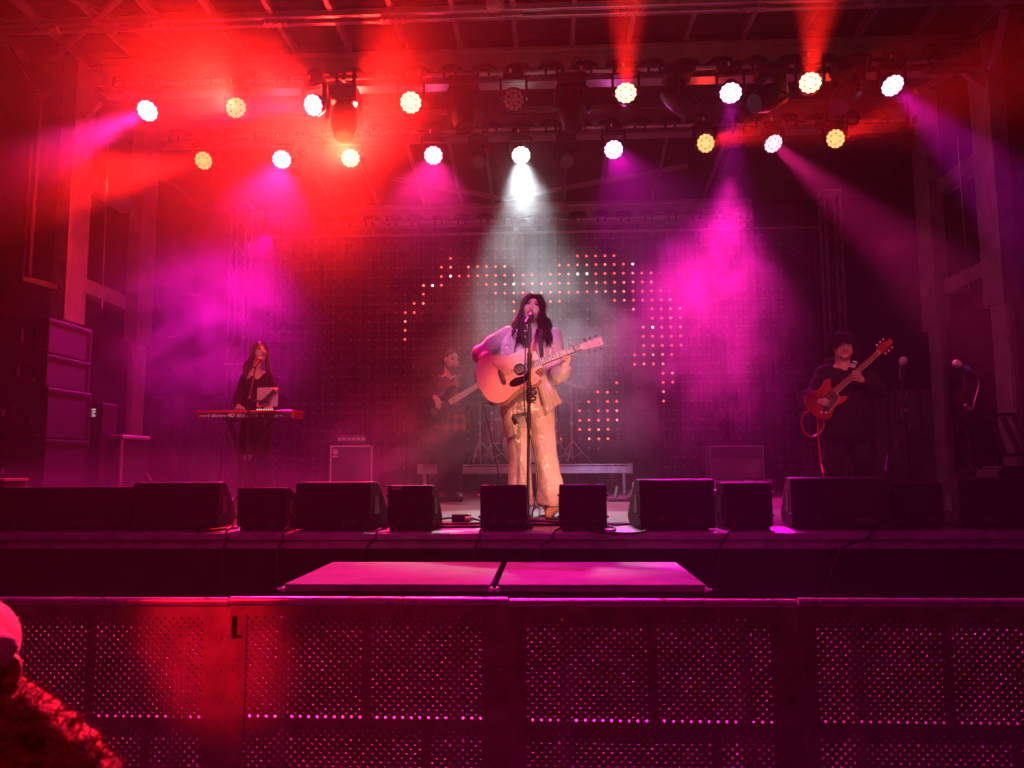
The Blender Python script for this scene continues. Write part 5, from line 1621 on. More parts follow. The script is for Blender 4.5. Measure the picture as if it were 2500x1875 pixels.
class Head:
    """head frame: x to the viewer's right when facing the camera, y forward out of the face, z up"""
    def __init__(s, c, yaw=0, pitch=0, roll=0, size=1.0):
        s.c = Vector(c); s.k = size
        base = Matrix(((1, 0, 0), (0, -1, 0), (0, 0, 1)))       # face looks along -Y
        s.M = Matrix.Rotation(R(yaw), 3, 'Z') @ Matrix.Rotation(R(roll), 3, 'Y') @ Matrix.Rotation(R(pitch), 3, 'X')
        s.base = base
    def __call__(s, x, y, z):
        return s.c + s.M @ (s.base @ Vector((x, y, z))) * s.k
    def rot(s):
        return s.M
    def add(s, sd, mouth='closed', fem=True, eyes=2, makeup=False):
        k = s.k; H = s; rot = s.rot()
        sd.ell(H(0, -0.014, 0.03), (0.074*k, 0.092*k, 0.086*k), rot, 0.02)
        sd.ell(H(0, 0.022, -0.02), (0.062*k, 0.068*k, 0.088*k), rot, 0.02)
        sd.ell(H(0, 0.03, -0.072), ((0.044 if fem else 0.052)*k, 0.05*k, 0.038*k), rot, 0.025)
        sd.cap(H(-0.008, 0.072, -0.098), H(0.008, 0.072, -0.098), 0.018*k, 0.018*k, 0.025)
        for q in (-1, 1):
            sd.ell(H(q*0.038, 0.058, -0.018), (0.024*k, 0.024*k, 0.022*k), rot, 0.02)
            sd.ell(H(q*0.077, -0.008, -0.002), (0.010*k, 0.02*k, 0.032*k), rot, 0.008)
            sd.ell(H(q*0.032, 0.108, 0.018), (0.021*k, 0.022*k, 0.013*k), rot, 0.012, 0, True)
            sd.ell(H(q*0.031, 0.077, 0.018), (0.0145*k, 0.0115*k, 0.0085*k), rot, 0.003, eyes)
            if makeup: sd.ell(H(q*0.032, 0.083, 0.024), (0.018*k, 0.0085*k, 0.007*k), rot, 0.004, eyes)
            sd.cap(H(q*0.014, 0.092, 0.037), H(q*0.03, 0.091, 0.043), 0.0042*k, 0.0046*k, 0.004, 3)
            sd.cap(H(q*0.03, 0.091, 0.043), H(q*0.05, 0.074, 0.037), 0.0046*k, 0.003*k, 0.004, 3)
            sd.ell(H(q*0.012, 0.1, -0.03), (0.0075*k, 0.009*k, 0.007*k), rot, 0.007)
        sd.cap(H(0, 0.084, 0.026), H(0, 0.106, -0.02), 0.007*k, 0.0105*k, 0.012)
        if mouth == 'open':
            sd.ell(H(0, 0.092, -0.062), (0.02*k, 0.016*k, 0.013*k), rot, 0.004, 0, True)
            sd.ell(H(0, 0.07, -0.062), (0.021*k, 0.008*k, 0.015*k), rot, 0.002, 4)
            sd.path([H(-0.022, 0.08, -0.06), H(-0.01, 0.09, -0.049), H(0.01, 0.09, -0.049), H(0.022, 0.08, -0.06)], 0.0055*k, 0.004, 1)
            sd.path([H(-0.022, 0.08, -0.06), H(-0.01, 0.088, -0.077), H(0.01, 0.088, -0.077), H(0.022, 0.08, -0.06)], 0.006*k, 0.004, 1)
        else:
            sd.path([H(-0.024, 0.078, -0.056), H(-0.009, 0.089, -0.052), H(0.009, 0.089, -0.052), H(0.024, 0.078, -0.056)], 0.0055*k, 0.004, 1)
            sd.path([H(-0.02, 0.08, -0.06), H(0, 0.089, -0.063), H(0.02, 0.08, -0.06)], 0.0065*k, 0.004, 1)
def finger(sd, pts, r=0.0085, m=0):
    sd.path(pts, [r * f for f in (1.1, 1.0, 0.92, 0.8)][:len(pts)], 0.006, m)
def hand(sd, wrist, knuckles, tips, thumb, r=0.0085, curl=Vector((0, 0, 0)), wr=0.027):
    """palm from the wrist to four knuckles, fingers to the tips through a bent middle joint"""
    w = Vector(wrist)
    ks = [Vector(p) for p in knuckles]; ts = [Vector(p) for p in tips]
    for k in ks: sd.cap(w.lerp(k, 0.15), k, wr*0.62, 0.0115, 0.018)
    for i, (k, t) in enumerate(zip(ks, ts)):
        f = (0.95, 1.0, 0.97, 0.82)[i]
        m1 = k.lerp(t, 0.45) + curl
        m2 = k.lerp(t, 0.76) + curl * 0.75
        finger(sd, [k, m1, m2, t], r * f)
    th = [Vector(p) for p in thumb]
    sd.path(th, [0.015, 0.0115, 0.0095][:len(th)], 0.01)
def hair_lock(mb, pts, r, waves=0.0, freq=3.0, ph=0.0, n=5, m=5):
    sp = spline(pts, m)
    k = len(sp)
    out, rs = [], []
    for i, p in enumerate(sp):
        q = i / (k - 1)
        w = waves * max(0.0, (q - 0.25) / 0.75)
        out.append(p + Vector((w*math.sin(freq*2*math.pi*q + ph), w*math.cos(freq*2*math.pi*q + ph*1.7)*0.8, 0)))
        rs.append(r * (0.55 + 0.6*math.sin(math.pi*min(1, q*1.15)) if q < 0.87 else max(0.12, (1-q)*4.5)))
    mb.tube(out, rs, n, flat=0.6)

# ------------------------------------------------------------------ the singer
YSG = 6.15
def S(u, v, d=0.0): return P(u, v, YSG + d)
singer = thing('person', 'woman singing in a glittering pale trouser suit, playing an acoustic guitar at the microphone', 'person', (S(1292, 1200).x, YSG, DECK))
H = Head(S(1300.5, 756, 0.0), yaw=-4, pitch=-9, roll=11, size=0.97)
b = Sdf(0.0045)
H.add(b, mouth='open', fem=True, makeup=True)
nb = S(1296, 806, 0.03)
b.cap(H(0, -0.02, -0.06), nb, 0.05, 0.055, 0.03)
b.cap(S(1250, 822, 0.03), S(1342, 826, 0.03), 0.06, 0.06, 0.05)
b.ell(S(1295, 850, 0.03), (0.155, 0.105, 0.15), None, 0.05)
for u in (1273, 1312): b.ell(S(u, 858, -0.06), (0.062, 0.055, 0.06), None, 0.04)
b.ell(S(1292, 925, 0.03), (0.15, 0.105, 0.13), None, 0.05)
b.ell(S(1287, 985, 0.04), (0.18, 0.125, 0.13), None, 0.06)
# arms
wr1, wr2 = S(1207, 886, -0.27), S(1377, 894, -0.26)
b.path([S(1243, 824, 0.02), S(1176, 864, -0.03), wr1], [0.055, 0.044, 0.028], 0.03)
b.path([S(1350, 828, 0.02), S(1354, 914, -0.04), wr2], [0.055, 0.044, 0.028], 0.03)
hand(b, wr1, [S(1233.5, 897, -0.325), S(1233, 903, -0.32), S(1231.5, 909, -0.315), S(1228.5, 914, -0.31)],
     [S(1252, 907, -0.315), S(1251, 912, -0.312), S(1248, 917, -0.31), S(1241, 922, -0.305)],
     [S(1216, 889, -0.29), S(1236, 892, -0.325), S(1252, 901, -0.325)], curl=Vector((0, -0.012, 0.006)))
hand(b, wr2, [S(1386, 863, -0.27), S(1389, 869, -0.27), S(1389, 876, -0.265), S(1386, 883, -0.26)],
     [S(1369, 857, -0.31), S(1367, 863.5, -0.312), S(1368, 870, -0.312), S(1371, 877, -0.31)],
     [S(1381, 886, -0.25), S(1384, 872, -0.21), S(1380, 861, -0.2)], curl=Vector((0.006, -0.028, 0.004)))
# legs and feet
for hip, kn, an, toe in ((S(1258, 1010, 0.04), S(1268, 1112, 0.0), S(1271, 1244, 0.03), S(1276, 1262, -0.14)),
                         (S(1318, 1010, 0.04), S(1329, 1112, -0.01), S(1343, 1244, 0.03), S(1338, 1263, -0.12))):
    b.path([hip, kn, an], [0.088, 0.06, 0.042], 0.04)
    b.cap(an, toe, 0.04, 0.028, 0.03)
b.build('body', [M_skin, M_lip, M_eye, M_brow, M_mouth], singer, 1)
# trousers
tr = Sdf(0.008)
tr.ell(S(1285, 985, 0.04), (0.215, 0.145, 0.12), None, 0.06)
tr.cap(S(1250, 950, 0.03), S(1325, 952, 0.03), 0.12, 0.12, 0.06)
tr.path([S(1257, 1000, 0.04), S(1266, 1060, 0.02), S(1269, 1112, 0.0), S(1269.5, 1180, 0.01), S(1270, 1246, 0.02)], [0.12, 0.104, 0.091, 0.092, 0.101], 0.012)
tr.path([S(1319, 1000, 0.04), S(1325, 1060, 0.02), S(1331, 1112, -0.01), S(1340, 1180, 0.01), S(1345, 1246, 0.02)], [0.118, 0.1, 0.09, 0.105, 0.114], 0.012)
ztop = S(1287, 946, -0.1).z
tr.ell((S(1287, 930).x, YSG + 0.03, ztop + 2.0), (2.0, 2.0, 2.0), None, 0.004, 0, True)
zh = S(1330, 1234, -0.1).z
tr.ell((S(1287, 930).x, YSG, zh - 3.0), (3.0, 3.0, 3.0), None, 0.004, 0, True)
def tfold(x, y, z):
    return 0.005*np.sin(42*x + 3*np.sin(4*z)) * np.clip((DECK + 0.8 - z) * 2.2, 0.15, 1) + 0.0015*np.sin(45*z + 9*np.sin(9*x))
tr.build('trousers', M_suit, singer, 1, relief=tfold)
for i, (a, toe) in enumerate(((S(1271, 1240, 0.02), S(1276, 1261, -0.17)), (S(1350, 1236, 0.0), S(1339, 1262, -0.14)))):
    bo = Sdf(0.006)
    heel = Vector((a.x, a.y + 0.03, DECK + 0.03))
    toe = Vector((toe.x, toe.y, DECK + 0.03))
    bo.path([a, heel + Vector((0, 0, 0.04)), toe], [0.05, 0.045, 0.03], 0.03)
    bo.cap(heel + Vector((0, 0.02, 0.02)), heel + Vector((0, 0.03, -0.01)), 0.03, 0.02, 0.015)
    bo.ell((a.x, a.y, DECK - 1.0 + 0.004), (1, 1, 1), None, 0.004, 0, True)
    bo.build('boot', M_gold, singer, 1)
# glittering top
tp = Sdf(0.007)
tp.ell(S(1294, 905, 0.03), (0.162, 0.118, 0.15), None, 0.04)
for u in (1273, 1312): tp.ell(S(u, 860, -0.06), (0.068, 0.062, 0.062), None, 0.03)
tp.ell(S(1294, 822, -0.15), (0.062, 0.12, 0.105), None, 0.02, 0, True)
tp.build('top', M_suit, singer, 1)
# jacket: body shell with an open front, sleeves, cuffs
jk = Sdf(0.008)
jk.cap(S(1246, 822, 0.03), S(1345, 826, 0.03), 0.078, 0.078, 0.05)
jk.ell(S(1294, 870, 0.05), (0.2, 0.135, 0.2), None, 0.05)
jk.ell(S(1290, 950, 0.06), (0.205, 0.14, 0.18), None, 0.05)
jk.path([S(1243, 822, 0.02), S(1206, 842, 0.0), S(1175, 866, -0.04), S(1188, 882, -0.15), S(1200, 886, -0.23)], [0.08, 0.074, 0.07, 0.064, 0.048], 0.04)
jk.path([S(1350, 826, 0.02), S(1354, 872, 0.0), S(1353, 916, -0.05), S(1366, 911, -0.17), S(1376, 899, -0.225)], [0.08, 0.073, 0.073, 0.068, 0.056], 0.04)
jk.ell(S(1297, 850, -0.22), (0.082, 0.24, 0.17), None, 0.015, 0, True)
jk.ell(S(1290, 960, -0.2), (0.13, 0.22, 0.2), None, 0.02, 0, True)
jk.cap(S(1226, 893, -0.335), S(1262, 908, -0.37), 0.075, 0.075, 0.006, 0, True)
jk.cap(S(1388, 874, -0.27), S(1392, 850, -0.28), 0.075, 0.075, 0.006, 0, True)
jk.build('jacket', M_suit, singer, 1, relief=folds(0.006, 45, 60, 0.7))
def line(uvs, d0, d1):
    n = len(uvs)
    return spline([S(u, v, d0 + (d1 - d0) * i / (n - 1)) for i, (u, v) in enumerate(uvs)], 4)
cloth('jacket_front', M_suit, line([(1322, 850), (1316, 900), (1316, 950), (1334, 1008)], -0.14, -0.13), line([(1352, 850), (1353, 905), (1357, 950), (1373, 981)], -0.1, -0.06), singer, 14, 0.016, 0.008, 2.0)
cloth('jacket_front', M_suit, line([(1223, 840), (1221, 880), (1222, 950)], -0.1, -0.08), line([(1252, 840), (1250, 880), (1252, 950)], -0.15, -0.13), singer, 10, 0.006, 0.008, 1.0)
cloth('lapel', M_suit, line([(1243, 806), (1226, 835), (1222, 872)], -0.075, -0.135), line([(1264, 803), (1259, 832), (1252, 872)], -0.1, -0.165), singer, 6, 0.003, 0.01, 1.0)
cloth('lapel', M_suit, line([(1309, 806), (1309, 838), (1314, 886)], -0.1, -0.17), line([(1338, 806), (1332, 838), (1325, 886)], -0.075, -0.14), singer, 6, 0.003, 0.01, 1.0)
# necklace and rings
nk = MB()
for (u, v) in ((1282.5, 808), (1282.5, 822), (1284, 835)): nk.ball(S(u, v, -0.135), 0.0085, 8, 6)
nk.build('necklace_pearls', mat('white pearl', (0.8, 0.78, 0.75), 0.2), singer, smooth=True, kind='stuff')
MB().tube(spline([S(1281, 800, -0.05), S(1284, 818, -0.11), S(1294, 829, -0.135), S(1305, 822, -0.115), S(1309, 803, -0.05)], 5), 0.0022, 5).build('necklace_cord', M_black, singer, smooth=True)
# hair
hs = Sdf(0.006)
hs.ell(H(0, -0.02, 0.035), (0.086, 0.104, 0.094), H.rot(), 0.02)
hs.cap(H(0, -0.06, 0.0), S(1297, 815, 0.11), 0.07, 0.085, 0.03)
hs.ell(H(0, 0.108, -0.03), (0.06, 0.082, 0.118), H.rot(), 0.012, 0, True)
hs.build('hair', mat('dark hair underlayer', (0.010, 0.005, 0.004), 0.85, var=0.4, scale=30, spec=0.1, bump=0.6, bscale=120), singer, 1)
hl = MB()
hr = random.Random(11)
for side in (-1, 1):
    for i in range(190):
        t_ = hr.random()                     # 0 front curtain, 1 back
        s_ = hr.random()
        root = H(side*(0.001 + 0.02*hr.random()), 0.066 - 0.14*t_, 0.116 - 0.06*max(0, t_-0.75) - 0.004*hr.random())
        rb_ = H(side*(0.04 + 0.012*s_), 0.07 - 0.13*t_, 0.1 + 0.012*s_)
        p1 = H(side*(0.064 + 0.028*s_), 0.06 - 0.1*t_, 0.052 + 0.012*hr.random())
        p2 = H(side*(0.064 + 0.034*s_), 0.05 - 0.1*t_, -0.02)
        if side < 0:
            ue = 1281 - 38*s_ + 5*hr.random(); ve = 818 + 30*(1 - s_) + 14*hr.random()
            um, vm = 1281 - 24*s_, 790
            if s_ < 0.35: ue += 4; ve += 4
        else:
            ue = 1314 + 28*s_ + 4*hr.random(); ve = 822 + 24*hr.random() + 8*s_
            um, vm = 1316 + 24*s_, 785
        dd = -0.13 + 0.2*t_
        p3 = S(um + 2*hr.uniform(-1, 1), vm, dd*0.6)
        p4 = S(ue, ve, dd*0.95 - 0.02)
        hair_lock(hl, [root, rb_, p1, p2, p3, p3.lerp(p4, 0.55), p4], hr.uniform(0.005, 0.0095), hr.uniform(0.01, 0.026), hr.uniform(2.2, 4.2), hr.uniform(0, 6.3), 5, 7)
hl.build('hair_locks', M_hair, [o for o in kids(singer) if o.name.startswith('hair')][0], smooth=True, kind='stuff')
# sole of belt: white and black patterned tab at the waist
tabm = MB()
for k in range(3):
    a = S(1299 + k*4.2, 936, -0.19); tabm.box((a.x, a.y - 0.004, a.z - 0.018), (a.x + 0.008, a.y, a.z + 0.018))
tabm.build('belt_tab', M_white, singer, kind='stuff')

# ------------------------------------------------------------------ acoustic guitar
M_spruce = mat('natural spruce top', (0.72, 0.42, 0.26), 0.28, var=0.1, scale=3, spec=0.5)
M_mahog = mat('mahogany side', (0.32, 0.10, 0.04), 0.25, var=0.25, scale=9)
M_ebony = mat('dark fretboard', (0.035, 0.022, 0.02), 0.4, var=0.3, scale=20)
M_string = mat('bronze string', (0.7, 0.6, 0.45), 0.3, metal=1.0)
M_cream = mat('cream binding', (0.75, 0.66, 0.55), 0.4)
class Frame3:
    def __init__(s, o, along, normal):
        s.o = Vector(o)
        s.e1 = Vector(along).normalized()
        n = Vector(normal); n = (n - s.e1 * n.dot(s.e1)).normalized()
        s.n = n
        s.e2 = n.cross(s.e1).normalized()
        if s.e2.z < 0: s.e2 = -s.e2
    def __call__(s, a, b, c=0.0): return s.o + s.e1*a + s.e2*b + s.n*c
def closed_spline(pts, m=5):
    n = len(pts); out = []
    for i in range(n):
        p0, p1, p2, p3 = (Vector(pts[(i + k - 1) % n]) for k in range(4))
        for k in range(m):
            s = k / m
            out.append(0.5 * ((2*p1) + (p2-p0)*s + (2*p0-5*p1+4*p2-p3)*s*s + (3*p1-p0-3*p2+p3)*s**3))
    return out
def body_plate(name, F, out, c0, c1, m, parent, bevel=0.0):
    mb = MB()
    mb.prism([(p.x, p.y) for p in out], F(0, 0, c0), F.e1, F.e2, F.n * (c1 - c0))
    return mb.build(name, m, parent, bevel=bevel)
GO = P(1269, 902, 5.83)
G = Frame3(GO, P(1413, 849, 5.83) - GO, (0.03, -1, 0.27))
gt = thing('acoustic_guitar', 'natural wood acoustic guitar with a cutaway and black pickguard held by the singer', 'guitar', GO)
gout = closed_spline([(.165,.045),(.155,.1),(.115,.138),(.07,.147),(.02,.141),(-.03,.138),(-.09,.152),(-.15,.18),(-.2,.195),(-.26,.183),(-.305,.135),(-.328,.065),(-.333,0),(-.328,-.065),(-.305,-.135),(-.26,-.183),(-.2,-.195),(-.15,-.18),(-.09,-.152),(-.03,-.138),(.02,-.141),(.065,-.148),(.1,-.14),(.118,-.11),(.1,-.08),(.105,-.055),(.13,-.042),(.165,-.035)], 4)
gout = [Vector((p[0], p[1], 0)) for p in gout]
body_plate('sides_and_back', G, gout, -0.105, -0.0035, M_mahog, gt)
body_plate('soundboard', G, gout, -0.0033, 0.0, M_spruce, gt)
MB().tube([G(p.x*1.002, p.y*1.002, -0.001) for p in gout] + [G(gout[0].x*1.002, gout[0].y*1.002, -0.001)], 0.0026, 5).build('binding', M_cream, gt, smooth=True)
MB().lathe([(0.0006, 0.0505), (0.0012, 0.049)], G(0, 0), G.n, 32).build('sound_hole', mat('dark guitar inside', (0.006, 0.004, 0.003), 0.9), gt)
ro = MB()
for r0, r1, h in ((0.051, 0.058, 0.0014),):
    ring = [(math.cos(2*math.pi*i/40), math.sin(2*math.pi*i/40)) for i in range(41)]
    vs = []
    for c, s in ring: vs += [G(c*r0, s*r0, h), G(c*r1, s*r1, h)]
    ro.add(vs, [(2*i, 2*i+1, 2*i+3, 2*i+2) for i in range(40)])
ro.build('rosette', M_cream, gt)
pg = closed_spline([(.047,-.03),(.052,-.06),(.03,-.098),(-.02,-.118),(-.085,-.118),(-.115,-.095),(-.1,-.066),(-.056,-.052),(-.03,-.055),(.02,-.058)], 4)
body_plate('pickguard', G, [Vector((p[0], p[1], 0)) for p in pg], 0.0004, 0.0022, M_gloss, gt)
body_plate('bridge', G, [Vector((x, y, 0)) for x, y in ((-.128,.03),(-.128,-.05),(-.134,-.075),(-.158,-.075),(-.166,-.05),(-.166,.03),(-.158,.055),(-.134,.055))], 0.0004, 0.008, M_ebony, gt)
NUT = 0.497
MB().prism([(0.058, -0.0275), (NUT, -0.0215), (NUT, 0.0215), (0.058, 0.0275)], G(0, 0, 0.0015), G.e1, G.e2, G.n*0.006).build('fretboard', M_ebony, gt)
gfb = [o for o in kids(gt) if o.name.startswith('fretboard')][0]
MB().prism([(0.165, -0.026), (NUT + 0.01, -0.021), (NUT + 0.01, 0.021), (0.165, 0.026)], G(0, 0, -0.022), G.e1, G.e2, G.n*0.0234).build('neck', M_mahog, gt, bevel=0.006)
for k in range(1, 21):
    x = NUT - 0.645 * (1 - 2**(-k/12))
    if x > 0.06:
        w_ = 0.0275 - 0.006*(x - 0.058)/0.44
        MB().prism([(x-0.001, -w_), (x+0.001, -w_), (x+0.001, w_), (x-0.001, w_)], G(0, 0, 0.0075), G.e1, G.e2, G.n*0.0014).build('fret', M_cream, gfb)
dt = MB()
for k in (3, 5, 7, 9, 12):
    x = NUT - 0.645 * (1 - 2**(-(k-0.5)/12))
    dt.lathe([(0.0, 0.0032), (0.0008, 0.003)], G(x, 0, 0.0076), G.n, 8)
dt.build('fret_dots', M_cream, gfb, kind='stuff')
MB().prism([(NUT, -0.022), (NUT+0.005, -0.022), (NUT+0.005, 0.022), (NUT, 0.022)], G(0, 0, 0.0005), G.e1, G.e2, G.n*0.009).build('nut', M_cream, gt)
M_headveneer = mat('pale headstock veneer', (0.40, 0.28, 0.30), 0.3, var=0.1)
HS = Frame3(G(NUT + 0.006, 0, 0.0), G.e1 - G.n*0.16, G.n)
ghs = body_plate('headstock', HS, [Vector((x, y, 0)) for x, y in ((0,-.024),(.03,-.03),(.172,-.037),(.176,-.02),(.17,0),(.176,.02),(.172,.037),(.03,.03),(0,.024))], -0.014, 0.0, M_headveneer, gt, 0.002)
ring = MB(); vs = []
for i in range(25):
    a = 2*math.pi*i/24; c, s = math.cos(a), math.sin(a)
    vs += [HS(.15 + c*.012, s*.022, 0.001), HS(.15 + c*.015, s*.026, 0.001)]
ring.add(vs, [(2*i, 2*i+1, 2*i+3, 2*i+2) for i in range(24)])
ring.build('headstock_mark', M_cream, ghs)
for sgn in (-1, 1):
    for i in range(3):
        x = 0.045 + 0.046*i
        y0 = 0.02
        MB().cyl(HS(x, sgn*y0, 0), HS(x, sgn*y0, 0.014), 0.0042, n=8).build('tuning_post', M_chrome, ghs, smooth=True)
        mb = MB().cyl(HS(x, sgn*0.03, -0.018), HS(x, sgn*0.05, -0.018), 0.003, n=6)
        mb.ball(HS(x, sgn*0.056, -0.018), 0.0085, 8, 6)
        mb.build('tuning_key', M_chrome, ghs, smooth=True, kind='stuff')
st = MB()
for i in range(6):
    q = (i - 2.5) / 2.5
    st.cyl(G(-0.148, q*0.028, 0.011), G(NUT, q*0.0175, 0.0105), 0.0007 + 0.00012*(5-i), n=4)
st.build('strings', M_string, gt, kind='stuff')
cp = MB()
xk = NUT - 0.645*(1 - 2**(-1.6/12))
cp.bar(G(xk, -0.03, 0.014), G(xk, 0.03, 0.014), 0.009, 0.008, up=G.n)
cp.build('capo_bar', M_chrome, gt, bevel=0.002)
MB().tube([G(xk, 0.03, 0.012), G(xk - 0.004, 0.045, 0.004), G(xk - 0.016, 0.075, 0.0)], [0.005, 0.005, 0.004], 8).build('capo_lever', M_tan, gt, smooth=True)
# strap from the shoulder to the body
cloth('strap', M_leather, line([(1309, 803), (1312, 830), (1317, 860), (1319, 888)], -0.12, -0.2), line([(1325, 803), (1325, 830), (1327, 860), (1326, 888)], -0.11, -0.19), gt, 4, 0.001, 0.004, 1)
cable('guitar cable hanging from the singer\'s acoustic guitar', [G(-0.28, -0.18, -0.06), S(1181, 985, -0.3), S(1187, 1020, -0.3), S(1198, 1060, -0.28), S(1206, 1105, -0.25), S(1216, 1150, -0.2), S(1222, 1190, -0.15), Pz(1228, 1262, DECK + 0.008), Pz(1270, 1268, DECK + 0.008)], 0.0055)

# ------------------------------------------------------------------ the bass player
YB2 = 8.9
def B(u, v, d=0.0): return P(u, v, YB2 + d)
bp = thing('person', 'bearded man in a red check shirt and black jacket playing a bass guitar', 'person', (B(1098, 1200).x, YB2, DECK))
H2 = Head(B(1102, 880), yaw=38, pitch=12, roll=3, size=1.02)
b = Sdf(0.006)
H2.add(b, fem=False)
b.cap(H2(0, -0.02, -0.06), B(1096, 922, 0.03), 0.057, 0.062, 0.03)
b.cap(B(1070, 932, 0.03), B(1126, 932, 0.03), 0.065, 0.065, 0.05)
b.ell(B(1098, 960, 0.03), (0.165, 0.115, 0.2), None, 0.05)
b.ell(B(1098, 1020, 0.03), (0.155, 0.115, 0.17), None, 0.05)
b.path([B(1067, 932, 0.03), B(1052, 975, 0.0), B(1060, 970, -0.2)], [0.055, 0.045, 0.032], 0.03)
b.path([B(1128, 932, 0.03), B(1142, 968, -0.02), B(1172, 942, -0.22)], [0.055, 0.045, 0.032], 0.03)
hand(b, B(1062, 968, -0.23), [B(1072, 975, -0.27), B(1069, 977, -0.275), B(1066, 979, -0.275), B(1063, 979, -0.27)],
     [B(1077, 994, -0.25), B(1074, 998, -0.25), B(1070, 999, -0.25), B(1066, 996, -0.25)], [B(1066, 972, -0.25), B(1073, 979, -0.26), B(1080, 984, -0.25)], curl=Vector((0, -0.012, 0)))
hand(b, B(1172, 942, -0.2), [B(1180, 935, -0.25), B(1178, 938, -0.25), B(1175, 941, -0.25), B(1172, 943, -0.25)],
     [B(1174, 928, -0.28), B(1171, 931, -0.28), B(1168, 934, -0.28), B(1165, 937, -0.28)], [B(1176, 945, -0.2), B(1180, 936, -0.17), B(1178, 930, -0.17)], curl=Vector((0, -0.02, 0)))
for hip, kn, an, toe in ((B(1086, 1050, .03), B(1084, 1120, 0.0), B(1082, 1196, .03), B(1078, 1206, -.2)), (B(1110, 1050, .03), B(1113, 1122, -0.06), B(1114, 1212, -.03), B(1122, 1222, -.22))):
    b.path([hip, kn, an], [0.085, 0.06, 0.042], 0.04)
    b.path([an, Vector((an.x, an.y, DECK + 0.075)), Vector((toe.x, toe.y + 0.03, DECK + 0.045))], [0.04, 0.036, 0.028], 0.02)
b.build('body', [M_skin2, M_lip, M_eye, M_brow, M_mouth], bp, 1)
bd = Sdf(0.006)
bd.ell(H2(0, 0.05, -0.09), (0.055, 0.05, 0.05), H2.rot(), 0.02)
bd.cap(H2(0, 0.078, -0.11), H2(0, 0.07, -0.15), 0.032, 0.022, 0.02)
for q in (-1, 1): bd.path([H2(q*0.07, 0.0, -0.02), H2(q*0.062, 0.02, -0.07), H2(q*0.03, 0.06, -0.1)], [0.011, 0.018, 0.025], 0.015)
bd.cap(H2(-0.026, 0.083, -0.045), H2(0.026, 0.083, -0.045), 0.008, 0.008, 0.01)
bd.build('beard', M_beard, bp, 1, relief=lambda x, y, z: 0.002*np.sin(170*x + 90*z)*np.sin(210*z - 70*y))
ha = Sdf(0.006)
ha.ell(H2(0, -0.022, 0.04), (0.079, 0.094, 0.085), H2.rot(), 0.02)
ha.ell(H2(0, 0.125, 0.02), (0.07, 0.095, 0.088), H2.rot(), 0.012, 0, True)
ha.ell(H2(0, 0.03, -0.06), (0.12, 0.1, 0.075), H2.rot(), 0.01, 0, True)
ha.build('hair', M_hair, bp, 1, relief=lambda x, y, z: 0.0025*np.sin(140*x + 40*z)*np.sin(120*y + 60*z))
sh = Sdf(0.008)
sh.ell(B(1098, 965, 0.02), (0.182, 0.135, 0.22), None, 0.05)
sh.ell(B(1100, 1035, 0.02), (0.185, 0.14, 0.2), None, 0.05)
sh.cap(B(1074, 932, 0.03), B(1122, 932, 0.03), 0.075, 0.075, 0.05)
sh.ell(B(1099, 912, -0.12), (0.05, 0.1, 0.09), None, 0.01, 0, True)
sh.ell((B(1100, 1060).x, YB2, B(1100, 1062, -.1).z - 1.5), (1.5, 1.5, 1.5), None, 0.004, 0, True)
sh.build('check_shirt', M_flannel, bp, 1, relief=folds(0.006, 40, 50, 0.2))
jk = Sdf(0.009)
jk.cap(B(1069, 934, 0.04), B(1127, 934, 0.04), 0.08, 0.08, 0.05)
jk.ell(B(1098, 975, 0.06), (0.21, 0.15, 0.24), None, 0.05)
jk.path([B(1067, 934, 0.03), B(1050, 974, 0.0), B(1058, 970, -0.18)], [0.08, 0.066, 0.05], 0.03)
jk.path([B(1129, 934, 0.03), B(1143, 968, -0.02), B(1166, 945, -0.18)], [0.08, 0.066, 0.05], 0.03)
jk.ell(B(1100, 965, -0.22), (0.085, 0.24, 0.5), None, 0.015, 0, True)
jk.build('jacket', M_blackshirt, bp, 1, relief=folds(0.006, 40, 50, 1.2))
tz = Sdf(0.009)
tz.ell(B(1098, 1050, 0.03), (0.175, 0.13, 0.13), None, 0.05)
tz.path([B(1086, 1055, .03), B(1084, 1120, 0.0), B(1082, 1214, .03)], [0.105, 0.08, 0.075], 0.03)
tz.path([B(1110, 1055, .03), B(1113, 1122, -.06), B(1114, 1217, -.03)], [0.105, 0.08, 0.075], 0.03)
tz.build('trousers', M_denim, bp, 1, relief=folds(0.004, 50, 30, 2.0))
for a, toe in ((B(1082, 1200, .03), B(1078, 1206, -.22)), (B(1114, 1214, -.03), B(1123, 1222, -.24))):
    bo = Sdf(0.008)
    bo.path([Vector((a.x, a.y + .0, DECK + .13)), Vector((a.x, a.y + .0, DECK + .06)), Vector((toe.x, toe.y, DECK + 0.045))], [0.062, 0.062, 0.046], 0.03)
    bo.ell((a.x, a.y, DECK - 1.0 + 0.004), (1, 1, 1), None, 0.004, 0, True)
    bo.build('shoe', M_leather, bp, 1)
BO = P(1060, 1006, YB2 - 0.24)
BF = Frame3(BO, P(1168, 940, YB2 - 0.24) - BO, (0.0, -1, 0.12))
bg_ = thing('bass_guitar', 'black bass guitar with a pale fretboard pointing up to the right', 'bass guitar', BO)
bo_ = closed_spline([(-.07,0),(-.06,.1),(0,.165),(.07,.165),(.13,.13),(.19,.125),(.26,.155),(.33,.15),(.36,.125),(.31,.095),(.25,.07),(.23,.03),(.23,-.03),(.245,-.07),(.29,-.1),(.3,-.13),(.24,-.15),(.17,-.13),(.1,-.135),(.03,-.17),(-.04,-.14)], 4)
M_maple = mat('pale maple fretboard', (0.70, 0.52, 0.38), 0.35, var=0.1)
body_plate('body', BF, [Vector((p[0], p[1], 0)) for p in bo_], -0.035, 0.0, M_gloss, bg_, 0.008)
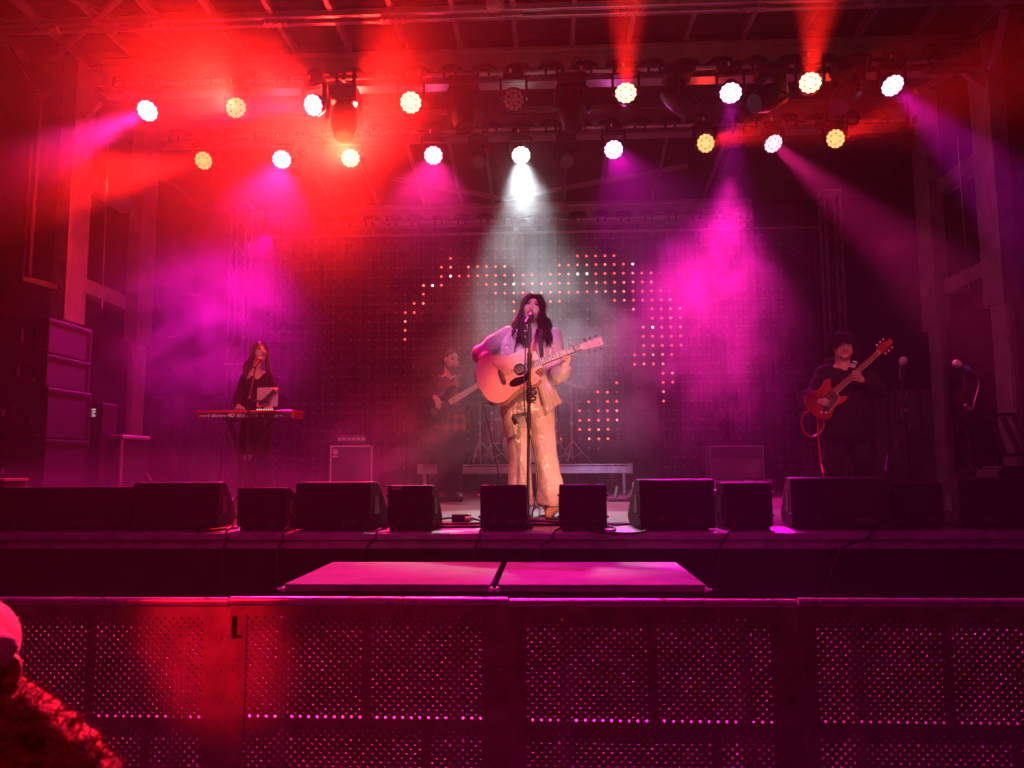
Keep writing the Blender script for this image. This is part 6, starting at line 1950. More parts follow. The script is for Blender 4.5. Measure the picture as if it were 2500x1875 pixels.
MB().prism([(0.21, -0.034), (0.84, -0.023), (0.84, 0.023), (0.21, 0.034)], BF(0, 0, 0.003), BF.e1, BF.e2, BF.n*0.008).build('fretboard', M_maple, bg_)
bfb = [o for o in kids(bg_) if o.name.startswith('fretboard')][0]
MB().prism([(0.2, -0.031), (0.84, -0.022), (0.84, 0.022), (0.2, 0.031)], BF(0, 0, -0.018), BF.e1, BF.e2, BF.n*0.02).build('neck', M_maple, bg_)
MB().prism([(-.035, -0.045), (.025, -0.045), (.025, 0.045), (-.035, 0.045)], BF(0, 0, 0.0005), BF.e1, BF.e2, BF.n*0.012).build('bridge', M_chrome, bg_, bevel=0.003)
sd_ = MB()
for i in range(4): sd_.bar(BF(-0.02, -0.03 + 0.02*i, 0.016), BF(0.012, -0.03 + 0.02*i, 0.016), 0.012, 0.006, up=BF.n)
sd_.build('saddles', M_black, bg_, kind='stuff')
for x in (.075, .15): MB().prism([(x-.018, -0.048), (x+.018, -0.048), (x+.018, 0.048), (x-.018, 0.048)], BF(0, 0, 0.0005), BF.e1, BF.e2, BF.n*0.012).build('pickup', M_black, bg_)
for k in range(1, 21):
    x = 0.84 - 0.86*(1 - 2**(-k/12))
    if x > 0.22: MB().prism([(x-.0012, -.03), (x+.0012, -.03), (x+.0012, .03), (x-.0012, .03)], BF(0, 0, 0.0112), BF.e1, BF.e2, BF.n*0.001).build('fret', M_chrome, bfb)
sd_ = MB()
for i in range(4): sd_.cyl(BF(-0.02, -0.03 + 0.02*i, 0.02), BF(0.84, -0.016 + 0.0107*i, 0.016), 0.0018, n=4)
sd_.build('strings', M_chrome, bg_, kind='stuff')
for x, y in ((.06, -.1), (.1, -.105), (.14, -.1)): MB().cyl(BF(x, y, 0), BF(x, y, 0.02), 0.011, n=10).build('control_knob', M_chrome, bg_, smooth=True)
body_plate('headstock', BF, [Vector(p + (0,)) for p in ((.845,-.023),(.87,-.035),(1.02,-.045),(1.04,0),(1.0,.05),(.9,.045),(.845,.023))], -0.018, 0.0, M_maple, bg_, 0.003)
cloth('strap', M_leather, [B(1082, 918, -0.1), B(1078, 950, -0.16), B(1066, 990, -0.2)], [B(1090, 918, -0.1), B(1088, 950, -0.16), B(1078, 990, -0.2)], bg_, 3, 0.001, 0.004, 1)

# ------------------------------------------------------------------ keyboard player
YK = 8.3
def K(u, v, d=0.0): return P(u, v, YK + d)
kp = thing('person', 'woman with long brown hair in black standing at the red keyboard', 'person', (K(618, 1200).x, YK, DECK))
H3 = Head(K(633, 861), yaw=42, pitch=-10, roll=-4, size=0.97)
b = Sdf(0.006)
H3.add(b, fem=True)
b.cap(H3(0, -0.02, -0.06), K(625, 907, 0.02), 0.046, 0.05, 0.03)
b.cap(K(603, 922, 0.03), K(654, 922, 0.03), 0.05, 0.05, 0.05)
b.ell(K(627, 942, 0.03), (0.14, 0.1, 0.17), None, 0.05)
b.ell(K(625, 1000, 0.03), (0.13, 0.1, 0.2), None, 0.05)
b.path([K(602, 922, 0.03), K(585, 968, -0.02), K(582, 993, -0.24)], [0.048, 0.038, 0.025], 0.03)
b.path([K(655, 922, 0.03), K(668, 968, -0.02), K(655, 993, -0.24)], [0.048, 0.038, 0.025], 0.03)
hand(b, K(582, 992, -0.24), [K(580, 995, -0.3), K(584, 994, -0.3), K(588, 994.5, -0.3), K(591, 996, -0.3)],
     [K(576, 1001, -0.33), K(582, 1001, -0.34), K(588, 1001, -0.34), K(594, 1001, -0.33)], [K(586, 994, -0.26), K(594, 997, -0.29), K(598, 1001, -0.3)], curl=Vector((0, -0.01, 0.012)))
hand(b, K(655, 993, -0.24), [K(652, 995, -0.3), K(656, 994, -0.3), K(660, 994.5, -0.3), K(663, 996, -0.3)],
     [K(650, 1001, -0.33), K(655, 1001, -0.34), K(660, 1001, -0.34), K(665, 1001, -0.33)], [K(652, 994, -0.26), K(648, 997, -0.29), K(646, 1001, -0.3)], curl=Vector((0, -0.01, 0.012)))
for hip, an in ((K(612, 1040, .03), K(606, 1198, 0.0)), (K(640, 1040, .03), K(648, 1198, 0.02))):
    b.path([hip, an], [0.08, 0.045], 0.04)
    b.cap(an, Vector((an.x, an.y - .16, DECK + .03)), 0.038, 0.026, 0.02)
b.build('body', [M_skin2, M_lip, M_eye, M_brow, M_mouth], kp, 1)
dr = Sdf(0.009)
dr.cap(K(602, 926, 0.035), K(655, 926, 0.035), 0.06, 0.06, 0.05)
dr.ell(K(627, 950, 0.03), (0.155, 0.12, 0.18), None, 0.05)
dr.path([K(626, 990, 0.03), K(625, 1050, 0.03), K(624, 1120, 0.03), K(622, 1196, 0.03)], [0.135, 0.16, 0.175, 0.2], 0.05)
dr.path([K(602, 924, 0.03), K(584, 968, -0.02), K(582, 990, -0.2)], [0.066, 0.055, 0.045], 0.03)
dr.path([K(655, 924, 0.03), K(669, 968, -0.02), K(656, 991, -0.2)], [0.066, 0.055, 0.045], 0.03)
dr.ell(K(625, 905, -0.13), (0.062, 0.11, 0.1), None, 0.01, 0, True)
dr.ell((K(625, 1190).x, YK, DECK - 2.0 + 0.02), (2, 2, 2), None, 0.004, 0, True)
dr.build('black_dress', M_blackshirt, kp, 1, relief=folds(0.006, 30, 60, 0.4))
hs = Sdf(0.007)
hs.ell(H3(0, -0.02, 0.035), (0.083, 0.1, 0.09), H3.rot(), 0.02)
hs.cap(H3(0, -0.06, 0.0), K(617, 920, 0.05), 0.06, 0.07, 0.03)
hs.ell(H3(0, 0.105, -0.03), (0.062, 0.08, 0.1), H3.rot(), 0.012, 0, True)
hs.build('hair', M_hair2, kp, 1)
hl = MB()
for side in (-1, 1):
    for i in range(60):
        t_, s_ = hr.random(), hr.random()
        root = H3(side*(0.004 + 0.04*hr.random()), 0.06 - 0.12*t_, 0.112 - 0.03*hr.random())
        p1 = H3(side*(0.06 + 0.025*s_), 0.05 - 0.1*t_, 0.05)
        p2 = H3(side*(0.066 + 0.03*s_), 0.04 - 0.1*t_, -0.03)
        if side < 0: p3, p4 = K(612 - 16*s_, 892, -0.03 + 0.1*t_), K(606 - 14*s_ + 6*hr.random(), 915 + 14*hr.random(), -0.07 + 0.1*t_)
        else: p3, p4 = K(649 + 8*s_, 892, -0.02 + 0.08*t_), K(650 + 8*s_, 912 + 10*hr.random(), -0.06 + 0.08*t_)
        hair_lock(hl, [root, p1, p2, p3, p4], hr.uniform(0.006, 0.011), hr.uniform(0.006, 0.014), hr.uniform(1.5, 2.6), hr.uniform(0, 6.3), 5, 5)
hl.build('hair_locks', M_hair2, [o for o in kids(kp) if o.name.startswith('hair')][0], smooth=True, kind='stuff')
# keyboard
M_redlac = mat('red lacquer', (0.55, 0.02, 0.02), 0.3, var=0.08)
yk0 = 7.75
x0, x1 = P(479.5, 1010, yk0).x, P(717.5, 1012, yk0).x
z0, z1 = P(600, 1021, yk0).z, P(600, 1002, yk0).z
t = thing('stage_keyboard', 'red stage keyboard with white lettering on its back', 'keyboard', ((x0+x1)/2, yk0 + 0.15, z0))
MB().box((x0 + 0.021, yk0, z0 + 0.004), (x1 - 0.021, yk0 + 0.3, z0 + 0.055)).build('case', M_black, t, bevel=0.004)
MB().box((x0 + 0.02, yk0 - 0.008, z0 + 0.056), (x1 - 0.02, yk0 + 0.16, z1)).build('red_panel', M_redlac, t, bevel=0.005)
for xx in (x0, x1 - 0.0195): MB().box((xx, yk0 - 0.01, z0), (xx + 0.0193, yk0 + 0.31, z1 + 0.004)).build('end_cheek', M_redlac, t, bevel=0.004)
ky = MB()
for i in range(43):
    xk_ = x0 + 0.025 + (x1 - x0 - 0.05) * i / 43
    ky.box((xk_, yk0 + 0.165, z0 + 0.056), (xk_ + (x1-x0-0.05)/43 - 0.002, yk0 + 0.305, z0 + 0.066))
ky.build('keys', M_white, t, kind='stuff')
text('lettering', 'nord electro 4D', 0.050, M_white, t, (x0 + 0.03, yk0 - 0.002, z0 + 0.014), extrude=0.0015, xscale=1.12, squash=0.0012)
lb = MB()
for a_, w_, h0, h1 in ((308, .02, .2, .5), (318, .028, .15, .6), (344, .012, .35, .75), (377, .05, .1, .85)):
    p_ = P(479.5 + (a_ - 120)/4.148*0.83 + 30, 1015, yk0)
for u_, w_, hz0, hz1 in ((556, .016, .02, .045), (564, .03, .012, .022), (578, .05, .01, .045), (592, .02, .01, .04), (602, .02, .012, .03), (626, .012, .015, .035), (640, .012, .015, .03), (673, .02, .012, .035), (682, .03, .015, .03)):
    p_ = P(u_, 1015, yk0)
    lb.box((p_.x, yk0 - 0.0025, z0 + hz0), (p_.x + w_, yk0 - 0.0005, z0 + hz1))
lb.build('socket_print', mat('dim white print', (0.4, 0.38, 0.38), 0.6), t, kind='stuff')
kn = MB()
for u_ in (628, 633, 638, 644, 650, 655, 660, 665): kn.cyl(P(u_, 1002, yk0 + 0.05), P(u_, 1002, yk0 + 0.05) + Vector((0, 0, 0.016)), 0.0075, n=8)
kn.build('knobs', mat('pale glowing knob', (0.8, 0.75, 0.7), 0.4, emit=(1, 0.8, 0.7), estr=0.5), t, kind='stuff')  # knobs carry a faint glow of their own
t = thing('keyboard_stand', 'crossed black metal stand under the red keyboard', 'keyboard stand', (P(604, 1190, 7.9).x, 7.9, DECK))
za_, zb_2 = P(604, 1028, 7.85).z, DECK + 0.03
for i, (ua, ub, yy) in enumerate(((560, 630, 7.84), (660, 574, 7.9))):
    a, c_ = P(ua, 1028, yy), P(ub, 1190, yy)
    MB().bar((a.x, yy, za_), (c_.x, yy, zb_2), 0.05, 0.03, up=(0, 1, 0)).build('cross_bar', M_blackm, t, bevel=0.004)
    MB().bar((a.x, 7.72, za_ + 0.02), (a.x, 8.06, za_ + 0.02), 0.035).build('top_arm', M_blackm, t)
    MB().bar((c_.x, 7.68, DECK + 0.018), (c_.x, 8.12, DECK + 0.018), 0.035).build('foot', M_blackm, t)
MB().cyl((P(607, 1120, 7.87).x, 7.8, P(607, 1118, 7.87).z), (P(607, 1120, 7.87).x, 7.94, P(607, 1118, 7.87).z), 0.03, n=12).build('pivot', M_steel, t, smooth=True)
cable('thin lead hanging from the right side of the keyboard', [P(672, 1022, 7.74), P(668, 1060, 7.72), P(655, 1110, 7.7), P(634, 1150, 7.7), P(622, 1185, 7.72), Pz(618, 1200, DECK + .006)], 0.006)
cable('thin lead hanging from the left side of the keyboard', [P(562, 1022, 7.74), P(556, 1045, 7.7), P(546, 1070, 7.72), P(540, 1100, 7.9), P(536, 1180, 8.0)], 0.005)
# tablet on its holder
t = thing('tablet', 'pale backed tablet held above the keyboard', 'tablet', P(652, 994, 7.62))
c0_, c1_ = P(626, 993, 7.62), P(679, 946, 7.62)
M_tab = mat('pale tablet back', (0.55, 0.46, 0.40), 0.4, var=0.08)
MB().box((c0_.x, 7.62, c0_.z), (c1_.x, 7.635, c1_.z)).build('back', M_tab, t, bevel=0.012, bseg=3)
MB().box((c0_.x + 0.012, 7.636, c0_.z + 0.012), (c1_.x - 0.012, 7.639, c1_.z - 0.012)).build('screen', mat('lit tablet screen', (0.1, 0.1, 0.1), 0.2, emit=(0.9, 0.8, 0.75), estr=0.6), t)
t = thing('tablet_holder', 'black bar holder with orange ends gripping the tablet', 'tablet holder', P(613, 980, 7.58))
a, c_ = P(672, 951, 7.585), P(632, 990, 7.585)
MB().bar(a, c_, 0.04, 0.025).build('grip_bar', M_black, t, bevel=0.005)
M_org = mat('orange rubber end', (0.9, 0.35, 0.12), 0.5)
for p_ in (a, c_): MB().ball(p_ + Vector((0, 0.0, 0)), (0.026, 0.022, 0.022), 10, 7).build('grip_end', M_org, t, smooth=True)
MB().cyl(P(650, 979, 7.585), P(606, 980, 7.56), 0.012, n=8).build('arm', M_blackm, t, smooth=True)
MB().ball(P(650, 977, 7.58), 0.03, 10, 7).build('joint', M_black, t, smooth=True)
# boom stand of the keyboard player
t = thing('microphone_stand', 'boom microphone stand standing in front of the keyboard', 'microphone stand', (P(604, 1190, 7.5).x, 7.5, DECK))
xx = P(604, 1100, 7.5).x
MB().lathe([(0, 0.12), (0.012, 0.12), (0.025, 0.1), (0.03, 0.03), (0.05, 0.016)], (xx, 7.5, DECK), (0, 0, 1), 20).build('base', M_blackm, t, smooth=True)
zt_ = P(604, 975, 7.5).z
MB().cyl((xx, 7.5, DECK + 0.05), (xx, 7.5, zt_), 0.011, n=10).build('tube', M_blackm, t, smooth=True)
MB().ball((xx, 7.5, zt_), 0.025, 10, 7).build('boom_joint', M_black, t, smooth=True)
mk = P(633, 877, 7.95)
e2_ = P(626, 889, 7.86)
MB().cyl((xx, 7.5, zt_), e2_, 0.009, n=8).build('boom', M_blackm, t, smooth=True)
microphone('microphone before the keyboard player\'s mouth', mk, e2_ - mk, 1.15)

# ------------------------------------------------------------------ electric guitarist
YG = 7.9
def E(u, v, d=0.0): return P(u, v, YG + d)
ep = thing('person', 'heavy man with shaggy hair and glasses in black playing an electric guitar', 'person', (E(2070, 1200).x, YG, DECK))
H4 = Head(E(2056, 846), yaw=-6, pitch=6, roll=-3, size=1.12)
b = Sdf(0.006)
H4.add(b, fem=False)
for q in (-1, 1): b.ell(H4(q*0.045, 0.03, -0.05), (0.034, 0.045, 0.045), H4.rot(), 0.03)
b.cap(H4(0, -0.02, -0.06), E(2058, 896, 0.03), 0.065, 0.075, 0.04)
b.cap(E(2018, 912, 0.04), E(2104, 914, 0.04), 0.075, 0.075, 0.05)
b.ell(E(2062, 955, 0.03), (0.2, 0.15, 0.22), None, 0.05)
b.ell(E(2066, 1020, 0.02), (0.2, 0.15, 0.2), None, 0.06)
b.path([E(2012, 912, 0.04), E(1986, 968, 0.0), E(2000, 984, -0.24)], [0.065, 0.052, 0.034], 0.03)
b.path([E(2108, 914, 0.04), E(2142, 955, -0.03), E(2099, 926, -0.22)], [0.065, 0.052, 0.034], 0.03)
hand(b, E(2000, 981, -0.25), [E(2010, 977, -0.29), E(2012, 981, -0.295), E(2012, 985, -0.295), E(2011, 989, -0.29)],
     [E(2023, 982, -0.28), E(2024, 988, -0.28), E(2022, 993, -0.28), E(2017, 995, -0.275)], [E(2004, 978, -0.26), E(2014, 974, -0.29), E(2024, 979, -0.285)], r=0.0105, curl=Vector((0, -0.012, 0.004)), wr=0.034)
hand(b, E(2099, 926, -0.2), [E(2100, 912, -0.24), E(2101, 918, -0.245), E(2099, 924, -0.245), E(2096, 930, -0.24)],
     [E(2082, 907, -0.27), E(2080, 914, -0.27), E(2080, 921, -0.27), E(2082, 928, -0.265)], [E(2096, 934, -0.18), E(2090, 916, -0.15), E(2083, 908, -0.16)], r=0.0105, curl=Vector((0.004, -0.025, 0.003)), wr=0.034)
for hip, kn, an in ((E(2046, 1060, .03), E(2036, 1120, 0.0), E(2038, 1202, .03)), (E(2092, 1060, .03), E(2104, 1120, 0.0), E(2112, 1202, .03))):
    b.path([hip, kn, an], [0.11, 0.075, 0.05], 0.04)
    b.cap(an, Vector((an.x, an.y - .2, DECK + .04)), 0.045, 0.035, 0.03)
b.build('body', [M_skin2, M_lip, M_eye, M_brow, M_mouth], ep, 1)
sh = Sdf(0.009)
sh.cap(E(2016, 914, 0.04), E(2106, 916, 0.04), 0.09, 0.09, 0.06)
sh.ell(E(2062, 960, 0.03), (0.22, 0.17, 0.24), None, 0.05)
sh.ell(E(2066, 1012, 0.0), (0.245, 0.2, 0.24), None, 0.06)
sh.ell(E(2067, 1055, 0.01), (0.25, 0.205, 0.17), None, 0.06)
sh.path([E(2012, 914, 0.04), E(1984, 968, 0.0), E(1997, 982, -0.2)], [0.092, 0.08, 0.062], 0.03)
sh.path([E(2108, 916, 0.04), E(2141, 953, -0.03), E(2106, 930, -0.18)], [0.092, 0.085, 0.062], 0.03)
sh.cap(E(2098, 925, -0.22), E(2080, 915, -0.26), 0.05, 0.06, 0.005, 0, True)
sh.build('black_shirt', M_blackshirt, ep, 1, relief=folds(0.007, 35, 45, 0.9))
tz = Sdf(0.009)
tz.ell(E(2068, 1062, 0.02), (0.215, 0.17, 0.14), None, 0.05)
tz.path([E(2046, 1066, .03), E(2036, 1125, 0.0), E(2037, 1203, .03)], [0.13, 0.105, 0.085], 0.03)
tz.path([E(2092, 1066, .03), E(2105, 1125, 0.0), E(2113, 1203, .03)], [0.13, 0.105, 0.085], 0.03)
tz.build('trousers', M_denim, ep, 1, relief=folds(0.005, 50, 30, 2.0))
for an in (E(2038, 1200, .03), E(2112, 1200, .03)):
    bo = Sdf(0.008)
    bo.path([Vector((an.x, an.y + .03, DECK + .09)), Vector((an.x, an.y + .03, DECK + .05)), Vector((an.x, an.y - .22, DECK + 0.045))], [0.06, 0.06, 0.048], 0.03)
    bo.ell((an.x, an.y, DECK - 1.0 + 0.004), (1, 1, 1), None, 0.004, 0, True)
    bo.build('shoe', M_leather, ep, 1)
hs = Sdf(0.007)
hs.ell(H4(0, -0.02, 0.04), (0.09, 0.108, 0.1), H4.rot(), 0.03)
for q in (-1, 1): hs.cap(H4(q*0.085, -0.02, 0.02), H4(q*0.085, -0.02, -0.05), 0.032, 0.028, 0.02)
hs.ell(H4(0.012, 0.12, -0.035), (0.066, 0.095, 0.08), H4.rot(), 0.012, 0, True)
hs.build('hair', M_hair, ep, 1, relief=lambda x, y, z: 0.004*np.sin(90*x + 30*z)*np.sin(40*y + 60*z))
hl = MB()
for i in range(120):
    a_ = hr.uniform(-1, 1)
    root = H4(a_*0.06, 0.02 + 0.02*hr.random(), 0.13)
    hair_lock(hl, [root, H4(a_*0.085, 0.085, 0.11 - 0.03*abs(a_)), H4(a_*0.11 - 0.012, 0.11 - 0.05*abs(a_), 0.065 - 0.05*hr.random() - 0.07*max(0, -a_))], hr.uniform(0.005, 0.009), 0.012, 1.8, hr.uniform(0, 6), 5, 4)
for i in range(110):
    q = hr.choice((-1, 1)); t_ = hr.random()
    hair_lock(hl, [H4(q*0.06, -0.03, 0.12), H4(q*0.1, 0.04 - 0.12*t_, 0.05), H4(q*(0.105 + 0.03*hr.random()), 0.03 - 0.1*t_, -0.04 - 0.07*hr.random())], hr.uniform(0.006, 0.01), 0.014, 2.2, hr.uniform(0, 6), 5, 4)
hl.build('hair_locks', M_hair, [o for o in kids(ep) if o.name.startswith('hair')][0], smooth=True, kind='stuff')
gl = MB()
for q in (-1, 1):
    pts = [H4(q*0.034 + 0.026*math.cos(a*math.pi/8), 0.107, 0.016 + 0.02*math.sin(a*math.pi/8)) for a in range(17)]
    gl.tube(pts, 0.003, 5)
    gl.cyl(H4(q*0.06, 0.105, 0.022), H4(q*0.088, 0.0, 0.02), 0.003, n=5)
gl.cyl(H4(-0.01, 0.108, 0.02), H4(0.01, 0.108, 0.02), 0.003, n=5)
gl.build('glasses', M_black, ep, kind='stuff')
bd = Sdf(0.006)
bd.ell(H4(0, 0.045, -0.088), (0.052, 0.046, 0.036), H4.rot(), 0.02)
bd.ell(H4(0, 0.1, -0.06), (0.035, 0.03, 0.028), H4.rot(), 0.006, 0, True)
bd.build('stubble', mat('brown stubble', (0.34, 0.20, 0.155), 0.8, var=0.4, scale=60), ep, 1)
EO = P(2009, 982, YG - 0.26)
EF = Frame3(EO, P(2143.5, 860, YG - 0.2) - EO, (0.0, -1, 0.15))
eg = thing('electric_guitar', 'red sunburst electric guitar with a black pickguard and pale edged neck', 'guitar', EO)
L_n = (P(2143.5, 860, YG - 0.2) - EO).length
M_burst = mat('red sunburst lacquer', (0.34, 0.03, 0.015), 0.15, var=0.5, scale=5, spec=0.6)
eo_ = closed_spline([(-.15,0),(-.14,.09),(-.09,.15),(-.02,.15),(.05,.12),(.1,.115),(.17,.14),(.225,.125),(.22,.095),(.185,.07),(.17,.03),(.17,-.03),(.18,-.075),(.215,-.1),(.21,-.125),(.15,-.135),(.08,-.115),(.02,-.125),(-.06,-.16),(-.125,-.11)], 4)
body_plate('body', EF, [Vector((p[0], p[1], 0)) for p in eo_], -0.04, 0.0, M_burst, eg, 0.012)
body_plate('pickguard', EF, [Vector((p[0], p[1], 0)) for p in closed_spline([(.155,-.03),(.15,-.07),(.1,-.09),(.03,-.1),(-.06,-.1),(-.05,-.045),(.03,-.03)], 4)], 0.0005, 0.003, M_black, eg)
MB().tube([EF(p[0], p[1], 0.003) for p in closed_spline([(.155,-.03),(.15,-.07),(.1,-.09),(.03,-.1),(-.06,-.1)], 3)[:-3]], 0.002, 5).build('pickguard_edge', M_cream, eg, smooth=True)
for x in (.045, .125): MB().prism([(x-.022, -0.038), (x+.022, -0.038), (x+.022, 0.038), (x-.022, 0.038)], EF(0, 0, 0.0032), EF.e1, EF.e2, EF.n*0.01).build('pickup', M_black, eg, bevel=0.003)
MB().prism([(-.03, -0.035), (-.012, -0.035), (-.012, 0.035), (-.03, 0.035)], EF(0, 0, 0.0005), EF.e1, EF.e2, EF.n*0.012).build('bridge', M_chrome, eg)
M_rose = mat('rosewood fretboard', (0.20, 0.06, 0.035), 0.4, var=0.2)
MB().prism([(0.155, -0.027), (L_n, -0.021), (L_n, 0.021), (0.155, 0.027)], EF(0, 0, 0.004), EF.e1, EF.e2, EF.n*0.006).build('fretboard', M_rose, eg)
efb = [o for o in kids(eg) if o.name.startswith('fretboard')][0]
MB().prism([(0.15, -0.0305), (L_n, -0.0245), (L_n, -0.0213), (0.15, -0.0273)], EF(0, 0, -0.012), EF.e1, EF.e2, EF.n*0.022).build('neck_binding', M_cream, eg)
MB().prism([(0.14, -0.026), (L_n, -0.02), (L_n, 0.02), (0.14, 0.026)], EF(0, 0, -0.02), EF.e1, EF.e2, EF.n*0.0238).build('neck', M_mahog, eg)
MB().prism([(L_n, -0.024), (L_n + .007, -0.024), (L_n + .007, 0.023), (L_n, 0.023)], EF(0, 0, 0.0), EF.e1, EF.e2, EF.n*0.012).build('nut', M_cream, eg)
dt = MB()
for k in (3, 5, 7, 9, 12, 15): dt.lathe([(0, 0.004), (0.001, 0.0035)], EF(L_n - 0.68*(1 - 2**(-(k-0.5)/12)), 0, 0.0101), EF.n, 8)
dt.build('fret_dots', M_cream, efb, kind='stuff')
ehs = body_plate('headstock', EF, [Vector((p[0] + L_n + .007, p[1], 0)) for p in closed_spline([(0,-.024),(.04,-.04),(.11,-.034),(.165,-.03),(.19,0),(.175,.03),(.15,.026),(.11,.036),(.05,.04),(0,.024)], 3)], -0.012, 0.0, M_burst, eg, 0.002)
for sgn in (-1, 1):
    for i in range(3):
        x = L_n + 0.05 + 0.045*i
        MB().cyl(EF(x, sgn*0.02, 0), EF(x, sgn*0.02, 0.016), 0.006, n=8).build('tuning_post', M_chrome, ehs, smooth=True)
        MB().ball(EF(x, sgn*0.058, -0.008), 0.012, 8, 6).build('tuning_key', M_cream, ehs, smooth=True)
sd_ = MB()
for i in range(6): sd_.cyl(EF(-0.02, -0.025 + 0.01*i, 0.014), EF(L_n, -0.017 + 0.0068*i, 0.012), 0.001, n=4)
sd_.build('strings', M_chrome, eg, kind='stuff')
for x, y in ((-.06, -.09), (-.09, -.06)): MB().cyl(EF(x, y, 0), EF(x, y, 0.018), 0.012, n=10).build('control_knob', M_cream, eg, smooth=True)
sl = [E(2083, 880, -0.16), E(2072, 897, -0.21), E(2058, 922, -0.23), E(2046, 944, -0.235)]
sr = [E(2093, 884, -0.15), E(2086, 900, -0.2), E(2070, 928, -0.22), E(2056, 950, -0.23)]
cloth('strap', M_leather, spline(sl, 4), spline(sr, 4), eg, 3, 0.001, 0.004, 1)
def lerp3(a, c, q): return a.lerp(c, q)
spr = MB()
M_stripe = mat('pale strap stripes', (0.8, 0.72, 0.7), 0.6)
for i, (q0, q1) in enumerate(((0.0, 0.12), (0.55, 0.68), (0.78, 0.9))):
    a0, a1 = sl[0].lerp(sl[1], q0) + Vector((0, -.006, 0)), sl[0].lerp(sl[1], q1) + Vector((0, -.006, 0))
    c0_, c1_ = sr[0].lerp(sr[1], q0) + Vector((0, -.006, 0)), sr[0].lerp(sr[1], q1) + Vector((0, -.006, 0))
    spr.add([a0, c0_, c1_, a1, a0 + Vector((0, .003, 0)), c0_ + Vector((0, .003, 0)), c1_ + Vector((0, .003, 0)), a1 + Vector((0, .003, 0))], [(0,1,2,3), (7,6,5,4), (0,4,5,1), (1,5,6,2), (2,6,7,3), (3,7,4,0)])
spr.build('strap_stripes', M_stripe, eg, kind='stuff')
a0, a1 = sl[0].lerp(sl[1], 0.2) + Vector((0, -.006, 0)), sl[0].lerp(sl[1], 0.5) + Vector((0, -.006, 0))
c0_, c1_ = sr[0].lerp(sr[1], 0.2) + Vector((0, -.006, 0)), sr[0].lerp(sr[1], 0.5) + Vector((0, -.006, 0))
MB().add([a0, c0_, c1_, a1, a0 + Vector((0, .003, 0)), c0_ + Vector((0, .003, 0)), c1_ + Vector((0, .003, 0)), a1 + Vector((0, .003, 0))], [(0,1,2,3), (7,6,5,4), (0,4,5,1), (1,5,6,2), (2,6,7,3), (3,7,4,0)]).build('strap_patch', M_blue, eg)
M_redcable = mat('red guitar cable', (0.8, 0.05, 0.06), 0.4)
q0 = EF(-0.13, -0.06, -0.02)
cable('red guitar cable looping from the electric guitar down to the deck', [E(2010, 1026, -0.2), E(2011, 1040, -0.2), E(2000, 1058, -0.2), E(1978, 1066, -0.2), E(1962, 1050, -0.2), E(1957, 1028, -0.2), E(1964, 1010, -0.2), E(1978, 1004, -0.18), E(1992, 1012, -0.16), E(1997, 1030, -0.17), E(1999, 1080, -0.18), E(2005, 1130, -0.2), E(2012, 1170, -0.22), Pz(2016, 1206, DECK + .008)], 0.0075, M_redcable)
pl_ = E(2010, 1022, -0.2)
tag(MB().cyl(E(2011, 1027, -0.2), E(2011, 1018, -0.2), 0.009, n=8).build('jack_plug', M_chrome, smooth=True), 'bright jack plug at the end of the red guitar cable', 'plug')

# ------------------------------------------------------------------ spectator at the left corner
YV = 1.1
def V_(u, v, d=0.0): return P(u, v, YV + d)
sp_ = thing('person', 'spectator in a pink cap and fluffy jacket seen from behind at the left corner', 'person', (V_(-60, 1700).x, YV, 0.0))
hc = V_(-146, 1668, 0.0)
b = Sdf(0.005)
b.ell(hc, (0.075, 0.092, 0.105), None, 0.02)
b.ell(hc + Vector((0.0, 0.035, -0.06)), (0.058, 0.06, 0.06), None, 0.03)
b.cap(hc + Vector((0, -0.02, -0.06)), hc + Vector((-0.01, -0.03, -0.2)), 0.055, 0.065, 0.03)
ec = V_(12, 1648, -0.01)
b.ell(ec, (0.022, 0.014, 0.031), Matrix.Rotation(R(25), 3, 'Y'), 0.006)
b.ell(ec + Vector((-0.004, -0.012, 0.0)), (0.011, 0.012, 0.018), Matrix.Rotation(R(25), 3, 'Y'), 0.008, 0, True)
sh_c = hc + Vector((-0.01, -0.02, -0.24))
b.cap(sh_c + Vector((-0.16, 0, -0.05)), sh_c + Vector((0.17, 0, -0.06)), 0.07, 0.07, 0.05)
b.path([sh_c + Vector((0, 0, -0.1)), sh_c + Vector((0, 0, -0.45))], [0.15, 0.14], 0.05)
for q in (-1, 1):
    b.path([sh_c + Vector((q*0.17, 0, -0.06)), sh_c + Vector((q*0.21, 0.0, -0.32)), sh_c + Vector((q*0.18, 0.05, -0.54))], [0.06, 0.045, 0.032], 0.03)
    w_ = sh_c + Vector((q*0.18, 0.05, -0.54))
    hand(b, w_, [w_ + Vector((0.0, 0.03 - 0.02*i, -0.08)) for i in range(4)], [w_ + Vector((-q*0.01, 0.03 - 0.02*i, -0.15)) for i in range(4)], [w_ + Vector((0, 0.03, -0.03)), w_ + Vector((-q*0.01, 0.05, -0.06)), w_ + Vector((-q*0.015, 0.055, -0.09))])
    b.path([sh_c + Vector((q*0.08, 0, -0.5)), sh_c + Vector((q*0.09, 0.0, -0.78)), Vector((sh_c.x + q*0.09, sh_c.y, 0.08))], [0.085, 0.06, 0.045], 0.03)
    b.cap(Vector((sh_c.x + q*0.09, sh_c.y, 0.07)), Vector((sh_c.x + q*0.1, sh_c.y + 0.15, 0.04)), 0.045, 0.035, 0.02)
b.build('body', [skin_mat('warm skin', (0.55, 0.30, 0.24))], sp_, 1)
cp = Sdf(0.005)
cc = hc + Vector((0.0, -0.005, 0.045))
cp.ell(cc, (0.092, 0.108, 0.085), None, 0.02)
cp.ell(cc + Vector((0, 0, -0.99)), (1, 1, 0.97), None, 0.004, 0, True)
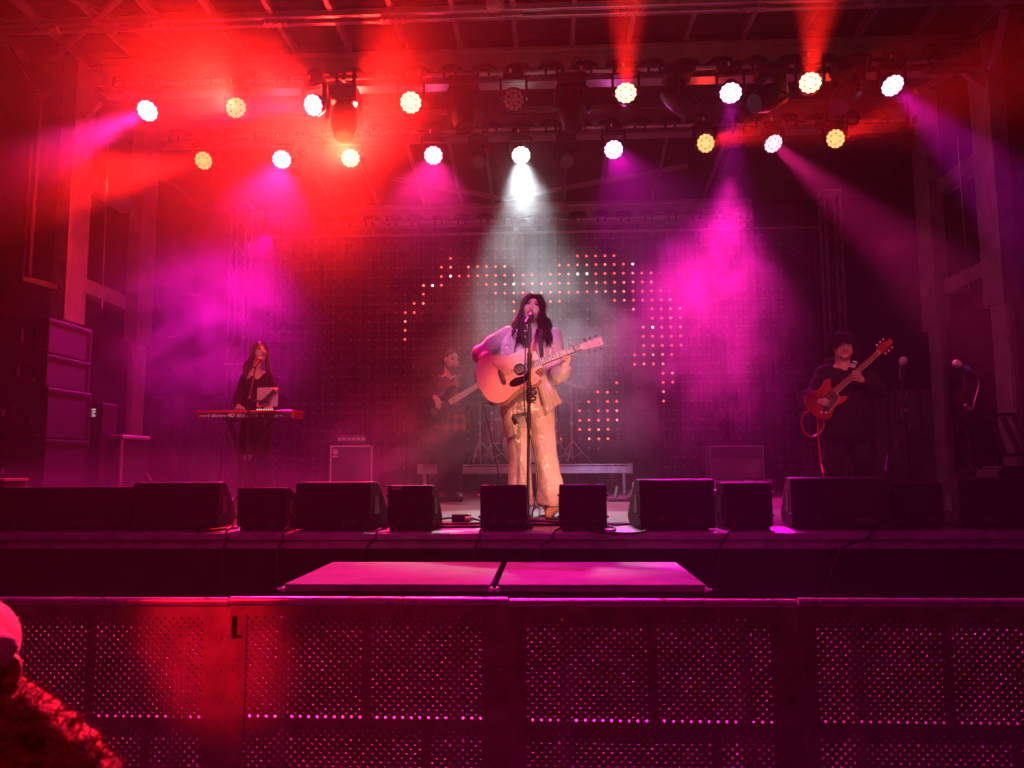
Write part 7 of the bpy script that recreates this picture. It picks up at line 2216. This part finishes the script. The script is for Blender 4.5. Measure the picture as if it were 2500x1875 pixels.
cp.path([V_(2, 1600, -0.02), V_(14, 1580, -0.01), V_(-6, 1612, -0.03)], [0.01, 0.012, 0.01], 0.02)
cp.cap(V_(-130, 1550, 0.05), V_(-46, 1560, 0.03), 0.04, 0.032, 0.03)
M_cap = mat('pale knitted cap', (0.75, 0.6, 0.68), 0.9, var=0.15, bump=0.6, bscale=300)
cp.build('cap', M_cap, sp_, 1, relief=lambda x, y, z: 0.0012*np.sin(500*x)*np.sin(420*z))
jk = Sdf(0.008)
jk.cap(sh_c + Vector((-0.16, 0, -0.05)), sh_c + Vector((0.16, 0, -0.07)), 0.095, 0.095, 0.05)
jk.path([sh_c + Vector((0, 0, 0.0)), sh_c + Vector((0, 0, -0.55))], [0.16, 0.19], 0.05)
jk.cap(V_(-90, 1735, 0.0), V_(-14, 1742, -0.01), 0.055, 0.035, 0.04)
jk.path([V_(-20, 1738, -0.01), V_(40, 1800, 0.0), V_(130, 1900, 0.01), V_(200, 2010, 0.01)], [0.03, 0.05, 0.06, 0.07], 0.05)
for q in (-1, 1): jk.path([sh_c + Vector((q*0.17, 0, -0.08)), sh_c + Vector((q*0.22, 0.0, -0.34)), sh_c + Vector((q*0.185, 0.05, -0.5))], [0.09, 0.075, 0.06], 0.03)
M_fleece = mat('fluffy red brown fleece', (0.35, 0.10, 0.07), 0.95, var=0.6, scale=18, bump=1.0, bscale=120)
o = jk.build('fluffy_jacket', M_fleece, sp_, 1, relief=lambda x, y, z: 0.006*np.sin(95*x + 40*np.sin(30*z))*np.sin(105*z + 30*y) + 0.004*np.sin(220*x)*np.sin(240*z + 100*y))
# short pile on the jacket
vs_ = [v.co + Vector(wloc(sp_)) for v in o.data.vertices if v.co.z + wloc(sp_).z > 0.95]
nrm = [v.normal.copy() for v in o.data.vertices if v.co.z + wloc(sp_).z > 0.95]
pile = MB()
for i in range(0, len(vs_), 2):
    p_, n_ = vs_[i], nrm[i]
    d_ = (n_ + Vector((hr.uniform(-.8, .8), hr.uniform(-.8, .8), hr.uniform(-1.0, .3)))).normalized() * hr.uniform(0.008, 0.02)
    s_ = d_.orthogonal().normalized() * 0.0016
    pile.add([p_ - s_, p_ + s_, p_ + d_], [(0, 1, 2)])
pile.build('jacket_pile', M_fleece, sp_, kind='stuff')

# ================================================================== air
def volume_mat(name, density, aniso, noise=None, col=(0.93, 0.92, 0.93)):
    """noise: None for even haze, or (scale, low, high, seed) for a drifting smoke puff fading to nothing at its rim"""
    m = bpy.data.materials.new(name)
    m.use_nodes = True
    nt = m.node_tree
    nt.nodes.clear()
    L = nt.links.new
    out = nt.nodes.new('ShaderNodeOutputMaterial')
    pv = nt.nodes.new('ShaderNodeVolumePrincipled')
    pv.inputs['Density'].default_value = density
    pv.inputs['Anisotropy'].default_value = aniso
    pv.inputs['Color'].default_value = (*col, 1)
    L(pv.outputs[0], out.inputs['Volume'])
    if noise:
        sc, lo, hi, seed = noise
        tc = nt.nodes.new('ShaderNodeTexCoord')
        ln = nt.nodes.new('ShaderNodeVectorMath'); ln.operation = 'LENGTH'
        L(tc.outputs['Object'], ln.inputs[0])
        fall = nt.nodes.new('ShaderNodeMapRange'); fall.interpolation_type = 'SMOOTHSTEP'
        fall.inputs['From Min'].default_value = 1.0; fall.inputs['From Max'].default_value = 0.15
        L(ln.outputs['Value'], fall.inputs['Value'])
        mp = nt.nodes.new('ShaderNodeMapping')
        mp.inputs['Location'].default_value = (seed*3.7, seed*1.3, seed*2.1)
        L(tc.outputs['Object'], mp.inputs['Vector'])
        nz = nt.nodes.new('ShaderNodeTexNoise')
        nz.inputs['Scale'].default_value = sc; nz.inputs['Detail'].default_value = 5; nz.inputs['Roughness'].default_value = 0.6; nz.inputs['Distortion'].default_value = 0.6
        L(mp.outputs[0], nz.inputs['Vector'])
        mr = nt.nodes.new('ShaderNodeMapRange'); mr.interpolation_type = 'SMOOTHSTEP'
        mr.inputs['From Min'].default_value = lo; mr.inputs['From Max'].default_value = hi
        L(nz.outputs['Fac'], mr.inputs['Value'])
        a = nt.nodes.new('ShaderNodeMath'); a.operation = 'MULTIPLY'
        L(fall.outputs['Result'], a.inputs[0]); L(mr.outputs['Result'], a.inputs[1])
        c = nt.nodes.new('ShaderNodeMath'); c.operation = 'MULTIPLY'; c.inputs[1].default_value = density
        L(a.outputs[0], c.inputs[0]); L(c.outputs[0], pv.inputs['Density'])
    return m
hz = MB().box((-16, -8, -1.3), (16, 22, 9.2)).build('haze', volume_mat('thin haze', 0.0038, 0.1))
tag(hz, kind='stuff')
# the smoke that hangs over the stage, thicker than the open air in front
st_ = MB().ball((0, 0, 0), 1.0, 28, 16).build('smoke', volume_mat('stage smoke', 0.0028, 0.12), origin=(0, 0, 0))
st_.location = (-0.3, 9.6, 4.4)
st_.scale = (8.2, 4.4, 4.6)
tag(st_, kind='stuff')
def puff(u, v, y, rx, ry, rz, dens, sc=1.6, lo=0.42, hi=0.68, seed=1, tilt=0.0, g=0.1):
    o = MB().ball((0, 0, 0), 1.0, 24, 14).build('smoke', volume_mat('smoke', dens, g, (sc, lo, hi, seed)), origin=(0, 0, 0))
    o.location = P(u, v, y)
    o.scale = (rx, ry, rz)
    o.rotation_euler = (0, R(tilt), 0)
    return tag(o, kind='stuff')
puff(1715, 770, 9.4, 1.9, 1.2, 2.2, 0.36, 2.9, 0.44, 0.60, 1, 8)
puff(430, 780, 10.0, 2.6, 1.5, 1.8, 0.26, 2.6, 0.42, 0.62, 2)
puff(1290, 840, 8.6, 2.2, 1.3, 1.8, 0.34, 2.8, 0.44, 0.60, 3)
puff(1276, 470, 9.5, 0.7, 0.7, 0.8, 0.22, 3.0, 0.38, 0.60, 4)
puff(960, 1080, 7.6, 1.3, 0.9, 0.75, 0.36, 2.2, 0.40, 0.62, 5, -25)
puff(2330, 680, 8.8, 1.3, 1.0, 1.3, 0.26, 2.0, 0.42, 0.64, 6)
puff(480, 290, 7.9, 4.2, 1.8, 2.4, 0.17, 1.2, 0.10, 0.85, 7, g=0.25)
puff(1250, 320, 9.3, 5.4, 1.3, 1.0, 0.028, 2.6, 0.36, 0.66, 8)
puff(720, 600, 9.7, 2.2, 1.1, 1.5, 0.15, 1.6, 0.25, 0.75, 9)
puff(1610, 620, 9.2, 0.9, 0.7, 1.1, 0.22, 2.0, 0.36, 0.66, 11, 15)
puff(450, 1225, 5.6, 2.6, 0.6, 0.5, 0.38, 1.6, 0.25, 0.75, 10)
